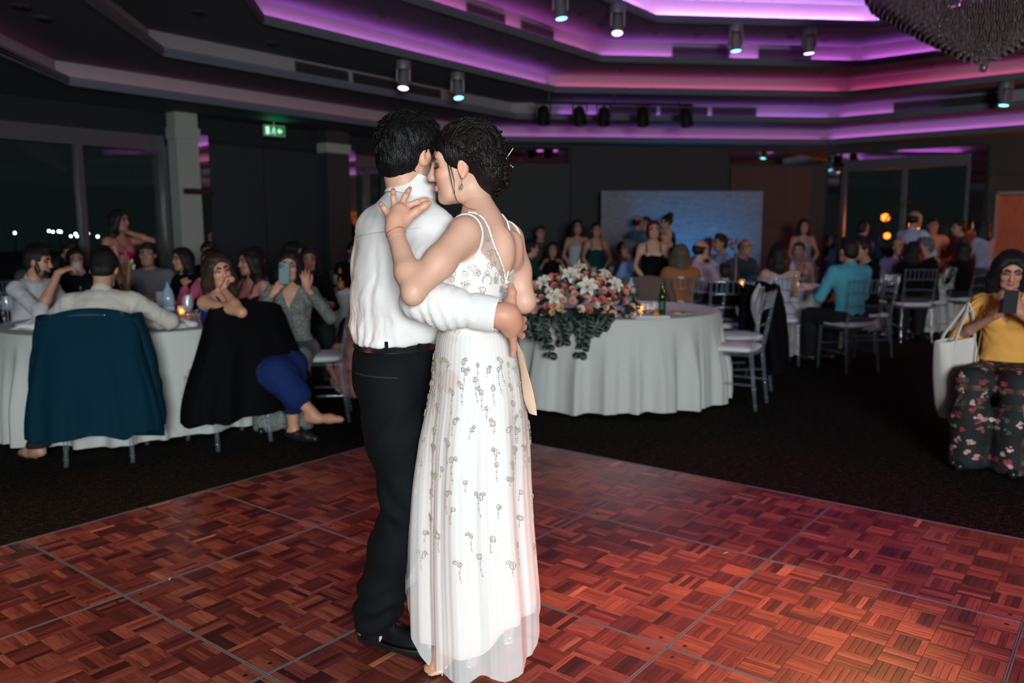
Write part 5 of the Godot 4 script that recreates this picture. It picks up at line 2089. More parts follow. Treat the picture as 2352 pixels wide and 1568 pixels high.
func add_head(f: Field, c: Vector3, b: Basis, s: float, sex: String, tone: Color, bald := false, beard := Color(0, 0, 0, 0)) -> void:
	# c: middle of the head, b: x to the person's left, y up, z to the front
	var P := func(x, y, z): return c + b * (Vector3(x, y, z) * s)
	var m := 1.0 if sex == "m" else 0.0
	f.color = tone
	f.ell(P.call(0, 0.028, -0.012), Vector3(0.074, 0.088, 0.094) * s, 0.02, b)
	f.ell(P.call(0, -0.035, 0.026), Vector3(0.056 + 0.003 * m, 0.078, 0.058) * s, 0.03, b)
	f.cap(P.call(-0.03, -0.082, 0.045), P.call(0.03, -0.082, 0.045), (0.022 + 0.004 * m) * s, (0.022 + 0.004 * m) * s, 0.03)
	f.ell(P.call(0, -0.097, 0.064), Vector3(0.022, 0.016, 0.018) * s, 0.02, b)
	f.color = tone * Color(1.06, 0.94, 0.9)
	for q in [-1.0, 1.0]:
		f.ell(P.call(q * 0.036, -0.022, 0.062), Vector3(0.022, 0.02, 0.018) * s, 0.025, b)
		f.ell(P.call(q * 0.075, -0.006, -0.008), Vector3(0.01, 0.03, 0.019) * s, 0.006, b * Basis(Vector3.UP, q * 0.35))
	f.color = tone
	f.cap(P.call(0, 0.02, 0.08), P.call(0, -0.024, 0.101), 0.0085 * s, 0.011 * s, 0.014)
	f.ell(P.call(0, -0.028, 0.097), Vector3(0.0165, 0.0095, 0.013) * s, 0.01, b)
	f.cap(P.call(-0.045, 0.036, 0.062), P.call(0.045, 0.036, 0.062), 0.013 * s, 0.013 * s, 0.03)
	for q in [-1.0, 1.0]:
		f.carve(P.call(q * 0.031, 0.012, 0.0945), Vector3(0.018, 0.011, 0.013) * s, 0.012, b)
	f.color = tone * Color(0.25, 0.22, 0.22)
	for q in [-1.0, 1.0]:
		f.ell(P.call(q * 0.031, 0.009, 0.0745), Vector3(0.0115, 0.0034, 0.0085) * s, 0.002, b)
		f.color = Color(0.02, 0.015, 0.012)
		f.chain([P.call(q * 0.014, 0.031, 0.0865), P.call(q * 0.034, 0.037, 0.082), P.call(q * 0.052, 0.031, 0.068)], [0.0022 * s, 0.0026 * s, 0.0016 * s], 0.003)
		f.color = tone * Color(0.25, 0.22, 0.22)
	f.color = tone.lerp(Color(0.36, 0.06, 0.07), 0.3 if m > 0.5 else 0.6)
	f.ell(P.call(0, -0.057, 0.0865), Vector3(0.022, 0.0055, 0.0085) * s, 0.004, b)
	f.ell(P.call(0, -0.0655, 0.0855), Vector3(0.018, 0.0062, 0.0085) * s, 0.004, b)
	if beard.a > 0.0:
		f.color = Color(beard.r, beard.g, beard.b)
		f.ell(P.call(0, -0.083, 0.046), Vector3(0.056, 0.034, 0.045) * s, 0.01, b)
		for q in [-1.0, 1.0]:
			f.cap(P.call(q * 0.058, -0.07, 0.03), P.call(q * 0.068, -0.01, 0.012), 0.017 * s, 0.012 * s, 0.015)
	f.color = tone

func hair_field(f: Field, c: Vector3, b: Basis, s: float, style: String, neck: Vector3) -> void:
	var P := func(x, y, z): return c + b * (Vector3(x, y, z) * s)
	match style:
		"short", "crop":
			var g := 0.0 if style == "short" else -0.004
			f.ell(P.call(0, 0.04, -0.018), Vector3(0.085 + g, 0.093 + g, 0.104 + g) * s, 0.02, b)
			f.ell(P.call(0, -0.02, -0.052), Vector3(0.072, 0.07, 0.062) * s, 0.02, b)
			f.ell(P.call(0.02, 0.112, 0.035), Vector3(0.05, 0.022, 0.04) * s, 0.03, b)
			f.carve(P.call(0, -0.055, 0.1), Vector3(0.082, 0.115, 0.098) * s, 0.012, b)
			f.carve(P.call(0, -0.12, 0.0), Vector3(0.12, 0.075, 0.075) * s, 0.012, b)
		"bald":
			f.ell(P.call(0, 0.01, -0.02), Vector3(0.081, 0.08, 0.1) * s, 0.02, b)
			f.cut(b * Vector3(0, 1, 0.25), P.call(0, 0.045, -0.02))
			f.carve(P.call(0, 0.0, 0.1), Vector3(0.1, 0.2, 0.105) * s, 0.01, b)
			f.carve(P.call(0, -0.12, 0.0), Vector3(0.12, 0.07, 0.075) * s, 0.012, b)
		"long", "wave":
			f.ell(P.call(0, 0.04, -0.02), Vector3(0.09, 0.095, 0.106) * s, 0.02, b)
			f.ell(P.call(0, 0.1, 0.0), Vector3(0.07, 0.03, 0.07) * s, 0.03, b)
			var drop := Vector3(0, -0.34 if style == "long" else -0.26, 0) * s
			for q in [-1.0, 1.0]:
				f.chain([P.call(q * 0.07, 0.02, -0.03), P.call(q * 0.088, -0.08, -0.03), P.call(q * 0.085, -0.15, -0.045) + drop * 0.15, P.call(q * 0.07, -0.1, -0.06) + drop * 0.75], [0.04 * s, 0.04 * s, 0.042 * s, 0.024 * s], 0.04)
				f.cap(P.call(q * 0.06, 0.05, 0.045), P.call(q * 0.088, -0.08, 0.0), 0.026 * s, 0.03 * s, 0.03)
			f.chain([P.call(0, 0, -0.06), P.call(0, -0.14, -0.07), P.call(0, -0.12, -0.085) + drop * 0.8], [0.075 * s, 0.07 * s, 0.04 * s], 0.05)
			f.carve(P.call(0, -0.04, 0.1), Vector3(0.064, 0.118, 0.085) * s, 0.015, b)
		"bob":
			f.ell(P.call(0, 0.035, -0.02), Vector3(0.095, 0.1, 0.108) * s, 0.02, b)
			f.ell(P.call(0, -0.05, -0.045), Vector3(0.098, 0.085, 0.075) * s, 0.03, b)
			f.carve(P.call(0, -0.045, 0.1), Vector3(0.066, 0.12, 0.085) * s, 0.015, b)
		"updo", "bun":
			f.ell(P.call(0, 0.04, -0.02), Vector3(0.087, 0.095, 0.106) * s, 0.02, b)
			f.carve(P.call(0, -0.05, 0.1), Vector3(0.072, 0.118, 0.09) * s, 0.015, b)
			f.carve(P.call(0, -0.12, 0.01), Vector3(0.12, 0.06, 0.07) * s, 0.015, b)
			if style == "bun":
				f.ell(P.call(0, 0.12, -0.07), Vector3(0.062, 0.055, 0.062) * s, 0.02, b)
			else:
				f.ell(P.call(0, -0.005, -0.11), Vector3(0.062, 0.06, 0.05) * s, 0.02, b)

func torso(f: Field, J: Dictionary, sex: String, s: float) -> void:
	var xl: Vector3 = (J.shL - J.shR).normalized()
	var up: Vector3 = (J.neck - J.pelvis).normalized()
	var b := Basis(xl, up, xl.cross(up)).orthonormalized()
	var xp: Vector3 = (J.hipL - J.hipR).normalized()
	var bp := Basis(xp, up, xp.cross(up)).orthonormalized()
	var m := sex == "m"
	f.ell(J.pelvis + Vector3(0, 0.02, 0) * s, Vector3(0.158 if m else 0.165, 0.115, 0.112) * s, 0.05, bp)
	var w: Vector3 = J.pelvis.lerp(J.neck, 0.36)
	f.ell(w, Vector3(0.14 if m else 0.122, 0.14, 0.1 if m else 0.092) * s, 0.06, b)
	var ch: Vector3 = J.pelvis.lerp(J.neck, 0.7)
	f.ell(ch, Vector3(0.165 if m else 0.145, 0.155, 0.112 if m else 0.1) * s, 0.06, b)
	if not m:
		for q in [-1.0, 1.0]:
			f.ell(ch + b * Vector3(q * 0.066, 0.0, 0.075) * s, Vector3(0.052, 0.055, 0.05) * s, 0.03, b)
	var base: Vector3 = J.neck - up * 0.035 * s
	f.cap(J.shL.lerp(base, 0.15), base, 0.05 * s, 0.052 * s, 0.05)
	f.cap(J.shR.lerp(base, 0.15), base, 0.05 * s, 0.052 * s, 0.05)

func arms(f: Field, J: Dictionary, sex: String, s: float, upto := 1.0, sides := "LR") -> void:
	var g := 1.0 if sex == "m" else 0.86
	for q in sides:
		f.chain([J["sh" + q], J["el" + q]], [0.049 * s * g, 0.038 * s * g], 0.03)
		var w: Vector3 = J["el" + q].lerp(J["wr" + q], upto)
		f.chain([J["el" + q], J["el" + q].lerp(w, 0.35), w], [0.038 * s * g, 0.039 * s * g, lerpf(0.036, 0.026, upto) * s * g], 0.02)

func legs(f: Field, J: Dictionary, sex: String, s: float, fat := 0.0) -> void:
	for q in "LR":
		f.chain([J["hip" + q], J["kn" + q]], [(0.088 + fat) * s, (0.058 + fat) * s], 0.04)
		var kn: Vector3 = J["kn" + q]
		var an: Vector3 = J["an" + q]
		f.chain([kn, kn.lerp(an, 0.32), an], [(0.056 + fat) * s, (0.056 + fat) * s, (0.036 + fat * 1.2) * s], 0.03)

func feet(f: Field, J: Dictionary, s: float, r := 0.034) -> void:
	for q in "LR":
		var an: Vector3 = J["an" + q]
		var toe: Vector3 = J["toe" + q]
		f.cap(an, an.lerp(toe, 0.15) - Vector3(0, 0.035, 0) * s, r * s, r * s, 0.03)
		f.chain([an + Vector3(0, -0.045, 0) * s - (toe - an).normalized() * 0.035 * s, an.lerp(toe, 0.6) - Vector3(0, 0.012, 0) * s, toe], [r * s, r * 0.98 * s, r * 0.8 * s], 0.03)

func pose(sit: bool, s: float, sex: String, o: Dictionary) -> Dictionary:
	# joints in the person's own axes: faces +z, left is +x; floor at y = 0
	var J := {}
	var hip_y := 0.535 if sit else 0.9 * s
	var lean: float = o.get("lean", 0.06)
	var tilt: float = o.get("tilt", 0.0)
	var twist: float = o.get("twist", 0.0)
	var P := Vector3(0, hip_y, 0)
	var up := Vector3(sin(tilt), cos(tilt) * cos(lean), sin(lean)).normalized()
	var tor := 0.5 * s
	J.pelvis = P
	J.neck = P + up * tor
	var hd: Array = o.get("head", [0.0, 0.0, 0.0])
	var nb := Basis(Vector3.UP, twist)
	J.head = J.neck + (up * 0.75 + Vector3(0, 0.25, 0)).normalized() * 0.155 * s + nb * Vector3(sin(-hd[2]) * 0.05, 0, 0.03 + 0.05 * sin(hd[1])) * s
	J.hb = nb * Basis(Vector3.UP, hd[0]) * Basis(Vector3.RIGHT, hd[1]) * Basis(Vector3.BACK, hd[2])
	var sw := (0.185 if sex == "m" else 0.158) * s
	for q in ["L", "R"]:
		var d := 1.0 if q == "L" else -1.0
		J["sh" + q] = J.neck + nb * Vector3(d * sw, -0.055 * s, 0)
		J["hip" + q] = P + Vector3(d * 0.088 * s, -0.02, 0.0)
		if sit:
			J["kn" + q] = P + Vector3(d * 0.12 * s, -0.01, 0.43 * s)
			J["an" + q] = Vector3(d * 0.12 * s, 0.095, 0.42 * s)
			J["toe" + q] = Vector3(d * 0.14 * s, 0.035, 0.58 * s)
		else:
			J["kn" + q] = Vector3(d * 0.095 * s, 0.48 * s, 0.02)
			J["an" + q] = Vector3(d * 0.1 * s, 0.09, -0.02)
			J["toe" + q] = Vector3(d * 0.12 * s, 0.032, 0.14)
		var arm: Array = o.get("arm" + q, ["rest"])
		var sh: Vector3 = J["sh" + q]
		match arm[0]:
			"rest":
				J["el" + q] = sh + nb * Vector3(d * 0.07, -0.25, 0.1) * s
				J["wr" + q] = Vector3(d * 0.1 * s, maxf(0.79, hip_y + 0.2 * s) if sit else sh.y - 0.42 * s, 0.36 * s if sit else 0.16)
			"down":
				J["el" + q] = sh + Vector3(d * 0.07, -0.27, -0.02) * s
				J["wr" + q] = sh + Vector3(d * 0.06, -0.5, 0.06) * s
			"lap":
				J["el" + q] = sh + Vector3(d * 0.08, -0.26, 0.04) * s
				J["wr" + q] = Vector3(d * 0.06, hip_y + 0.1, 0.26) * s
			"up":
				J["el" + q] = sh + nb * Vector3(d * 0.1, -0.2, 0.16) * s
				J["wr" + q] = sh + nb * Vector3(d * -0.02, 0.02, 0.27) * s
			_:
				J["el" + q] = arm[0]
				J["wr" + q] = arm[1]
	for k in o.get("joints", {}):
		J[k] = o.joints[k]
	return J

const BLACK_HAIR := Color(0.012, 0.010, 0.010)
func guest(o: Dictionary) -> Node3D:
	var sex: String = o.get("sex", "f")
	var s: float = o.get("s", 1.0 if sex == "m" else 0.94)
	var sit: bool = o.get("sit", true)
	var near: bool = o.get("near", false)
	var at: Vector3 = o.at
	var look: Vector3 = o.look - at
	var root := thing("person", Vector3(at.x, 0.0, at.z), atan2(look.x, look.z), o.label, "person")
	var J := pose(sit, s, sex, o)
	var cb := 0.014 if near else 0.03
	var hs := s * (0.98 if sex == "m" else 0.95)
	var tone: Color = o.get("tone", SKIN)
	# body: one mesh; torso, arms, legs on one grid, head and hands on finer ones
	var mb := MB.new()
	var f := Field.new()
	f.color = tone
	torso(f, J, sex, s)
	arms(f, J, sex, s)
	legs(f, J, sex, s)
	feet(f, J, s, 0.03)
	f.cap(J.neck - Vector3(0, 0.02, 0), J.head + J.hb * Vector3(0, -0.07, -0.02) * s, 0.052 * s if sex == "m" else 0.045 * s, 0.05 * s if sex == "m" else 0.044 * s, 0.03)
	f.into(mb, cb)
	f = Field.new()
	f.color = tone
	add_head(f, J.head, J.hb, hs, sex, tone, false, o.get("beard", Color(0, 0, 0, 0)))
	f.cap(J.neck, J.head + J.hb * Vector3(0, -0.06, -0.02) * s, 0.052 * s if sex == "m" else 0.045 * s, 0.05 * s if sex == "m" else 0.044 * s, 0.03)
	f.into(mb, 0.0048 if near else 0.0105, null, 0.004)
	f = Field.new()
	f.color = tone * Color(1.05, 0.95, 0.92)
	for q in ["L", "R"]:
		var e: Vector3 = J["el" + q]
		var w: Vector3 = J["wr" + q]
		var h: Dictionary = o.get("hand" + q, {})
		var dir: Vector3 = h.get("dir", (w - e).normalized() * 0.6 + Vector3(0, -0.1, 0.25))
		add_hand(f, w, dir, h.get("back", Vector3(0, 1, 0.25)), -1.0 if q == "L" else 1.0, h.get("curl", 0.4), h.get("spread", 0.1), s * (1.0 if sex == "m" else 0.9), h.get("thumb", 0.35))
	f.into(mb, 0.0055 if near else 0.0105)
	part("body", mb.mesh(true), skin(1.0), root)
	# hair
	if o.get("hair", "short") != "none":
		mb = MB.new()
		f = Field.new()
		hair_field(f, J.head, J.hb, hs, o.get("hair", "short"), J.neck)
		f.into(mb, 0.006 if near else 0.013)
		var hc: Color = o.get("hairc", BLACK_HAIR)
		part("hair", mb.mesh(), hair_mat("hair_" + hc.to_html(false), hc.linear_to_srgb()), root)
	# clothes
	var top: Array = o.get("top", ["shirt", Color(0.6, 0.6, 0.6)])
	var hem: Vector3 = J.pelvis + Vector3(0, -0.05, 0)
	f = Field.new()
	var up: Vector3 = (J.neck - J.pelvis).normalized()
	var nz: Vector3 = (J.shL - J.shR).normalized().cross(up)
	match top[0]:
		"shirt", "jacket", "tee", "blouse", "vneck":
			f.grow = 0.012 if top[0] != "jacket" else 0.022
			torso(f, J, sex, s)
			arms(f, J, sex, s, {"shirt": 0.93, "jacket": 0.9, "tee": 0.12, "blouse": 0.93, "vneck": 0.02}[top[0]] if not o.has("rolled") else o.rolled)
			f.grow = 0.0
			f.cut(-up, hem + Vector3(0, 0.01, 0))
			if top[0] in ["blouse", "vneck"]:
				var xs: Vector3 = (J.shL - J.shR).normalized()
				var ap: Vector3 = J.neck - up * 0.13 * s
				f.wedge(-up * 0.9 + xs * 1.9 - nz * 0.35, -up * 0.9 - xs * 1.9 - nz * 0.35, ap)
			f.cut(up + nz * (0.5 if top[0] == "jacket" else 0.25), J.neck + up * 0.022 * s)
		"dress", "camisole":
			f.grow = 0.01
			torso(f, J, sex, s)
			if sit:
				f.grow = 0.03
				for q in "LR":
					f.cap(J["hip" + q], J["kn" + q], 0.085 * s, 0.06 * s, 0.1)
					if top[0] == "dress":
						f.cap(J["kn" + q], J["kn" + q].lerp(J["an" + q], 0.55), 0.062 * s, 0.07 * s, 0.1)
			else:
				f.grow = 0.02
				for q in "LR":
					f.chain([J["hip" + q], J["kn" + q], J["an" + q]], [0.1 * s, 0.1 * s, 0.12 * s], 0.12)
				f.cut(Vector3.DOWN, Vector3(0, 0.1 if top[0] == "dress" else 0.5, 0))
			f.grow = 0.0
			f.cut(up + nz * top[2] if top.size() > 2 else up + nz * 0.45, J.neck - up * 0.1 * s)
	mb = MB.new()
	var tn := FastNoiseLite.new()
	tn.seed = int(absf(at.x * 100.0)) + 3
	tn.frequency = 7.0
	var wr := func(p: Vector3, n: Vector3): return 0.008 * (absf(tn.get_noise_3d(p.x + p.y * 0.5, p.y * 0.7, p.z)) - 0.15) + 0.0022 * sin(p.y * 52.0 + p.x * 21.0 + 7.0 * tn.get_noise_3d(p.x, p.y, p.z))
	f.into(mb, 0.012 if near else 0.024, wr)
	var tm: Material = top[1] if top[1] is Material else cloth("cloth_" + (top[1] as Color).to_html(false), top[1])
	part(top[0], mb.mesh(), tm, root)
	if top[0] in ["shirt", "jacket"]:
		mb = MB.new()
		var cl := []
		var ax: Vector3 = (J.head + J.hb * Vector3(0, -0.07, -0.02) * s - J.neck).normalized()
		var cx: Vector3 = (J.shL - J.shR).normalized()
		var cz: Vector3 = cx.cross(ax).normalized()
		for q in [[0.054, -0.01], [0.058, 0.028], [0.062, 0.03], [0.07, 0.0], [0.072, -0.02]]:
			var ring := []
			for k in 20:
				var a := -TAU * k / 20 + PI / 2
				ring.append(J.neck + (cx * cos(a) + cz * sin(a)) * q[0] * s + ax * (q[1] - 0.018 * sin(a)) * s)
			cl.append(ring)
		mb.rings(cl, false)
		part("collar", mb.mesh(), tm if top[0] == "shirt" else cloth("cloth_white", c8(205, 205, 205)), root)
	if top[0] in ["dress", "camisole"]:
		mb = MB.new()
		for q in ["L", "R"]:
			var sh: Vector3 = J.neck.lerp(J["sh" + q], 0.55)
			mb.tube([sh + nz * 0.115 * s - up * 0.085 * s, sh + nz * 0.065 * s + up * 0.0 * s, sh + up * 0.037 * s, sh - nz * 0.07 * s - up * 0.02 * s, sh - nz * 0.112 * s - up * 0.1 * s], 0.007, 6)
		part("strap", mb.mesh(), tm, root)
	var bot: Color = o.get("bottom", Color(0.02, 0.022, 0.026))
	if top[0] != "dress":
		f = Field.new()
		f.grow = 0.014
		f.ell(J.pelvis + Vector3(0, 0.0, 0), Vector3(0.16, 0.11, 0.115) * s, 0.05)
		if o.has("skirt"):
			for q in "LR":
				f.chain([J["hip" + q], J["kn" + q], J["kn" + q].lerp(J["an" + q], 0.5) + Vector3(0, 0, 0.05), J["an" + q] + Vector3(0, -0.03, 0.05)], [0.092 * s, 0.07 * s, 0.075 * s, 0.09 * s], 0.08)
		elif not (top[0] == "camisole" and sit):
			legs(f, J, sex, s, 0.012)
		else:
			for q in "LR":
				f.cap(J["hip" + q], J["kn" + q], 0.09 * s, 0.065 * s, 0.08)
		f.grow = 0.0
		f.cut(Vector3.UP, J.pelvis + Vector3(0, 0.07, 0))
		f.cut(Vector3.DOWN, Vector3(0, 0.02 if o.has("skirt") else 0.085, 0))
		mb = MB.new()
		f.into(mb, 0.016 if near else 0.028)
		part("skirt" if o.has("skirt") else "trousers", mb.mesh(), o.skirt if o.has("skirt") else cloth("cloth_" + bot.to_html(false), bot.linear_to_srgb()), root)
	var shoe: Color = o.get("shoe", Color(0.012, 0.012, 0.014))
	f = Field.new()
	feet(f, J, s, 0.036)
	f.cut(Vector3.UP + Vector3(0, 0, -0.2), Vector3(0, 0.085, 0.4 if sit else 0.0))
	f.cut(Vector3.DOWN, Vector3(0, 0.004, 0))
	mb = MB.new()
	f.into(mb, 0.011 if near else 0.02)
	part("shoes", mb.mesh(), mat("leather_" + shoe.to_html(false), shoe.linear_to_srgb(), 0.35), root)
	return root

# ---------------------------------------------------------------- guests
func guests() -> void:
	var white := c8(196, 196, 200)
	# ---- nearest guests
	var drink := guest({"at": Vector3(-3.92, 0, -6.45), "look": Vector3(-1.5, 0, -5.9), "sex": "m", "near": true, "label": "bearded man in a rolled-up white shirt drinking from a tumbler, left table", "top": ["shirt", white], "rolled": 0.12, "beard": Color(0.02, 0.014, 0.012, 1), "head": [0.32, 0.12, -0.05], "lean": 0.2,
		"armR": [Vector3(-0.25, 0.80, 0.37), Vector3(-0.1, 1.1, 0.43)], "armL": ["rest"], "handR": {"dir": Vector3(0.55, 0.35, 0.5), "back": Vector3(-0.5, 0.6, -0.2), "curl": 0.55, "thumb": 0.5}})
	var tum := put("tumbler", drink.transform * Vector3(0.02, 1.085, 0.55), 0.0, "tumbler of amber drink raised to the bearded man's mouth")
	tum.rotation = Vector3(0.3, 0.4, 0.5)
	guest({"at": Vector3(-2.54, 0, -4.9), "look": T_LEFT, "sex": "m", "near": true, "label": "man in a white shirt seen from behind, bowed over the left table", "top": ["shirt", c8(202, 196, 186)], "head": [0.0, 0.5, 0.05], "lean": 0.34, "s": 1.02,
		"armL": [Vector3(0.36, 0.82, 0.3), Vector3(0.16, 0.8, 0.5)], "armR": [Vector3(-0.37, 0.82, 0.3), Vector3(-0.14, 0.8, 0.5)], "shoe": Color(0.16, 0.045, 0.015), "joints": {"knL": Vector3(0.24, 0.5, 0.34), "anL": Vector3(0.4, 0.095, 0.05), "toeL": Vector3(0.52, 0.035, 0.16)}})
	guest({"at": Vector3(-1.9, 0, -5.28), "look": Vector3(-0.92, 0, -5.0), "sex": "f", "near": true, "hair": "wave", "hairc": Color(0.035, 0.02, 0.013), "tone": Color(0.55, 0.28, 0.18), "label": "smiling brown-haired woman resting her cheek on her fist over the black coat", "top": ["dress", c8(26, 44, 92)], "head": [-0.55, 0.05, 0.2], "lean": -0.05, "tilt": -0.05,
		"armR": [Vector3(-0.24, 0.905, 0.3), Vector3(-0.135, 1.04, 0.1)], "handR": {"dir": Vector3(0.35, 0.8, 0.1), "back": Vector3(-0.5, 0.2, -0.6), "curl": 0.95}, "armL": ["lap"],
		"joints": {"knR": Vector3(-0.08, 0.5, 0.42), "anR": Vector3(-0.06, 0.25, 0.66), "toeR": Vector3(-0.02, 0.21, 0.84), "anL": Vector3(0.1, 0.09, 0.42), "knL": Vector3(0.1, 0.52, 0.42), "toeL": Vector3(0.1, 0.035, 0.58)}})
	guest({"at": Vector3(-2.2, 0, -6.95), "look": T_LEFT, "sex": "f", "near": true, "hair": "long", "tone": Color(0.5, 0.25, 0.2), "label": "long-haired woman in dark red seen in profile behind the filming woman", "top": ["dress", c8(84, 18, 30)], "armR": ["rest"], "armL": ["rest"], "lean": 0.08, "head": [-0.15, 0.0, 0.0]})
	guest({"at": Vector3(-2.62, 0, -7.15), "look": T_LEFT, "sex": "f", "hair": "long", "label": "woman in a pink blouse with clasped hands, behind the smiling woman", "top": ["shirt", c8(176, 84, 110)], "armR": ["up"], "armL": ["up"]})
	var film := guest({"at": Vector3(-1.64, 0, -5.98), "look": Vector3(-1.3, 0, 0), "sex": "f", "near": true, "hair": "long", "tone": Color(0.55, 0.29, 0.2), "label": "woman in a grey patterned dress filming with her phone", "top": ["blouse", patterned()], "skirt": patterned(), "head": [0.05, 0.02, -0.06], "lean": 0.02,
		"armR": [Vector3(-0.27, 0.76, 0.17), Vector3(-0.075, 0.965, 0.28)], "armL": [Vector3(0.31, 0.78, 0.16), Vector3(0.165, 1.0, 0.25)], "handR": {"dir": Vector3(0.55, 0.75, 0.05), "back": Vector3(-0.3, 0.2, 0.9), "curl": 0.6, "thumb": 0.6}, "handL": {"dir": Vector3(-0.12, 0.95, 0.1), "back": Vector3(0.25, -0.1, 0.9), "curl": 0.28, "spread": 0.16}})
	camera_phone(film.transform * Vector3(0.025, 1.115, 0.335), film.rotation.y)
	guest({"at": Vector3(-1.9, 0, -7.55), "look": Vector3(-0.5, 0, -3), "sex": "f", "hair": "long", "tone": Color(0.4, 0.2, 0.13), "label": "dark-haired woman in black half hidden by the filming woman's raised hand", "top": ["tee", c8(18, 18, 20)]})
	guest({"at": Vector3(-1.42, 0, -7.0), "look": Vector3(-1.0, 0, -3), "sex": "f", "s": 0.82, "near": true, "hair": "long", "label": "girl with very long dark hair sitting on the carpet by the groom", "top": ["dress", c8(206, 150, 150)], "tone": Color(0.5, 0.26, 0.19), "lean": 0.02, "armL": [Vector3(0.24, 0.3, 0.06), Vector3(0.2, 0.1, 0.3)], "armR": [Vector3(-0.22, 0.3, 0.02), Vector3(-0.1, 0.14, 0.24)],
		"joints": FLOOR_SIT, "head": [0.1, 0.05, 0.0], "on_floor": true})
	var lady := guest({"at": Vector3(3.02, 0, -4.86), "look": Vector3(1.9, 0, -3.4), "sex": "f", "near": true, "hair": "long", "tone": Color(0.46, 0.23, 0.15), "label": "dark-haired woman in a yellow ruffled top looking down at her phone, right edge", "top": ["vneck", c8(226, 166, 84)], "head": [0.25, 0.36, 0.0], "lean": 0.06, "skirt": floral(),
		"armR": [Vector3(-0.25, 0.74, 0.1), Vector3(-0.03, 0.9, 0.3)], "armL": [Vector3(0.25, 0.76, 0.1), Vector3(0.1, 0.9, 0.28)], "handR": {"dir": Vector3(0.4, 0.6, 0.25), "back": Vector3(-0.4, 0.1, 0.7), "curl": 0.6}, "handL": {"dir": Vector3(-0.3, 0.6, 0.3), "back": Vector3(0.4, 0.1, 0.7), "curl": 0.6}})
	ruffle(lady)
	small_phone(lady.transform * Vector3(0.04, 0.985, 0.36), lady.rotation.y)
	guest({"at": Vector3(-4.1, 0, -8.4), "look": Vector3(-2.2, 0, -7.7), "sex": "f", "sit": false, "near": true, "s": 0.985, "hair": "long", "tone": Color(0.36, 0.17, 0.12), "label": "standing woman in a hot pink satin dress with one arm bent up", "top": ["dress", c8(214, 24, 92)], "head": [0.1, 0.0, 0.0],
		"armL": [Vector3(0.2, 1.33, 0.28), Vector3(0.06, 1.43, 0.07)], "armR": ["down"], "handL": {"dir": Vector3(-0.3, 0.1, -0.5), "back": Vector3(0, 1, 0), "curl": 0.5}})
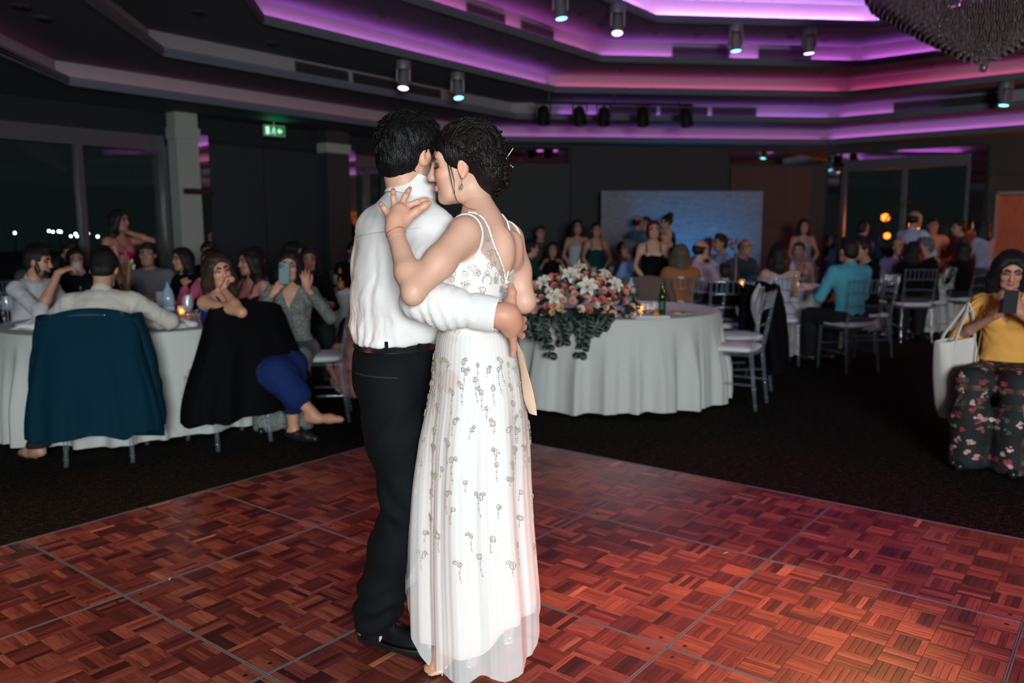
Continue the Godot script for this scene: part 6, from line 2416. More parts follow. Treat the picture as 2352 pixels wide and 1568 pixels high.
	# ---- dimmer guests: place, what they face, sex, seat, hair, clothes, label
	var list := [
		[-3.6, -7.15, T_LEFT, "f", 1, "bun", ["tee", c8(20, 20, 24)], "dark-haired woman seated behind the pampas vase", {}],
		[-4.95, -8.3, Vector3(-3, 0, -8), "m", 1, "short", ["shirt", c8(70, 72, 76)], "man in grey seated far left in front of the window", {}],
		[-4.62, -8.45, Vector3(-3, 0, -6), "m", 1, "crop", ["jacket", c8(16, 17, 20)], "man in black seated beneath the row of outdoor lamps", {}],
		[-4.28, -7.9, Vector3(-2, 0, -5), "f", 1, "bob", ["tee", c8(26, 24, 28)], "short-haired woman seated behind the bowed man's head", {}],
		[-3.72, -8.3, Vector3(-3.2, 0, -5), "m", 1, "short", ["shirt", c8(112, 112, 122)], "man in a grey striped shirt right of the woman in hot pink", {}],
		[-3.15, -7.85, Vector3(-3.8, 0, -7), "f", 1, "long", ["tee", c8(14, 14, 16)], "black-clad long-haired woman in front of the white pillar", {}],
		[-3.4, -9.05, Vector3(-2, 0, -6), "m", 1, "short", ["jacket", c8(20, 24, 40)], "man in dark blue seated against the left partition leaf", {}],
		[-2.62, -8.1, Vector3(-1.5, 0, -9.3), "f", 1, "long", ["shirt", c8(30, 120, 140)], "guest in turquoise behind the woman in profile", {}],
		[-2.42, -8.7, T_BEHIND, "m", 1, "short", ["jacket", c8(18, 18, 22)], "dark-haired man in black behind the filming woman's head", {}],
		[-2.0, -10.15, T_BEHIND, "m", 1, "short", ["jacket", c8(24, 18, 20)], "man in black seated behind the table left of the groom's arm", {}],
		[0.2, -10.85, T_FAR, "m", 1, "short", ["shirt", c8(28, 62, 54)], "man in dark green seated just right of the bride's shoulder", {}],
		[0.62, -12.1, Vector3(0.4, 0, -9), "f", 1, "wave", ["tee", c8(24, 20, 26)], "curly-haired woman with her hands raised to her chin, far table", {"armL": ["up"], "armR": ["up"]}],
		[0.46, -13.1, Vector3(0.6, 0, -8), "m", 0, "crop", ["shirt", c8(70, 76, 72)], "man standing alone against the green-grey panelling", {"s": 0.9}],
		[1.02, -12.6, Vector3(1.0, 0, -9), "f", 0, "wave", ["camisole", c8(176, 178, 190)], "standing woman in a white top left of the backdrop", {"s": 0.955, "bottom": Color(0.08, 0.1, 0.14)}],
		[1.26, -12.15, Vector3(1.6, 0, -9), "f", 0, "updo", ["dress", c8(22, 62, 54)], "standing woman in a dark green dress at the backdrop's left edge", {"s": 0.925}],
		[1.52, -12.4, Vector3(2.2, 0, -11.6), "m", 1, "short", ["shirt", c8(80, 108, 120)], "man in pale blue bending forward before the backdrop", {"lean": 0.4}],
		[1.98, -13.0, Vector3(2.6, 0, -13.3), "m", 0, "bald", ["shirt", c8(84, 112, 134)], "bald man standing in a blue-grey shirt, embracing another guest", {"s": 1.0}],
		[2.24, -13.3, Vector3(1.9, 0, -12.9), "m", 0, "short", ["shirt", c8(70, 96, 116)], "dark-haired man embraced by the bald man at the backdrop", {"s": 0.985}],
		[1.52, -10.05, Vector3(0.4, 0, -10.8), "m", 1, "short", ["shirt", c8(120, 140, 190)], "grey-haired man in a light blue shirt in profile behind the flowers", {"hairc": Color(0.1, 0.1, 0.1)}],
		[1.63, -9.35, Vector3(1.4, 0, -3), "f", 0, "bob", ["camisole", c8(14, 14, 16)], "red-haired woman standing in a black strappy dress", {"s": 0.915, "hairc": Color(0.09, 0.018, 0.01)}],
		[2.52, -12.9, Vector3(0.8, 0, -12.6), "f", 0, "bun", ["tee", c8(14, 14, 18)], "woman with a big high bun in profile against the blue backdrop", {"s": 1.0}],
		[2.0, -10.0, Vector3(1.2, 0, -9.3), "m", 0, "bald", ["jacket", c8(14, 15, 18)], "balding man in black leaning in beside the red-haired woman", {"s": 0.88, "lean": 0.2}],
		[1.83, -8.72, Vector3(2.2, 0, -12), "f", 1, "long", ["jacket", c8(150, 96, 58)], "streaky-haired woman from behind in a camel jacket", {"hairc": Color(0.09, 0.065, 0.045)}],
		[2.13, -9.3, T_RIGHT, "m", 1, "bald", ["shirt", c8(186, 158, 172)], "balding man in a pale pink shirt beside the camel jacket", {}],
		[2.12, -7.98, Vector3(2.4, 0, -12), "m", 1, "short", ["tee", c8(12, 12, 14)], "small child in black seen from behind on a clear chair", {"s": 0.7}],
		[3.05, -12.6, Vector3(2.5, 0, -9), "m", 1, "short", ["shirt", c8(110, 132, 140)], "grey-haired man far off at the backdrop's lower right", {"hairc": Color(0.16, 0.16, 0.16)}],
		[3.05, -11.6, Vector3(1.5, 0, -11.2), "m", 1, "crop", ["shirt", c8(168, 184, 206)], "man in a white shirt in profile at the backdrop's right corner", {"s": 1.08, "armL": ["up"]}],
		[3.12, -10.98, Vector3(3.8, 0, -10), "m", 1, "bald", ["jacket", c8(74, 88, 96)], "balding man in a grey jacket behind the thin tall vase", {}],
		[2.82, -8.5, T_RIGHT, "f", 1, "wave", ["dress", c8(176, 168, 184)], "woman from behind in a white dress with a low open back", {}],
		[3.8, -10.65, Vector3(2.6, 0, -8.6), "f", 1, "updo", ["dress", c8(170, 22, 34)], "dark-haired woman in red behind the small white posy", {}],
		[4.67, -13.0, Vector3(4.2, 0, -9), "f", 0, "wave", ["camisole", c8(150, 148, 168)], "curly-haired woman in a white vest standing at the brown panel", {"s": 0.955}],
		[3.4, -8.05, Vector3(2.6, 0, -11), "m", 1, "short", ["shirt", c8(84, 160, 176)], "man in a teal shirt seen from behind on a clear chair", {"s": 1.02, "near": true}],
		[3.98, -9.0, Vector3(2.2, 0, -8.9), "m", 1, "short", ["jacket", c8(14, 15, 18)], "man in a black suit in profile beside the teal shirt", {"near": true}],
		[5.0, -11.6, Vector3(6.2, 0, -12.6), "m", 0, "crop", ["shirt", c8(24, 44, 76)], "standing man in navy left of the white-shirted bald man", {"s": 0.93}],
		[5.42, -11.0, Vector3(6.2, 0, -11.3), "m", 0, "bald", ["shirt", c8(178, 180, 206)], "tall bald man in a white shirt reaching over the farthest table", {"armL": [Vector3(0.24, 1.2, 0.2), Vector3(0.1, 1.05, 0.5)]}],
		[6.4, -12.35, Vector3(5.6, 0, -9), "m", 0, "crop", ["shirt", c8(196, 140, 120)], "man in a salmon shirt standing before the right window", {"s": 0.95}],
		[5.12, -10.75, Vector3(5.5, 0, -7), "m", 1, "bald", ["shirt", c8(96, 90, 120)], "bald man seated at the farthest table, left of the dark hair", {}],
		[5.12, -10.25, Vector3(5.5, 0, -13), "f", 1, "long", ["tee", c8(12, 12, 14)], "black-haired woman from behind at the farthest table", {}],
		[5.5, -10.6, Vector3(4.6, 0, -10.8), "m", 1, "short", ["jacket", c8(16, 18, 26)], "grey-haired man in a dark suit at the farthest table", {"hairc": Color(0.1, 0.12, 0.16)}],
		[6.2, -11.0, Vector3(5.7, 0, -12), "f", 1, "long", ["tee", c8(16, 14, 16)], "long-haired woman in black near the orange doors", {}],
		[6.6, -11.85, Vector3(5.5, 0, -12), "m", 0, "crop", ["tee", c8(104, 54, 64)], "man in a red and blue patterned shirt by the mirrored pillar", {"s": 0.93}],
		[6.62, -11.3, Vector3(5.9, 0, -13), "f", 0, "wave", ["shirt", c8(150, 144, 168)], "curly-haired woman in a lavender blouse in front of the orange doors", {"s": 0.92}]]
	for e in list:
		var o := {"at": Vector3(e[0], 0, e[1]), "look": e[2], "sex": e[3], "sit": e[4] == 1, "hair": e[5], "top": e[6], "label": e[7], "tone": SKIN * rng.randf_range(0.72, 1.0)}
		o.merge(e[8])
		guest(o)
		if e[4] == 1:
			chair_at(Vector3(e[0], 0, e[1]), e[2], "clear chair under the " + e[7].split(",")[0].replace(" seated", ""))
	# ---- chairs and coats of the near guests
	var near_chairs := [
		[Vector3(-3.98, 0, -6.45), T_LEFT, "clear chair under the bearded man with the tumbler"],
		[Vector3(-2.57, 0, -4.97), T_LEFT, "clear chair wearing the blue jacket"],
		[Vector3(-1.93, 0, -5.33), Vector3(-2.63, 0, -6.03), "clear chair wearing the black coat, left"],
		[Vector3(-2.2, 0, -6.98), T_LEFT, "clear chair under the woman in dark red"],
		[Vector3(-2.62, 0, -7.2), T_LEFT, "clear chair under the woman in the pink blouse"],
		[Vector3(-1.48, 0, -6.0), Vector3(-3.0, 0, -5.75), "clear chair with white cushion under the filming woman"],
		[Vector3(-1.9, 0, -7.6), Vector3(-0.5, 0, -3), "clear chair behind the filming woman"],
		[Vector3(1.79, 0, -6.42), Vector3(0.93, 0, -6.93), "empty clear chair with white cushion in front, right of the flower table"],
		[Vector3(2.02, 0, -7.1), Vector3(0.9, 0, -6.95), "clear chair hung with the black coat and white napkin"],
		[Vector3(1.78, 0, -7.8), Vector3(0.9, 0, -6.9), "empty clear chair at the back of the flower table"],
		[Vector3(1.3, 0, -7.98), Vector3(0.9, 0, -6.9), "clear chair hung with the taupe jacket"],
		[Vector3(6.75, 0, -12.0), Vector3(5.6, 0, -11.9), "empty clear chair with blue-lit cushion near the orange doors"],
		[Vector3(3.05, 0, -4.9), Vector3(1.9, 0, -3.4), "clear chair under the woman in yellow, holding her bags"]]
	for e in near_chairs:
		chair_at(e[0], e[1], e[2])
	var hang := func(at: Vector3, look: Vector3) -> Array:
		var d := (look - at).normalized()
		return [at - d * 0.25, atan2(d.x, d.z)]
	var h: Array = hang.call(Vector3(-2.57, 0, -4.97), T_LEFT)
	coat(h[0], h[1], 0.54, 0.76, 0.955, 0.2, cloth("jacket_blue", c8(6, 44, 58), 0.8, 0.3), "suit_jacket", "dark blue suit jacket hung over the chair of the bowed man", 3)
	h = hang.call(Vector3(-1.93, 0, -5.33), Vector3(-2.63, 0, -6.03))
	coat(h[0] + Vector3(0.04, 0, 0.0), h[1], 0.54, 0.92, 0.965, 0.24, cloth("jacket_black", c8(6, 8, 9), 0.8, 0.3), "suit_jacket", "black coat hung over the chair of the smiling woman", 8, false, 0.13)
	h = hang.call(Vector3(2.02, 0, -7.1), Vector3(0.9, 0, -6.95))
	coat(h[0], h[1], 0.48, 0.62, 0.96, 0.18, cloth("jacket_black", c8(6, 8, 9), 0.8, 0.3), "suit_jacket", "black coat with a white napkin over it, right of the flower table", 5)
	napkin_drape(h[0], h[1])
	h = hang.call(Vector3(1.3, 0, -7.98), Vector3(0.9, 0, -6.9))
	coat(h[0], h[1], 0.46, 0.52, 0.955, 0.4, cloth("jacket_taupe", c8(100, 82, 74), 0.85, 0.3), "suit_jacket", "taupe jacket on the chair behind the water bottle", 6)
	bags()

const FLOOR_SIT := {"pelvis": Vector3(0, 0.13, 0), "neck": Vector3(0, 0.43, 0.03), "head": Vector3(0, 0.57, 0.05), "shL": Vector3(0.12, 0.4, 0.03), "shR": Vector3(-0.12, 0.4, 0.03), "hipL": Vector3(0.07, 0.11, 0.02), "hipR": Vector3(-0.07, 0.11, 0.02), "knL": Vector3(0.28, 0.1, 0.22), "knR": Vector3(0.02, 0.12, 0.3), "anL": Vector3(0.3, 0.06, -0.04), "anR": Vector3(0.26, 0.07, 0.36), "toeL": Vector3(0.36, 0.04, -0.14), "toeR": Vector3(0.38, 0.05, 0.38)}

func patterned() -> StandardMaterial3D:
	var m := mat("dress_grey_pattern", Color.WHITE, 0.7)
	m.albedo_texture = noise_tex("zebra", 0.03, [[0.0, c8(62, 72, 70)], [0.42, c8(72, 82, 80)], [0.5, c8(150, 156, 148)], [0.62, c8(164, 168, 158)], [0.7, c8(80, 90, 88)], [1.0, c8(60, 70, 68)]], 512, 3)
	m.uv1_triplanar = true
	m.uv1_scale = Vector3(6.0, 2.2, 6.0)
	return m

func floral() -> StandardMaterial3D:
	if mats.has("skirt_floral"):
		return mats.skirt_floral
	var im := Image.create(512, 512, false, Image.FORMAT_RGB8)
	im.fill(c8(20, 22, 24))
	var g := RandomNumberGenerator.new()
	g.seed = 12
	for k in 46:
		var c := Vector2(g.randf() * 512, g.randf() * 512)
		var base: Color = [c8(206, 120, 116), c8(222, 166, 158), c8(176, 66, 78), c8(214, 180, 170), c8(70, 92, 76), c8(150, 116, 60)][g.randi_range(0, 5)]
		for q in 7:
			var a := g.randf() * TAU
			var p := c + Vector2(cos(a), sin(a)) * g.randf_range(2, 17)
			var r := g.randf_range(5, 11)
			var col := base * g.randf_range(0.75, 1.12)
			for y in range(-int(r), int(r) + 1):
				for x in range(-int(r), int(r) + 1):
					if x * x + y * y * 1.5 < r * r:
						im.set_pixel(posmod(int(p.x) + x, 512), posmod(int(p.y) + y, 512), col)
	var m := mat("skirt_floral", Color.WHITE, 0.8)
	m.albedo_texture = ImageTexture.create_from_image(im)
	m.uv1_triplanar = true
	m.uv1_scale = Vector3.ONE * 1.9
	return m

func camera_phone(at: Vector3, turn: float) -> void:
	var o := thing("phone", at, turn, "grey-green phone with three lenses held up by the filming woman", "phone")
	o.rotation.z = -0.06
	var mb := MB.new()
	mb.cbox(Vector3(-0.037, -0.075, -0.004), Vector3(0.037, 0.075, 0.004), 0.0035)
	part("case", mb.mesh(), mat("phone_case", c8(104, 132, 132), 0.4), o)
	mb = MB.new()
	mb.cbox(Vector3(-0.033, 0.032, 0.004), Vector3(0.002, 0.07, 0.0062), 0.002)
	part("camera_island", mb.mesh(), mat("phone_case"), o)
	for q in [[-0.024, 0.06], [-0.024, 0.042], [-0.008, 0.051]]:
		mb = MB.new()
		mb.ball(Vector3(q[0], q[1], 0.0065), Vector3(0.0068, 0.0068, 0.002), 12)
		part("lens", mb.mesh(), mat("lens_black", c8(10, 10, 12), 0.1), o)

func small_phone(at: Vector3, turn: float) -> void:
	var o := thing("phone", at, turn, "dark phone held by the woman in yellow", "phone")
	o.rotation.x = -0.5
	var mb := MB.new()
	mb.cbox(Vector3(-0.036, -0.072, -0.004), Vector3(0.036, 0.072, 0.004), 0.003)
	part("case", mb.mesh(), mat("phone_dark", c8(52, 54, 58), 0.35), o)

func ruffle(who: Node3D) -> void:
	# the frilled shoulders of the yellow top
	for s in [-1.0, 1.0]:
		var l := []
		for q in 7:
			var f := q / 6.0
			var ring := []
			for k in 31:
				var a := lerpf(-1.9, 1.9, k / 30.0)
				var wob := 0.016 * f * sin(k * 1.5)
				var r := 0.052 + 0.055 * f + wob
				ring.append(Vector3(s * (0.125 + 0.065 * f + 0.03 * cos(a) * f), 0.955 - 0.06 * f * f + 0.055 * cos(a) * (1.0 - 0.25 * f), 0.02 + sin(a) * (0.085 + 0.03 * f) + wob))
			l.append(ring)
		if s > 0:
			l.reverse()
		var mb := MB.new()
		mb.rings(l, false, false)
		part("ruffle", mb.mesh(), cloth("cloth_ruffle", c8(226, 166, 84)), who)

func napkin_drape(at: Vector3, turn: float) -> void:
	var o := thing("draped_napkin", at, turn, "white napkin hanging over the shoulder of the black coat", "napkin")
	var l := []
	for q in 15:
		var f := q / 14.0
		var row := []
		var back := []
		for k in 13:
			var u := k / 12.0 - 0.5
			var y := 0.985 - 0.38 * pow(absf(f - 0.42) / 0.58, 1.3) * (1.0 + 0.55 * u * (1.0 if f > 0.42 else -0.6))
			var z := (f - 0.42) * 0.30 + 0.02 * sin(u * 14.0) * absf(f - 0.42)
			var p := Vector3(0.02 + u * 0.24 * (1.0 - 0.25 * f), y, (-signf(f - 0.42) * minf(absf(z), 0.115) * -1.0))
			row.append(p)
			back.append(p + Vector3(0, -0.004, -0.004 * signf(f - 0.42)))
		back.reverse()
		row.append_array(back)
		l.append(row)
	var mb := MB.new()
	mb.rings(l, true)
	part("linen", mb.mesh(), cloth("napkin_linen", c8(215, 213, 215), 0.85, 0.2), o)

func bags() -> void:
	var base := Vector3(2.72, 0, -4.86)
	var o := thing("tote_bag", base, 0.25, "white canvas tote bag with a printed rose hanging beside the woman in yellow", "bag")
	var canvas := cloth("canvas_white", c8(206, 202, 194), 0.85, 0.2)
	var l := []
	for r in 14:
		var f := r / 13.0
		var ring := []
		for k in 48:
			var a := -TAU * k / 48
			var ex := pow(absf(cos(a)), 0.5) * signf(cos(a))
			var ez := pow(absf(sin(a)), 0.6) * signf(sin(a))
			var w := lerpf(0.095, 0.135, sin(f * 2.2)) * lerpf(0.7, 1.0, smoothstep(0.0, 0.12, f))
			ring.append(Vector3(ex * w - 0.025 * f + 0.02 * sin(f * 3.0), 0.245 + 0.49 * f + 0.015 * ex * f, ez * lerpf(0.05, 0.075, sin(f * PI)) * (1.0 + 0.08 * sin(a * 5.0 + f * 4.0))))
		l.append(ring)
	var top: Array = l[13]
	l.append(top.map(func(p): return Vector3(p.x * 0.95, p.y - 0.003, p.z * 0.9)))
	l.append(l[9].map(func(p): return Vector3(p.x * 0.93, p.y, p.z * 0.9)))
	var mb := MB.new()
	mb.rings(l)
	part("bag_body", mb.mesh(), canvas, o)
	for s in [-1.0, 1.0]:
		mb = MB.new()
		mb.tube([Vector3(-0.08, 0.68, s * 0.055), Vector3(-0.055, 0.76, s * 0.05), Vector3(0.03, 0.9, s * 0.02), Vector3(0.055, 0.955, 0), Vector3(0.075, 0.9, s * 0.02), Vector3(0.075, 0.76, s * 0.05), Vector3(0.07, 0.68, s * 0.055)], 0.014, 8, 0.3)
		part("handle", mb.mesh(), canvas, o)
	mb = MB.new()
	var g := RandomNumberGenerator.new()
	g.seed = 2
	for k in 9:
		var c := Vector3(-0.02 + g.randf_range(-0.035, 0.035), 0.5 + g.randf_range(-0.04, 0.03), 0.0)
		var ex := absf((c.x + 0.0) / 0.135)
		c.z = 0.077 * pow(maxf(0.05, 1.0 - ex * ex), 0.35)
		mb.ball(c, Vector3(0.018, 0.015, 0.004), 8)
	part("printed_leaves", mb.mesh(), mat("print_teal", c8(44, 62, 66), 0.8), o)
	mb = MB.new()
	mb.ball(Vector3(-0.015, 0.51, 0.08), Vector3(0.016, 0.014, 0.004), 10)
	part("printed_rose", mb.mesh(), mat("print_rose", c8(168, 92, 92), 0.8), o)
	o = thing("shoulder_bag", Vector3(2.86, 0, -4.8), 0.2, "small black shoulder bag on a gold chain beside the tote bag", "bag")
	mb = MB.new()
	mb.cbox(Vector3(-0.1, 0.24, -0.03), Vector3(0.1, 0.38, 0.03), 0.02)
	part("bag_body", mb.mesh(), mat("black_leather", c8(14, 14, 16), 0.4), o)
	mb = MB.new()
	mb.cbox(Vector3(-0.102, 0.3, 0.028), Vector3(0.102, 0.385, 0.038), 0.005)
	part("flap", mb.mesh(), mat("black_leather"), o)
	mb = MB.new()
	for k in 44:
		var f := k / 43.0
		var p := Vector3(-0.095 + 0.05 * f, 0.38 + 0.56 * f, 0.02).lerp(Vector3(-0.02, 0.94, 0), smoothstep(0.8, 1.0, f))
		mb.ball(p, Vector3(0.0055, 0.009, 0.004), 6, Basis(Vector3.UP, k * 1.57))
	for k in 24:
		var f := k / 23.0
		mb.ball(Vector3(-0.09 + 0.18 * f, 0.39 + 0.02 * sin(f * PI) * -1.0, 0.035), Vector3(0.008, 0.005, 0.004), 6)
	var ch := part("chain", mb.mesh(), mat("gold_chain", c8(150, 118, 66), 0.3, 1.0), o)
	ch.set_meta("kind", "stuff")

# ---------------------------------------------------------------- the couple
const M_J := {"pelvis": Vector3(-0.386, 0.934, -2.62), "waist": Vector3(-0.38, 1.093, -2.62), "chest": Vector3(-0.351, 1.307, -2.6), "neck": Vector3(-0.326, 1.484, -2.6), "head": Vector3(-0.316, 1.628, -2.61), "shL": Vector3(-0.452, 1.394, -2.7), "shR": Vector3(-0.236, 1.386, -2.5), "elL": Vector3(-0.478, 1.183, -2.73), "wrL": Vector3(-0.36, 1.124, -2.93), "elR": Vector3(-0.263, 1.186, -2.33), "wrR": Vector3(-0.045, 1.15, -2.28), "hipR": Vector3(-0.395, 0.932, -2.55), "knR": Vector3(-0.345, 0.54, -2.5), "anR": Vector3(-0.462, 0.1, -2.54), "toeR": Vector3(-0.285, 0.04, -2.48), "hipL": Vector3(-0.358, 0.905, -2.7), "knL": Vector3(-0.3, 0.5, -2.74), "anL": Vector3(-0.3, 0.1, -2.78), "toeL": Vector3(-0.13, 0.045, -2.8)}
const B_J := {"pelvis": Vector3(-0.103, 0.933, -2.46), "waist": Vector3(-0.113, 1.076, -2.46), "chest": Vector3(-0.103, 1.27, -2.46), "neck": Vector3(-0.088, 1.444, -2.47), "head": Vector3(-0.154, 1.581, -2.49), "shL": Vector3(-0.137, 1.38, -2.34), "shR": Vector3(-0.007, 1.361, -2.59), "elL": Vector3(-0.27, 1.222, -2.205), "wrL": Vector3(-0.338, 1.392, -2.345), "elR": Vector3(0.038, 1.166, -2.55), "wrR": Vector3(-0.1, 1.141, -2.74), "hipL": Vector3(-0.134, 0.93, -2.4), "hipR": Vector3(-0.072, 0.904, -2.54), "knL": Vector3(-0.157, 0.5, -2.4), "knR": Vector3(-0.096, 0.5, -2.52), "anL": Vector3(-0.165, 0.115, -2.4), "anR": Vector3(-0.05, 0.11, -2.55), "toeL": Vector3(-0.262, 0.032, -2.36), "toeR": Vector3(-0.15, 0.032, -2.53)}

func facing(f: Vector3, roll := 0.0) -> Basis:
	var z := f.normalized()
	var x := Vector3.UP.cross(z).normalized()
	return Basis(x, z.cross(x), z) * Basis(Vector3.BACK, roll)

func couple() -> void:
	groom()
	bride()

func groom() -> void:
	var root := thing("person", Vector3.ZERO, 0, "groom in a white shirt and black trousers, back turned, one arm round the bride", "person")
	var J := M_J.duplicate()
	J.hb = facing(Vector3(0.72, -0.1, -0.69), 0.03)
	var s := 1.05
	var tone := Color(0.62, 0.34, 0.24)
	var mb := MB.new()
	var f := Field.new()
	f.color = tone
	torso(f, J, "m", 0.94)
	arms(f, J, "m", s)
	legs(f, J, "m", 0.97)
	feet(f, J, s, 0.03)
	f.cap(J.neck - Vector3(0, 0.03, 0), J.head + J.hb * Vector3(0, -0.06, -0.03), 0.06, 0.058, 0.03)
	f.into(mb, 0.012)
	f = Field.new()
	add_head(f, J.head, J.hb, 1.03, "m", tone, false, Color(0.2, 0.12, 0.09, 1))
	f.cap(J.neck - Vector3(0, 0.02, 0), J.head + J.hb * Vector3(0, -0.05, -0.035), 0.06, 0.06, 0.03)
	# hollow of the ear
	f.carve(J.head + J.hb * Vector3(-0.088, -0.002, -0.004), Vector3(0.008, 0.017, 0.009), 0.006, J.hb)
	f.into(mb, 0.0035, null, 0.004)
	# right hand, spread on the bride's back; left hand round her far side
	f = Field.new()
	f.color = tone * Color(0.98, 0.86, 0.82)
	groom_hand(f, J)
	f.into(mb, 0.003)
	f = Field.new()
	f.color = tone
	add_hand(f, J.wrL, Vector3(0.7, -0.1, 0.3), Vector3(0, 0.3, -1), -1.0, 0.5)
	f.into(mb, 0.005)
	part("body", mb.mesh(true), skin(1.0), root)
	groom_hair(root, J)
	# shirt
	var linen := cloth("shirt_white", c8(226, 224, 220), 0.8, 0.15)
	linen.heightmap_scale = 0.015
	var fwd: Vector3 = J.hb.z
	var across := Vector3(0.74, 0, 0.67)
	f = Field.new()
	f.grow = 0.014
	torso(f, J, "m", s)
	f.grow = 0.0
	var bb := facing(Vector3(0.67, 0, -0.74))
	f.ell(Vector3(-0.375, 1.17, -2.615), Vector3(0.158, 0.16, 0.128), 0.06, bb)
	f.ell(Vector3(-0.384, 1.075, -2.62), Vector3(0.16, 0.06, 0.128), 0.03, bb)
	f.chain([J.shR + Vector3(-0.012, 0.0, -0.01), J.shR.lerp(J.elR, 0.5), J.elR], [0.066, 0.062, 0.054], 0.045)
	f.chain([J.elR, J.elR.lerp(J.wrR, 0.35), J.elR.lerp(J.wrR, 0.72)], [0.054, 0.057, 0.047], 0.03)
	f.chain([J.shL + Vector3(0.01, 0, 0), J.shL.lerp(J.elL, 0.5), J.elL], [0.064, 0.06, 0.054], 0.045)
	f.chain([J.elL, J.elL.lerp(J.wrL, 0.4), J.elL.lerp(J.wrL, 0.85)], [0.054, 0.052, 0.042], 0.03)
	f.cap(J.neck - Vector3(0, 0.03, 0) - fwd * 0.01, J.neck + Vector3(0, 0.004, 0), 0.075, 0.062, 0.04)
	f.cut(Vector3.DOWN, Vector3(0, 1.03, 0), 0.012)
	var nz := FastNoiseLite.new()
	nz.seed = 5
	nz.frequency = 6.0
	var axA: Vector3 = J.elR - J.shR
	var axF: Vector3 = J.wrR - J.elR
	var back_c := Vector3(-0.37, 1.2, -2.61)
	var warp := func(p: Vector3, n: Vector3) -> float:
		var u := (p - back_c).dot(across)
		var v := p.y
		var w := 0.0
		var on_fore := smoothstep(0.1, 0.07, (p - J.elR).cross(axF).length() / axF.length()) * smoothstep(-0.02, 0.04, (p - J.elR).dot(axF.normalized()))
		var on_upper := smoothstep(0.11, 0.07, (p - J.shR).cross(axA).length() / axA.length()) * smoothstep(-0.02, 0.03, (p - J.shR).dot(axA.normalized())) * (1.0 - on_fore)
		var body := clampf(1.0 - on_fore - on_upper, 0.0, 1.0)
		# long soft folds hanging from the shoulder blades, crumples above the belt, the yoke seam
		var bend := 0.25 * nz.get_noise_2d(u * 0.6, v * 0.5)
		w += body * 0.0055 * pow(absf(sin((u + bend * 0.35 + (v - 1.3) * 0.10) * 34.0)), 1.6) * smoothstep(1.40, 1.22, v)
		w += body * 0.009 * nz.get_noise_2d(u * 3.2 + 4.0, v * 0.7) * smoothstep(1.2, 1.07, v)
		w += body * 0.004 * nz.get_noise_3d(p.x, p.y * 0.6, p.z)
		var yoke := v - (1.385 + 0.02 * u)
		w -= body * 0.0035 * exp(-yoke * yoke / 0.000012) * smoothstep(0.1, -0.3, n.dot(fwd))
		if absf(yoke) < 0.05 and yoke > 0.0:
			w += body * 0.0012
		# sleeve: folds run round the bent arm, deepest inside the elbow
		if on_fore > 0.0:
			var t: float = (p - J.elR).dot(axF.normalized()) / axF.length()
			var up := n.y
			var a: float = t * 21.0 + up * 2.6 + 2.2 * nz.get_noise_3d(p.x * 0.8, p.y * 0.8, p.z)
			w += on_fore * (0.0075 * (pow(absf(sin(a)), 0.9) - 0.5) * smoothstep(0.95, 0.5, t) * (0.55 + 0.45 * smoothstep(0.3, -0.7, up)) + 0.006 * nz.get_noise_3d(p.x * 1.6, p.y * 1.6, p.z))
			w -= on_fore * 0.01 * smoothstep(0.2, -0.8, up) * (0.5 - 0.5 * cos(t * 9.0)) * -0.6
		if on_upper > 0.0:
			var t: float = (p - J.shR).dot(axA.normalized()) / axA.length()
			w += on_upper * (0.006 * (pow(absf(sin(t * 9.0 + n.x * 2.0 + 2.5 * nz.get_noise_3d(p.x, p.y, p.z))), 1.2) - 0.4) * smoothstep(0.1, 0.9, t) + 0.004 * nz.get_noise_3d(p.x * 1.4, p.y, p.z))
		return w
	mb = MB.new()
	f.into(mb, 0.0075, warp)
	var shirt := part("shirt", mb.mesh(), linen, root)
	mb = MB.new()
	var ys := []
	for k in 25:
		var a := lerpf(-1.15, 1.2, k / 24.0)
		var d := (-fwd * Vector3(1, 0, 1)).normalized().rotated(Vector3.UP, a)
		ys.append(f.march(Vector3(-0.345, 1.383 + 0.012 * a, -2.605), d) + d * 0.002)
	mb.tube(ys, 0.0016, 6)
	part("yoke_seam", mb.mesh(), cloth("seam_shaded", c8(200, 199, 196)), shirt)  # slight shadow of the seam put into its darker linen colour
	# cuffs and collar
	for e in [[J.elR, J.wrR, 0.70, 1.02, 0.044], [J.elL, J.wrL, 0.84, 1.06, 0.04]]:
		mb = MB.new()
		var d: Vector3 = (e[1] - e[0]).normalized()
		var x := d.cross(Vector3.UP).normalized()
		var y := x.cross(d)
		var l := []
		for q in [[e[2] - 0.03, e[4] + 0.0005], [e[2], e[4] + 0.004], [lerpf(e[2], e[3], 0.5), e[4] + 0.0035], [e[3] - 0.012, e[4] + 0.002], [e[3], e[4]], [e[3], e[4] - 0.003], [e[2], e[4] - 0.004]]:
			var ring := []
			for k in 28:
				var a := TAU * k / 28
				ring.append(e[0].lerp(e[1], q[0]) + (x * cos(a) * 0.86 + y * sin(a) * 1.12) * q[1])
			l.append(ring)
		mb.rings(l, false)
		part("cuff", mb.mesh(), linen, root)
	mb = MB.new()
	var ax := (Vector3(0, 1, 0) + fwd * 0.42).normalized()
	var cx := Vector3(0.69, 0, 0.72)
	var cz := cx.cross(ax)
	var cl := []
	for q in [[0.064, 0.01], [0.0645, 0.066], [0.066, 0.07], [0.0695, 0.066], [0.078, 0.016], [0.083, -0.006], [0.08, -0.01]]:
		var ring := []
		for k in 36:
			var a := -TAU * k / 36
			ring.append(J.neck + Vector3(0.004, 0.006, 0) + (cx * cos(a) + cz * sin(a) * 1.04) * q[0] + ax * q[1])
		cl.append(ring)
	cl.reverse()
	mb.rings(cl, false)
	part("collar", mb.mesh(), linen, root)
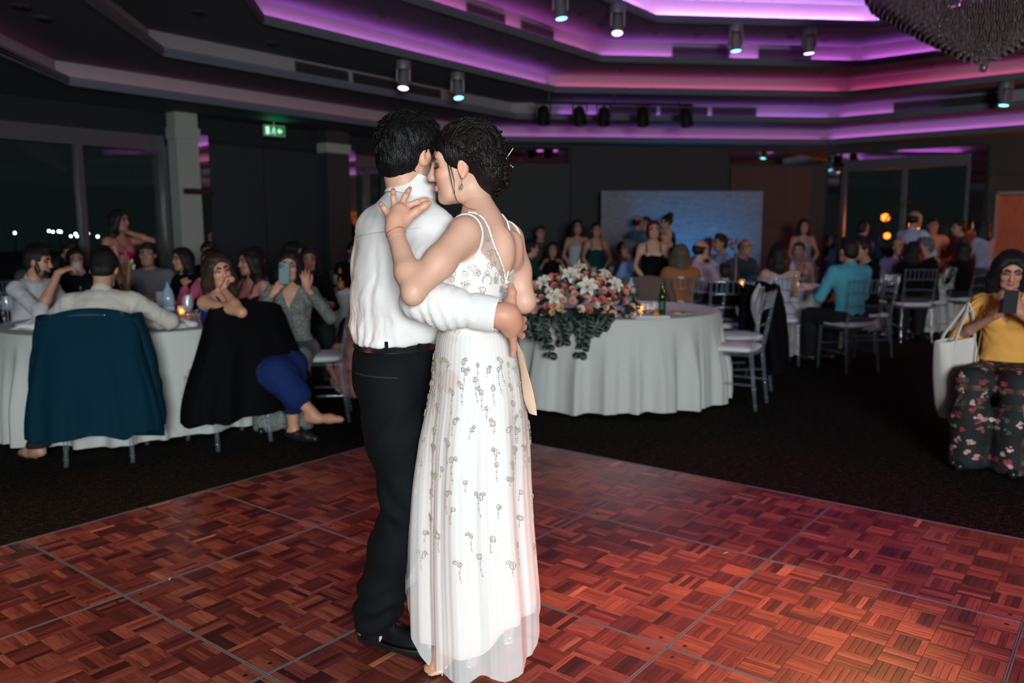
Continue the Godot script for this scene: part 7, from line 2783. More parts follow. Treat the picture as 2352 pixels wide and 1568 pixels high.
	# bow tie, just showing past the collar
	mb = MB.new()
	var bt: Vector3 = J.neck + fwd * 0.088 + Vector3(0, -0.028, 0)
	mb.ball(bt, Vector3(0.012, 0.013, 0.01), 10, J.hb)
	for q in [-1.0, 1.0]:
		var l := []
		for t in [[0.006, 0.008, 0.006], [0.025, 0.019, 0.009], [0.05, 0.026, 0.009], [0.056, 0.022, 0.003]]:
			var ring := []
			for k in 12:
				var a := TAU * k / 12
				ring.append(bt + J.hb * Vector3(q * t[0], sin(a) * t[1], cos(a) * t[2] * q))
			l.append(ring)
		mb.rings(l)
	part("bow_tie", mb.mesh(), cloth("satin_black", c8(12, 12, 14), 0.4, 0.3), root)
	# trousers
	var wool := cloth("trouser_black", c8(14, 18, 21), 0.75, 0.3)
	wool.heightmap_scale = 0.012
	f = Field.new()
	f.ell(Vector3(-0.388, 0.97, -2.62), Vector3(0.158, 0.13, 0.118), 0.05, bb)
	f.ell(Vector3(-0.415, 0.905, -2.60), Vector3(0.118, 0.1, 0.095), 0.05, bb)
	f.chain([J.hipR, J.hipR.lerp(J.knR, 0.5), J.knR, J.knR.lerp(J.anR, 0.4), J.knR.lerp(J.anR, 0.75), J.anR + Vector3(0.006, 0.015, 0)], [0.112, 0.1, 0.074, 0.074, 0.074, 0.078], 0.04)
	f.chain([J.hipL, J.knL, J.knL.lerp(J.anL, 0.4), J.anL + Vector3(0, 0.015, 0)], [0.108, 0.076, 0.074, 0.078], 0.04)
	f.cut(Vector3.UP, Vector3(0, 1.04, 0))
	f.cut(Vector3(-0.1, -1, 0.0), J.anR + Vector3(0, -0.026, 0))
	var tw := func(p: Vector3, n: Vector3) -> float:
		var w := 0.004 * nz.get_noise_3d(p.x * 1.2, p.y * 0.8, p.z)
		var v := p.y
		# seat pulled from the hip, folds behind the knee, breaks stacking on the shoe
		w += 0.007 * sin((v + (p.x + 0.4) * 0.9) * 62.0 + 3.0 * nz.get_noise_3d(p.x, p.y, p.z)) * exp(-pow((v - 0.53) / 0.08, 2.0)) * smoothstep(0.3, -0.3, n.x * 0.6 - 0.1)
		w += 0.0085 * sin(v * 78.0 - p.x * 30.0 + 2.5 * nz.get_noise_3d(p.x, p.y * 0.5, p.z)) * exp(-pow((v - 0.17) / 0.07, 2.0))
		w += 0.0035 * sin((v - p.x * 1.4) * 44.0) * exp(-pow((v - 0.8) / 0.09, 2.0))
		return w
	mb = MB.new()
	f.into(mb, 0.009, tw)
	var tr := part("trousers", mb.mesh(), wool, root)
	mb = MB.new()
	var bl := []
	for q in [[0.0, 1.012], [0.004, 1.014], [0.004, 1.042], [0.0, 1.044]]:
		var ring := []
		for k in 64:
			var a := -TAU * k / 64
			var d := bb * Vector3(cos(a), 0, sin(a))
			var p := f.march(Vector3(-0.388, q[1] - 0.012, -2.62), d)
			ring.append(Vector3(p.x, q[1], p.z) + d * (q[0] + 0.001))
		bl.append(ring)
	mb.rings(bl, false)
	part("belt", mb.mesh(), mat("belt_leather", c8(14, 15, 16), 0.35), root)
	# belt loops and the welt of the back pocket belong to the trousers
	for a in [-0.15, 0.62, 1.5, 2.3]:
		mb = MB.new()
		var d := bb * Vector3(cos(-a), 0, sin(-a)) * Vector3(1, 1, 1)
		if d.z < 0:
			d = -d
		var p := f.march(Vector3(-0.388, 1.016, -2.62), d)
		mb.bar(p + d * 0.005 + Vector3(0, -0.022, 0), p + d * 0.008 + Vector3(0, 0.034, 0), 0.011, 0.004, d)
		part("belt_loop", mb.mesh(), wool, tr)
	mb = MB.new()
	var pk := []
	for k in 7:
		var d := Vector3(lerpf(-0.62, 0.22, k / 6.0), 0, 0.8).normalized()
		pk.append(f.march(Vector3(-0.40, 0.948 - 0.008 * k / 6.0, -2.61), d) + d * 0.0005)
	mb.tube(pk, 0.0035, 6)
	part("back_pocket", mb.mesh(), mat("pocket_welt", c8(16, 19, 21), 0.7), tr)
	for q in [J.anR, J.anL]:
		mb = MB.new()
		mb.tube([q + Vector3(0, -0.05, 0), q + Vector3(0, 0.0, 0), q + Vector3(0.004, 0.1, 0)], [0.05, 0.052, 0.05], 16)
		part("sock", mb.mesh(), wool, root)
	groom_shoe(root, J.anR, J.toeR, 0.012)
	groom_shoe(root, J.anL, J.toeL, 0.0)

func groom_hand(f: Field, J: Dictionary) -> void:
	# seen from the back of the hand: thumb up along her back, fingers curled away round her side
	var w: Vector3 = J.wrR + Vector3(0.012, 0.0, 0.002)
	var k0 := Vector3(0.018, 1.118, -2.300)     # middle of the knuckles
	f.cap(w - Vector3(0.03, 0, 0), w + Vector3(0.012, 0, 0), 0.03, 0.03, 0.02)
	f.chain([w, Vector3(-0.012, 1.142, -2.290), Vector3(0.002, 1.122, -2.297)], [0.028, 0.031, 0.027], 0.03)
	f.ell(Vector3(-0.004, 1.118, -2.302), Vector3(0.024, 0.039, 0.018), 0.02)
	# thumb
	f.chain([Vector3(-0.012, 1.165, -2.29), Vector3(-0.002, 1.188, -2.297), Vector3(0.001, 1.212, -2.308), Vector3(-0.002, 1.23, -2.318)], [0.0165, 0.0125, 0.011, 0.0085], 0.012)
	# four fingers curl away round her side, the little one reaching down
	var tips := [[Vector3(0.02, 1.136, -2.312), Vector3(0.034, 1.13, -2.345), Vector3(0.026, 1.126, -2.375)], [Vector3(0.02, 1.116, -2.315), Vector3(0.034, 1.107, -2.348), Vector3(0.026, 1.102, -2.38)], [Vector3(0.015, 1.097, -2.314), Vector3(0.029, 1.083, -2.344), Vector3(0.022, 1.077, -2.372)], [Vector3(0.002, 1.082, -2.309), Vector3(0.006, 1.052, -2.325), Vector3(0.003, 1.026, -2.332)]]
	for t in tips:
		f.chain([Vector3(-0.004, lerpf(1.12, t[0].y, 0.6), -2.302), t[0], t[1], t[2]], [0.0125, 0.0112, 0.0097, 0.008], 0.005)

func groom_hair(root: Node3D, J: Dictionary) -> void:
	var hm := hair_mat("hair_groom", c8(14, 12, 12))
	var mb := MB.new()
	var f := Field.new()
	hair_field(f, J.head, J.hb, 1.03, "short", J.neck)
	var nz := FastNoiseLite.new()
	nz.seed = 8
	nz.frequency = 30.0
	f.into(mb, 0.005, func(p, n): return 0.004 * nz.get_noise_3d(p.x, p.y * 0.5, p.z))
	var base := part("hair", mb.mesh(), hm, root)
	# short locks lying over it
	mb = MB.new()
	var g := RandomNumberGenerator.new()
	g.seed = 17
	var c: Vector3 = J.head + J.hb * Vector3(0, 0.025, -0.03)
	for k in 900:
		var d := Vector3(g.randfn(), g.randfn(), g.randfn()).normalized()
		if d.y < -0.75 or (d.z > 0.55 and d.y < 0.35) or (d.y < -0.1 and d.z > -0.15):
			continue
		var p := f.march(c, J.hb * d, 0.2)
		var n: Vector3 = J.hb * d
		var flow: Vector3 = (J.hb * Vector3(d.x * 0.5 + g.randf_range(-0.4, 0.4), -0.9 + 0.9 * maxf(0.0, d.y), 0.9 * maxf(0.0, d.y) + g.randf_range(-0.2, 0.2)))
		flow = (flow - n * flow.dot(n)).normalized()
		var l := g.randf_range(0.014, 0.03)
		mb.tube([p - n * 0.002, p + flow * l * 0.5 + n * 0.0035, p + flow * l + n * 0.001], [0.0028, 0.0024, 0.0006], 4)
	part("hair_locks", mb.mesh(), hm, base).set_meta("kind", "stuff")

func groom_shoe(root: Node3D, an: Vector3, toe: Vector3, lift: float) -> void:
	var d := (toe - an) * Vector3(1, 0, 1)
	d = d.normalized()
	var x := Vector3.UP.cross(d)
	var heel := an * Vector3(1, 0, 1) - d * 0.058 + Vector3(0, 0.017, 0)
	var X := Transform3D(Basis(x, Vector3.UP, d), heel) * Transform3D(Basis(Vector3.RIGHT, lift * 3.0), Vector3(0, lift, 0))
	var outline := func(t: float) -> Array:    # half width outside, inside, along the sole
		var w := 0.032 + 0.016 * sin(clampf((t - 0.25) / 0.6, 0, 1) * PI * 0.9)
		w *= sqrt(clampf(1.0 - pow(absf(t - 0.5) / 0.5, 6.0), 0.0, 1.0))
		return [w, w]
	var L := 0.292
	# upper: cross-sections from heel to toe
	var l := []
	for q in 25:
		var t := q / 24.0
		var hgt := lerpf(0.098, 0.088, smoothstep(0.0, 0.25, t))
		hgt = lerpf(hgt, 0.048, smoothstep(0.22, 0.62, t))
		hgt = lerpf(hgt, 0.036, smoothstep(0.6, 0.95, t)) * sqrt(clampf(1.0 - pow(maxf(0.0, t - 0.8) / 0.2, 3.0), 0.05, 1.0))
		var w: float = outline.call(clampf(t, 0.012, 0.988))[0]
		var ring := []
		for k in 20:
			var a := -PI * k / 19.0
			var ex := pow(absf(cos(a)), 0.8) * signf(cos(a))
			var hy := pow(absf(sin(a)), 0.75)
			var crease := 0.0016 * sin(t * 130.0) * exp(-pow((t - 0.66) / 0.035, 2.0)) * hy
			ring.append(X * Vector3(ex * w * (1.0 - 0.28 * hy), 0.022 + hgt * hy + crease, t * L - 0.006 * (1.0 - hy) * float(t < 0.05)))
		l.append(ring)
	l.reverse()
	var mb := MB.new()
	mb.rings(l)
	var o := Node3D.new()
	o.name = "shoe"
	root.add_child(o, true)
	var leather := mat("shoe_leather", c8(15, 16, 17), 0.28)
	leather.clearcoat_enabled = true
	leather.clearcoat = 0.4
	leather.clearcoat_roughness = 0.2
	part("upper", mb.mesh(), leather, o)
	mb = MB.new()
	l = []
	for y in [[0.0, -0.002], [0.002, 0.0045], [0.02, 0.006], [0.0235, 0.003]]:
		var ring := []
		for k in 56:
			var t := 0.5 + 0.5 * cos(TAU * k / 56)
			var w: float = outline.call(clampf(t, 0.0, 1.0))[0] + y[1]
			var arch := 0.0 if t < 0.26 or t > 0.55 else 0.0
			ring.append(X * Vector3(w * (1.0 if k < 28 else -1.0) * (1.0 if t > 0.001 and t < 0.999 else 0.2), y[0] + arch + (0.004 if t > 0.28 and t < 0.62 and y[0] < 0.01 else 0.0), t * (L + 0.01) - 0.005))
		l.append(ring)
	mb.rings(l)
	part("sole", mb.mesh(), mat("sole_black", c8(12, 12, 13), 0.5), o)
	mb = MB.new()
	mb.tube([X * Vector3(0, 0.098, 0.12), X * Vector3(-0.02, 0.094, 0.135), X * Vector3(-0.034, 0.07, 0.14)], 0.0016, 6)
	mb.tube([X * Vector3(0, 0.098, 0.12), X * Vector3(0.022, 0.09, 0.14), X * Vector3(0.03, 0.07, 0.15)], 0.0016, 6)
	for q in 4:
		mb.tube([X * Vector3(-0.017, 0.1 - 0.007 * q, 0.105 + 0.014 * q), X * Vector3(0, 0.104 - 0.007 * q, 0.108 + 0.014 * q), X * Vector3(0.017, 0.1 - 0.007 * q, 0.105 + 0.014 * q)], 0.0018, 6)
	part("lace", mb.mesh(), mat("lace_black", c8(16, 16, 17), 0.7), o)

# ---------------------------------------------------------------- bride
func bride() -> void:
	var root := thing("person", Vector3.ZERO, 0, "bride in a beaded white open-backed gown", "person")
	root.set_meta("label", "bride with dark curled updo in a beaded white open-backed gown, hand on the groom's shoulder")
	var J := B_J.duplicate()
	J.hb = facing(Vector3(-0.99, -0.09, 0.05), -0.04)
	var s := 0.97
	var tone := Color(0.66, 0.375, 0.265)
	var S: Vector3 = (J.shL - J.shR).normalized()
	var B := Vector3(0.87, 0, 0.45).normalized()
	var mb := MB.new()
	var f := Field.new()
	f.color = tone
	bride_torso(f, J, s)
	# arms with a rounded elbow and forearm
	f.chain([J.shL, J.shL.lerp(J.elL, 0.5), J.elL], [0.048, 0.0425, 0.031], 0.03)
	f.chain([J.elL, J.elL.lerp(J.wrL, 0.3), J.wrL], [0.0315, 0.035, 0.0228], 0.02)
	f.ell(J.elL + Vector3(-0.004, -0.016, 0.006), Vector3(0.019, 0.018, 0.019), 0.02)
	f.chain([J.shR, J.shR.lerp(J.elR, 0.5), J.elR], [0.047, 0.043, 0.036], 0.03)
	f.chain([J.elR, J.elR.lerp(J.wrR, 0.3), J.wrR], [0.037, 0.038, 0.024], 0.02)
	legs(f, J, "f", 0.9)
	f.cap(J.neck + Vector3(0.0, -0.02, 0.0), J.head + J.hb * Vector3(0, -0.07, -0.035), 0.044, 0.041, 0.05)
	# shoulder blades and the furrow of the spine
	f.ell(Vector3(-0.02, 1.33, -2.44), Vector3(0.03, 0.06, 0.03), 0.04)
	f.ell(Vector3(0.012, 1.33, -2.50), Vector3(0.025, 0.055, 0.03), 0.04)
	f.into(mb, 0.009)
	f = Field.new()
	add_head(f, J.head, J.hb, 0.93, "f", tone)
	f.carve(J.head + J.hb * Vector3(0.079, -0.004, -0.004), Vector3(0.006, 0.014, 0.008), 0.006, J.hb)
	f.ell(J.head + J.hb * Vector3(0.073, -0.03, -0.004), Vector3(0.007, 0.008, 0.007), 0.006, J.hb)
	f.cap(J.neck + Vector3(0, -0.01, 0), J.head + J.hb * Vector3(0, -0.06, -0.03), 0.043, 0.041, 0.03)
	f.into(mb, 0.003, null, 0.0035)
	f = Field.new()
	f.color = tone * Color(1.02, 0.92, 0.9)
	bride_hand(f, J)
	f.into(mb, 0.0028)
	f = Field.new()
	f.color = tone
	add_hand(f, J.wrR, Vector3(-0.8, 0.1, -0.3), Vector3(0, 0.2, 1), 1.0, 0.5, 0.1, 0.9)
	f.into(mb, 0.006)
	part("body", mb.mesh(true), skin(1.0), root)
	# lashes and brow of the closed near eye
	var lash := MB.new()
	var hf := Field.new()
	add_head(hf, J.head, J.hb, 0.93, "f", tone)
	for e in [[[[0.013, 0.006], [0.022, 0.001], [0.033, -0.001], [0.044, 0.002], [0.05, 0.006]], 0.0016], [[[0.014, 0.031], [0.026, 0.0365], [0.04, 0.036], [0.053, 0.029]], 0.0023]]:
		var path := []
		for q in e[0]:
			var dir: Vector3 = J.hb * Vector3(q[0] * 0.6, 0.0, 1).normalized()
			path.append(hf.march(J.head + J.hb * (Vector3(q[0], q[1], 0.0) * 0.93), dir, 0.14) + dir * 0.0004)
		lash.tube(path, e[1], 6, 0.7)
	part("lashes", lash.mesh(), mat("lash_dark", c8(34, 22, 18), 0.6), root)
	bride_hair(root, J)
	# ---- gown
	var satin := cloth("gown_white", c8(232, 226, 220), 0.6, 0.2)
	satin.heightmap_scale = 0.012
	var tulle := mat("gown_tulle", Color(0.96, 0.96, 0.95, 0.5), 0.75)
	tulle.transparency = BaseMaterial3D.TRANSPARENCY_ALPHA
	tulle.heightmap_enabled = false
	var sheer := mat("gown_sheer", Color(0.93, 0.88, 0.84, 0.34), 0.75)
	sheer.transparency = BaseMaterial3D.TRANSPARENCY_ALPHA
	var apex := Vector3(0.0, 1.237, -2.43) + B * 0.02
	var cen := Vector3(-0.1, 1.25, -2.46)
	apex = Vector3(cen.x, 1.237, cen.z)
	var shell := func(g: float, lining: bool) -> Field:
		var q := Field.new()
		q.grow = g
		bride_torso(q, J, s)
		q.grow = 0.0
		q.wedge(Vector3(0, -1, 0) + S * 2.3, Vector3(0, -1, 0) - S * 2.3, apex)
		if lining:
			q.wedge(Vector3(0, -1, 0) + S * 0.95, Vector3(0, -1, 0) - S * 0.95, apex - Vector3(0, 0.002, 0))
		q.carve(J.shL + S * 0.035 + Vector3(0, -0.005, 0), Vector3(0.074, 0.088, 0.074), 0.004)
		q.carve(J.shR - S * 0.035 + Vector3(0, -0.005, 0), Vector3(0.074, 0.088, 0.074), 0.004)
		q.cut(Vector3.DOWN, Vector3(0, 1.055, 0))
		q.cut(Vector3.UP + S * 0.0, J.neck + Vector3(0, -0.002, 0))
		return q
	var lin: Field = shell.call(0.009, true)
	mb = MB.new()
	lin.into(mb, 0.006)
	part("bodice", mb.mesh(), satin, root)
	var top: Field = shell.call(0.0075, false)
	top.cut(Vector3.DOWN, Vector3(0, 1.2, 0))
	mb = MB.new()
	top.into(mb, 0.006)
	part("sheer_yoke", mb.mesh(), sheer, root)
	# bound edges: the V of the back, and the armholes
	var plain_f := Field.new()
	plain_f.grow = 0.0085
	bride_torso(plain_f, J, s)
	var edge := MB.new()
	for sd in [-1.0, 1.0]:
		var path := []
		for k in 15:
			var y := lerpf(1.235, 1.425, k / 14.0)
			var w := (y - 1.237) / 2.3
			path.append(plain_f.march(Vector3(cen.x, y, cen.z) + S * sd * w, B + Vector3(0, 0.9 * smoothstep(1.37, 1.43, y), 0)))
		edge.tube(path, 0.004, 8, 0.8)
	for sd in ["L", "R"]:
		var out := S if sd == "L" else -S
		var c: Vector3 = J["sh" + sd] + out * 0.035 + Vector3(0, -0.005, 0)
		var path := []
		for k in 33:
			var a := TAU * k / 32
			var d := Vector3(0, 1, 0) * cos(a) * 0.088 + out.cross(Vector3.UP).normalized() * sin(a) * 0.074
			var lo := -0.2
			var hi := 0.999
			for q in 14:
				var t := (lo + hi) / 2
				var p := c + d * sqrt(1.0 - t * t) - out * 0.074 * t
				if plain_f.at(p, PackedInt32Array(range(plain_f.kind.size()))) > 0.0:
					lo = t
				else:
					hi = t
			path.append(c + d * sqrt(1.0 - hi * hi) - out * 0.074 * hi)
		edge.tube(path, 0.004, 8, 0.8)
	part("binding", edge.mesh(), satin, root)
	# skirt lining and tulle overlay
	var lower := skirt_mesh(0.0, 1.0)
	part("skirt_lining", lower.mesh(), satin, root)
	part("tulle_overlay", skirt_mesh(0.012, 2.0).mesh(), tulle, root)
	beads(root, plain_f, cen, S, B, J)
	sash(root)
	bride_shoes(root, J)
	# jewellery
	var gold := mat("gold", c8(206, 160, 110), 0.25, 1.0)
	var br := MB.new()
	var d: Vector3 = (J.wrL - J.elL).normalized()
	var x := d.cross(Vector3.UP).normalized()
	var y := x.cross(d)
	var at: Vector3 = J.elL.lerp(J.wrL, 0.93)
	var loop := []
	for k in 29:
		var a := TAU * k / 28
		loop.append(at + (x * cos(a) + y * sin(a)) * 0.0285 + d * 0.004 * sin(a * 2.0))
	br.tube(loop, 0.0009, 5)
	for k in 4:
		br.ball(loop[3 + k * 2], Vector3.ONE * 0.0022, 6)
	part("bracelet", br.mesh(), gold, root)
	var er := MB.new()
	var ear: Vector3 = J.head + J.hb * Vector3(0.078, -0.038, 0.0)
	er.tube([ear, ear + Vector3(0, -0.012, 0.003)], 0.0009, 5)
	er.lathe([Vector2(0.0008, -0.03), Vector2(0.0042, -0.026), Vector2(0.0048, -0.021), Vector2(0.0008, -0.011)], 12, ear + Vector3(0, 0, 0.003))
	part("earring", er.mesh(), mat("silver_gem", c8(214, 214, 216), 0.12, 0.8), root)

func bride_torso(f: Field, J: Dictionary, s: float) -> void:
	var up := Vector3.UP
	var xl: Vector3 = ((J.shL - J.shR) * Vector3(1, 0, 1)).normalized()
	var b := Basis(xl, up, xl.cross(up))
	f.ell(Vector3(-0.103, 0.945, -2.46), Vector3(0.14, 0.11, 0.096), 0.05, b)
	f.ell(Vector3(-0.108, 1.09, -2.46), Vector3(0.112, 0.13, 0.086), 0.06, b)
	f.ell(Vector3(-0.1, 1.27, -2.465), Vector3(0.136, 0.15, 0.088), 0.06, b)
	for q in [-1.0, 1.0]:
		f.ell(Vector3(-0.1, 1.265, -2.465) + b * Vector3(q * 0.06, 0, 0.065), Vector3(0.05, 0.052, 0.045), 0.03, b)
	var base: Vector3 = J.neck - Vector3(0.006, 0.04, 0)
	f.cap(J.shL.lerp(base, 0.12), base, 0.044, 0.046, 0.05)
	f.cap(J.shR.lerp(base, 0.12), base, 0.042, 0.046, 0.05)

func bride_hand(f: Field, J: Dictionary) -> void:
	# laid on the groom's shoulder blade: knuckles up, thumb and forefinger to the right
	var w: Vector3 = J.wrL
	f.cap(J.elL.lerp(w, 0.85), w, 0.0265, 0.0245, 0.02)
	var px := Vector3(0.97, 0.12, -0.2).normalized()
	var py := Vector3(0.1, 0.86, -0.5).normalized()
	f.chain([w, w + py * 0.03, w + py * 0.062 + px * 0.006], [0.023, 0.025, 0.024], 0.02)
	f.ell(w + py * 0.052 + px * 0.004, Vector3(0.035, 0.036, 0.0145), 0.012, Basis(px, py, px.cross(py)))
	var kn := [[-0.028, 0.058], [-0.012, 0.079], [0.008, 0.084], [0.027, 0.078]]
	var dirs := [Vector3(-0.35, 0.45, -0.25), Vector3(-0.12, 0.9, -0.35), Vector3(0.35, 0.85, -0.42), Vector3(0.86, 0.34, -0.22)]
	var lens := [0.05, 0.064, 0.068, 0.066]
	for k in 4:
		var b: Vector3 = w + px * kn[k][0] + py * kn[k][1]
		var d: Vector3 = dirs[k].normalized()
		var n := Vector3(0, -0.1, -1)
		var p1: Vector3 = b + d * lens[k] * 0.45 + Vector3(0, 0, 0.004)
		var p2: Vector3 = p1 + (d + n * 0.35).normalized() * lens[k] * 0.32
		var p3: Vector3 = p2 + (d + n * 0.7).normalized() * lens[k] * 0.24
		f.chain([b - d * 0.012, b, p1, p2, p3], [0.0095, 0.0095, 0.0083, 0.0074, 0.006], 0.005)
	var t0: Vector3 = w + px * 0.028 + py * 0.03
	f.chain([w + px * 0.014 + py * 0.016, t0, t0 + Vector3(0.03, 0.024, -0.006), t0 + Vector3(0.055, 0.041, -0.016), t0 + Vector3(0.068, 0.049, -0.025)], [0.015, 0.0135, 0.0105, 0.0092, 0.007], 0.012)

func bride_hair(root: Node3D, J: Dictionary) -> void:
	var hm := hair_mat("hair_bride", c8(20, 14, 12))
	var c: Vector3 = J.head
	var b: Basis = J.hb
	var P := func(x, y, z): return c + b * Vector3(x, y, z)
	var f := Field.new()
	f.ell(P.call(0, 0.042, -0.016), Vector3(0.08, 0.09, 0.098), 0.02, b)
	f.ell(P.call(0, 0.062, -0.055), Vector3(0.07, 0.066, 0.07), 0.04, b)
	f.ell(P.call(0, -0.012, -0.092), Vector3(0.072, 0.068, 0.052), 0.03, b)
	f.ell(P.call(0, -0.05, -0.085), Vector3(0.056, 0.042, 0.045), 0.03, b)
	f.carve(P.call(0, -0.052, 0.092), Vector3(0.09, 0.112, 0.085), 0.012, b)
	f.carve(P.call(0, -0.085, -0.002), Vector3(0.1, 0.075, 0.042), 0.012, b)
	var mb := MB.new()
	f.into(mb, 0.005)
	var base := part("hair", mb.mesh(), hm, root)
	var g := RandomNumberGenerator.new()
	g.seed = 23
	var full := Field.new()
	for k in 4:
		full.kind.append(f.kind[k]); full.pa.append(f.pa[k]); full.pd.append(f.pd[k]); full.il.append(f.il[k]); full.ra.append(f.ra[k]); full.rb.append(f.rb[k]); full.kk.append(f.kk[k]); full.inv.append(f.inv[k]); full.rr.append(f.rr[k]); full.col.append(f.col[k])
	# combed locks from the hairline back to the knot
	mb = MB.new()
	for k in 130:
		var u := g.randf_range(-0.95, 0.95)
		var a0 := g.randf_range(0.75, 1.5)
		if absf(u) > 0.7:
			a0 = g.randf_range(1.2, 1.8)
		var a1 := a0 + g.randf_range(0.7, 1.7)
		var path := []
		var rad := []
		var wav := g.randf() * TAU
		var lift := pow(g.randf(), 2.0)
		for q in 9:
			var t := q / 8.0
			var a := lerpf(a0, minf(a1, 3.5), t)
			var uu := clampf(u + 0.09 * sin(t * 5.5 + wav), -0.98, 0.98)
			var d := Vector3(uu, sin(a) * sqrt(1 - uu * uu), cos(a) * sqrt(1 - uu * uu))
			path.append(full.march(P.call(0, 0.02, -0.03), b * d, 0.2) + b * d * ((0.002 + 0.006 * lift) * sin(t * PI)))
			rad.append(0.0062 * sin(PI * (0.12 + 0.76 * t)))
		mb.tube(path, rad, 6, 0.6)
	part("combed_locks", mb.mesh(), hm, base).set_meta("kind", "stuff")
	# curls of the low knot
	mb = MB.new()
	for k in 80:
		var d := Vector3(g.randfn(), g.randfn() * 0.9 - 0.2, -absf(g.randfn()) - 0.25).normalized()
		var o: Vector3 = P.call(0, -0.018, -0.085)
		var sp := full.march(o, b * d, 0.2)
		var n: Vector3 = b * d
		var tx := n.cross(Vector3(g.randfn(), g.randfn(), g.randfn())).normalized()
		var ty := n.cross(tx)
		var r := g.randf_range(0.009, 0.019)
		var turn := g.randf_range(3.2, 6.5)
		var path := []
		var rad := []
		for q in 12:
			var t := q / 11.0
			var rr := r * (1.0 - 0.55 * t)
			path.append(sp + (tx * cos(t * turn) + ty * sin(t * turn)) * rr + n * (0.001 + 0.006 * t))
			rad.append(0.0062 * sin(PI * (0.1 + 0.8 * t)))
		mb.tube(path, rad, 6, 0.7)
	part("curls", mb.mesh(), hm, base).set_meta("kind", "stuff")
	# braid over the ear, and the loose wisps
	mb = MB.new()
	for k in 13:
		var t := k / 12.0
		var d := Vector3(0.72 + 0.18 * sin(t * PI), 0.75 - 1.0 * t, 0.62 - 1.35 * t).normalized()
		var p := full.march(P.call(0, 0.01, -0.02), b * d, 0.2)
		var along := (b * Vector3(0.1, -0.6, -0.8)).normalized()
		var n: Vector3 = b * d
		var side := n.cross(along).normalized()
		mb.ball(p + n * 0.003 + side * (0.0035 if k % 2 else -0.0035), Vector3(0.006, 0.0045, 0.0125), 8, Basis(side, n, side.cross(n)) * Basis(Vector3.UP, 0.6 if k % 2 else -0.6))
	part("braid", mb.mesh(), hm, base)
	for e in [[[0.068, 0.012, 0.036], [0.074, -0.05, 0.03], [0.078, -0.1, 0.022], [0.086, -0.125, -0.01], [0.088, -0.135, -0.05]], [[0.07, 0.01, 0.03], [0.077, -0.04, 0.022], [0.079, -0.08, 0.025], [0.078, -0.1, 0.02]], [[0.01, 0.12, -0.06], [0.01, 0.138, -0.075], [0.012, 0.145, -0.1], [0.016, 0.143, -0.115]], [[0.03, 0.11, -0.07], [0.03, 0.128, -0.09], [0.028, 0.13, -0.11]], [[-0.01, 0.118, -0.05], [-0.012, 0.14, -0.08], [-0.01, 0.14, -0.1]]]:
		mb = MB.new()
		var cv := Curve3D.new()
		for q in e.size():
			var t: Vector3 = P.call(e[mini(q + 1, e.size() - 1)][0], e[mini(q + 1, e.size() - 1)][1], e[mini(q + 1, e.size() - 1)][2]) - P.call(e[maxi(q - 1, 0)][0], e[maxi(q - 1, 0)][1], e[maxi(q - 1, 0)][2])
			cv.add_point(P.call(e[q][0], e[q][1], e[q][2]), -t / 6.0, t / 6.0)
		var path := []
		var rad := []
		for q in 19:
			path.append(cv.sample_baked(cv.get_baked_length() * q / 18.0))
			rad.append(0.0016 * (1.0 - 0.75 * q / 18.0))
		mb.tube(path, rad, 5)
		part("wisp", mb.mesh(), hm, base)
	# jewelled hairpin
	mb = MB.new()
	var root_p: Vector3 = P.call(0.02, 0.005, -0.135)
	for e in [[Vector3(0, 0.035, -0.028), 6], [Vector3(0.01, -0.02, -0.022), 4], [Vector3(0, 0.028, -0.005), 4]]:
		var tip: Vector3 = root_p + b * e[0]
		mb.tube([root_p, tip], 0.0009, 5)
		for q in e[1]:
			mb.ball(root_p.lerp(tip, (q + 1.0) / e[1]), Vector3.ONE * g.randf_range(0.0022, 0.0036), 6)
	part("hairpin", mb.mesh(), mat("silver_gem", c8(214, 214, 216), 0.12, 0.8), root)

const SK_Y := [1.085, 1.072, 1.029, 0.892, 0.753, 0.612, 0.469, 0.323, 0.22, 0.03]
const SK_R := [0.112, 0.118, 0.126, 0.146, 0.163, 0.171, 0.179, 0.188, 0.193, 0.196]
const SK_X := [-0.112, -0.113, -0.111, -0.109, -0.116, -0.121, -0.121, -0.117, -0.113, -0.11]
const SK_Z := [0.126, 0.133, 0.15, 0.17, 0.175, 0.174, 0.176, 0.178, 0.18, 0.182]
func sk(arr: Array, y: float) -> float:
	for k in SK_Y.size() - 1:
		if y >= SK_Y[k + 1]:
			return lerpf(arr[k + 1], arr[k], clampf((y - SK_Y[k + 1]) / (SK_Y[k] - SK_Y[k + 1]), 0.0, 1.0))
	return arr[-1]

func skirt_point(a: float, y: float, g: float, pleat: float) -> Vector3:
	# a: 0 to the right (+x), PI/2 towards +z
	var t := clampf((1.07 - y) / 1.0, 0.0, 1.0)
	var grow := smoothstep(0.0, 0.55, t)
	var big := 0.011 * sin(a * 7.0 + 0.7 + 0.5 * sin(a * 2.0)) * grow + 0.006 * sin(a * 13.0 + 2.0 + t * 1.2) * grow
	var fine := 0.0
	if pleat > 1.5:
		fine = 0.0007 * sin(a * 61.0 + 2.0 * sin(a * 5.0 + t * 2.0)) * (0.6 + 0.6 * grow) + 0.0015 * sin(a * 29.0 + 1.3 * sin(a * 3.0 - t)) * grow
		# a loose swag of tulle trailing on the left
		big += 0.05 * exp(-pow(wrapf(a - 3.25, -PI, PI) / 0.35, 2.0)) * smoothstep(0.15, 0.7, t)
	var rx := sk(SK_R, y) + g - 0.012 + big + fine
	var rz := sk(SK_Z, y) + g - 0.012 + big + fine
	return Vector3(sk(SK_X, y) + cos(a) * rx, y, -2.46 + sin(a) * rz)

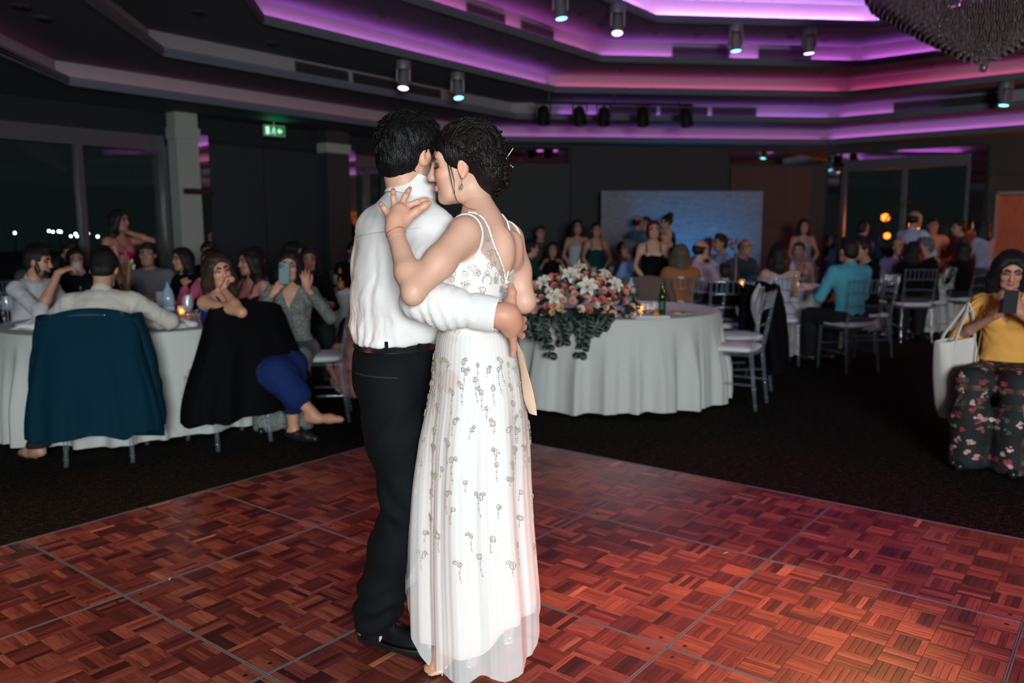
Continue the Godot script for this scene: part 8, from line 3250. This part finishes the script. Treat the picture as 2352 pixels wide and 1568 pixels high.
func skirt_mesh(g: float, pleat: float) -> MB:
	var mb := MB.new()
	var seg := 360 if pleat > 1.5 else 180
	var l := []
	for r in 46:
		var f := r / 45.0
		var ring := []
		for k in seg:
			var a := TAU * k / seg
			# the hem dips towards the camera and lifts at both sides
			var near := 0.5 + 0.5 * sin(a)
			var hem := lerpf(0.235, 0.034, smoothstep(0.42, 0.86, near + 0.1 * sin(a * 5.0 + 0.5) * 0.3))
			hem += 0.012 * sin(a * 9.0 + 1.0)
			if pleat < 1.5:
				hem = maxf(hem, 0.10 + 0.10 * (1.0 - smoothstep(-0.5, 0.25, cos(a))) * 0.0 + 0.09 * smoothstep(0.0, 0.6, cos(a)))
			ring.append(skirt_point(a, lerpf(1.085, hem, f), g, pleat))
		ring.reverse()
		l.append(ring)
	if pleat < 1.5:
		l.append(l[45].map(func(p): return Vector3(-0.11 + (p.x + 0.11) * 0.985, p.y + 0.001, -2.46 + (p.z + 2.46) * 0.985)))
		l.append(l[20].map(func(p): return Vector3(-0.11 + (p.x + 0.11) * 0.97, p.y, -2.46 + (p.z + 2.46) * 0.97)))
	l.reverse()
	mb.rings(l, false)
	return mb

func beads(root: Node3D, torso_f: Field, cen: Vector3, S: Vector3, B: Vector3, J: Dictionary) -> void:
	# embroidery: sprigs, petals and dangling strings of small glass beads, sewn on bodice and skirt
	var g := RandomNumberGenerator.new()
	g.seed = 77
	var spots: Array[Transform3D] = []
	var put_bead := func(p: Vector3, r: float): spots.append(Transform3D(Basis.from_scale(Vector3(r, r, r)).rotated(Vector3.UP, g.randf() * 6.0), p))
	var on_body := func(a: float, y: float) -> Vector3:
		var d := Vector3(cos(a), 0, sin(a))
		return torso_f.march(Vector3(cen.x, y, cen.z), d) + d * 0.0015
	var on_skirt := func(a: float, y: float) -> Vector3:
		return skirt_point(a, y, 0.0155, 1.0)
	var used := []
	var clear_of := func(p: Vector3, r: float) -> bool:
		for q in used:
			if (q - p).length() < r:
				return false
		used.append(p)
		return true
	var leaf := func(at: Callable, a: float, y: float, len: float, dir: float, r := 0.11) -> void:
		var n := int(len / 0.0026)
		for k in n:
			var t := (k + 0.5) / n
			var w := 0.35 * len * sin(PI * t)
			var ca := cos(dir)
			var sa := sin(dir)
			for q in [-1.0, 0.0, 1.0]:
				if q == 0.0 and k % 2:
					continue
				var du: float = t * len * ca - q * w * sa + g.randf_range(-0.001, 0.001)
				var dv: float = t * len * sa + q * w * ca + g.randf_range(-0.001, 0.001)
				put_bead.call(at.call(a + du / r, y + dv), g.randf_range(0.0011, 0.0021))
	var string := func(at: Callable, a: float, y: float, n: int) -> void:
		for k in n:
			put_bead.call(at.call(a + 0.02 * sin(k * 0.4), y - 0.0062 * k), 0.0016 if k % 3 else 0.0024)
	# bodice
	for k in 260:
		var a := g.randf_range(-0.5, 2.5) if k < 210 else g.randf_range(2.5, 5.8)
		var y := g.randf_range(1.06, 1.34)
		var p: Vector3 = on_body.call(a, y)
		var side := absf((p - cen).dot(S))
		if y > 1.225 + 2.2 * side and (p - cen).dot(B) > 0.0:
			continue
		if (p - J.shL).length() < 0.095 or (p - J.shR).length() < 0.095 or not clear_of.call(p, 0.03):
			continue
		var kind := k % 4
		var dir := g.randf() * TAU
		if kind == 0:
			for q in 5:
				leaf.call(on_body, a, y, 0.012, dir + q * TAU / 5)
		elif kind == 1:
			leaf.call(on_body, a, y, 0.024, dir)
			leaf.call(on_body, a + 0.09, y - 0.012, 0.018, dir + 0.9)
		elif kind == 2:
			for q in 14:
				var t := q / 13.0 * 4.2
				put_bead.call(on_body.call(a + cos(t + dir) * 0.12, y + sin(t + dir) * 0.014), 0.002)
				put_bead.call(on_body.call(a + cos(t + dir) * 0.15, y + sin(t + dir) * 0.018), 0.0017)
		else:
			leaf.call(on_body, a, y, 0.02, dir)
			string.call(on_body, a, y - 0.01, 6)
	# strap of beads down the sheer yoke, left of the V
	for k in 5:
		var y := 1.395 - 0.036 * k
		var p: Vector3 = torso_f.march(Vector3(cen.x, y, cen.z) + S * (0.085 - 0.008 * k), B + Vector3(0, 0.5 if k == 0 else 0.0, 0))
		for q in 15:
			var v := Vector3(g.randfn(), g.randfn(), g.randfn()) * 0.0065
			put_bead.call(torso_f.march(p - B * 0.06 + v, B) + B * 0.0012, g.randf_range(0.0013, 0.0023))
	for sd in [-1.0, 1.0]:
		for k in 44:
			var y := lerpf(1.245, 1.40, k / 43.0)
			if sd > 0 and y > 1.33:
				continue
			var p := torso_f.march(Vector3(cen.x, y, cen.z) + S * sd * ((y - 1.237) / 2.3 + 0.008), B)
			put_bead.call(p + B * 0.002 + Vector3(0, g.randf_range(-0.002, 0.002), 0), g.randf_range(0.0015, 0.003))
	# skirt: dense under the waist, thinning out towards the knee
	for k in 420:
		var a := g.randf_range(-0.45, 3.5) if k < 320 else g.randf_range(3.5, 5.8)
		var y := 1.02 - 0.62 * pow(g.randf(), 1.7)
		var dir := -PI / 2 + g.randf_range(-0.9, 0.9)
		if not clear_of.call(skirt_point(a, y, 0.0, 1.0), lerpf(0.05, 0.026, clampf((y - 0.5) / 0.5, 0.0, 1.0))):
			continue
		leaf.call(on_skirt, a, y, g.randf_range(0.014, 0.024), dir, 0.18)
		if k % 2 == 0:
			leaf.call(on_skirt, a + 0.04, y + 0.004, 0.014, dir + 0.8, 0.18)
		if k % 3 == 0:
			leaf.call(on_skirt, a - 0.035, y + 0.002, 0.013, dir - 0.8, 0.18)
		string.call(on_skirt, a, y - 0.012, g.randi_range(3, 12))
	var ball := MB.new()
	ball.ball(Vector3.ZERO, Vector3.ONE, 6)
	var mm := MultiMesh.new()
	mm.transform_format = MultiMesh.TRANSFORM_3D
	mm.mesh = ball.mesh()
	mm.instance_count = spots.size()
	for k in spots.size():
		mm.set_instance_transform(k, spots[k])
	var mi := MultiMeshInstance3D.new()
	mi.name = "beadwork"
	mi.multimesh = mm
	mi.material_override = mat("bead_silver", c8(184, 174, 158), 0.16, 0.3)
	mi.set_meta("kind", "stuff")
	root.add_child(mi)
	# covered buttons below the V
	for k in 5:
		var p := torso_f.march(Vector3(cen.x, 1.234 - 0.013 * k, cen.z), B)
		var mb := MB.new()
		mb.ball(p + B * 0.004, Vector3.ONE * 0.0055, 10)
		part("button", mb.mesh(), mats["gown_white"], root)

func sash(root: Node3D) -> void:
	var m := cloth("sash_peach", c8(232, 200, 172), 0.45, 0.3)
	for e in [[[Vector3(0.0, 1.075, -2.36), Vector3(0.022, 1.03, -2.37), Vector3(0.04, 0.95, -2.37), Vector3(0.052, 0.88, -2.375), Vector3(0.062, 0.838, -2.38)], 0.021, 0.0], [[Vector3(0.002, 1.075, -2.38), Vector3(0.03, 1.02, -2.395), Vector3(0.05, 0.94, -2.4), Vector3(0.062, 0.87, -2.4), Vector3(0.064, 0.84, -2.4)], 0.016, 0.6]]:
		var l := []
		for k in 13:
			var f := k / 12.0 * 4.0
			var q := mini(int(f), 3)
			var p: Vector3 = e[0][q].lerp(e[0][q + 1], f - q)
			var w: float = e[1] * (0.75 + 0.35 * sin(f * 0.8))
			var a: float = 0.9 + e[2] + 0.25 * sin(f * 1.4)
			var x := Vector3(cos(a), -0.1, sin(a))
			var n := Vector3(-sin(a), 0, cos(a))
			l.append([p - x * w, p + n * 0.004, p + x * w, p + x * w - n * 0.0025, p + n * 0.0015, p - x * w - n * 0.0025])
		l.reverse()
		var mb := MB.new()
		mb.rings(l)
		part("sash", mb.mesh(), m, root)

func bride_shoes(root: Node3D, J: Dictionary) -> void:
	var glit := mat("shoe_glitter", c8(214, 208, 206), 0.3, 0.6)
	glit.normal_enabled = true
	glit.normal_texture = glitter()
	glit.uv1_triplanar = true
	glit.uv1_scale = Vector3.ONE * 22.0
	var tone := Color(0.66, 0.375, 0.265)
	for q in ["L", "R"]:
		var an: Vector3 = J["an" + q]
		var toe: Vector3 = J["toe" + q]
		var d := ((toe - an) * Vector3(1, 0, 1)).normalized()
		var x := Vector3.UP.cross(d)
		# bare foot arched over a block heel
		var f := Field.new()
		f.color = tone
		f.chain([an, an - d * 0.02 + Vector3(0, -0.035, 0)], [0.033, 0.03], 0.02)
		f.chain([an + d * 0.0 + Vector3(0, -0.02, 0), an.lerp(toe, 0.55) + Vector3(0, 0.004, 0), toe - d * 0.02 + Vector3(0, 0.002, 0)], [0.034, 0.03, 0.02], 0.03)
		for k in 5:
			var u := (k - 2.0) * 0.0125
			f.chain([toe - d * 0.03 + x * u, toe + d * (0.012 - 0.004 * absf(k - 1.5)) + x * u - Vector3(0, 0.008, 0)], [0.012, 0.008], 0.006)
		f.cut(Vector3.DOWN, Vector3(0, 0.02, 0))
		var mb := MB.new()
		f.into(mb, 0.005)
		var o := Node3D.new()
		o.name = "shoe"
		root.add_child(o, true)
		part("bare_foot", mb.mesh(true), skin(1.0), o)
		mb = MB.new()
		var hp := an - d * 0.03
		var l := []
		for e in [[0.016, 0.021], [0.05, 0.021], [0.082, 0.026]]:
			var ring := []
			for k in 24:
				var a := -TAU * k / 24
				var ex := pow(absf(cos(a)), 0.6) * signf(cos(a))
				var ez := pow(absf(sin(a)), 0.6) * signf(sin(a))
				ring.append(Vector3(hp.x, e[0], hp.z) + x * ex * e[1] + d * ez * e[1])
			l.append(ring)
		mb.rings(l)
		part("heel", mb.mesh(), glit, o)
		mb = MB.new()
		mb.tube([Vector3(hp.x, 0.082, hp.z), an.lerp(toe, 0.4) * Vector3(1, 0, 1) + Vector3(0, 0.05, 0), an.lerp(toe, 0.75) * Vector3(1, 0, 1) + Vector3(0, 0.022, 0), toe * Vector3(1, 0, 1) + Vector3(0, 0.02, 0) + d * 0.01], [0.022, 0.024, 0.03, 0.02], 12, 0.22)
		part("sole", mb.mesh(), glit, o)
		mb = MB.new()
		var bandc := an.lerp(toe, 0.72)
		var path := []
		for k in 11:
			var a := PI * k / 10.0
			path.append(bandc * Vector3(1, 0, 1) + x * cos(a) * 0.036 + Vector3(0, 0.022 + sin(a) * 0.038, 0))
		mb.tube(path, 0.009, 8, 0.35)
		part("strap", mb.mesh(), glit, o)

func glitter() -> Texture2D:
	var im := Image.create(128, 128, false, Image.FORMAT_RGB8)
	var g := RandomNumberGenerator.new()
	g.seed = 6
	for y in 32:
		for x in 32:
			var n := Vector3(g.randf_range(-0.6, 0.6), g.randf_range(-0.6, 0.6), 1).normalized()
			im.fill_rect(Rect2i(x * 4, y * 4, 4, 4), Color(n.x * 0.5 + 0.5, n.y * 0.5 + 0.5, n.z * 0.5 + 0.5))
	return ImageTexture.create_from_image(im)
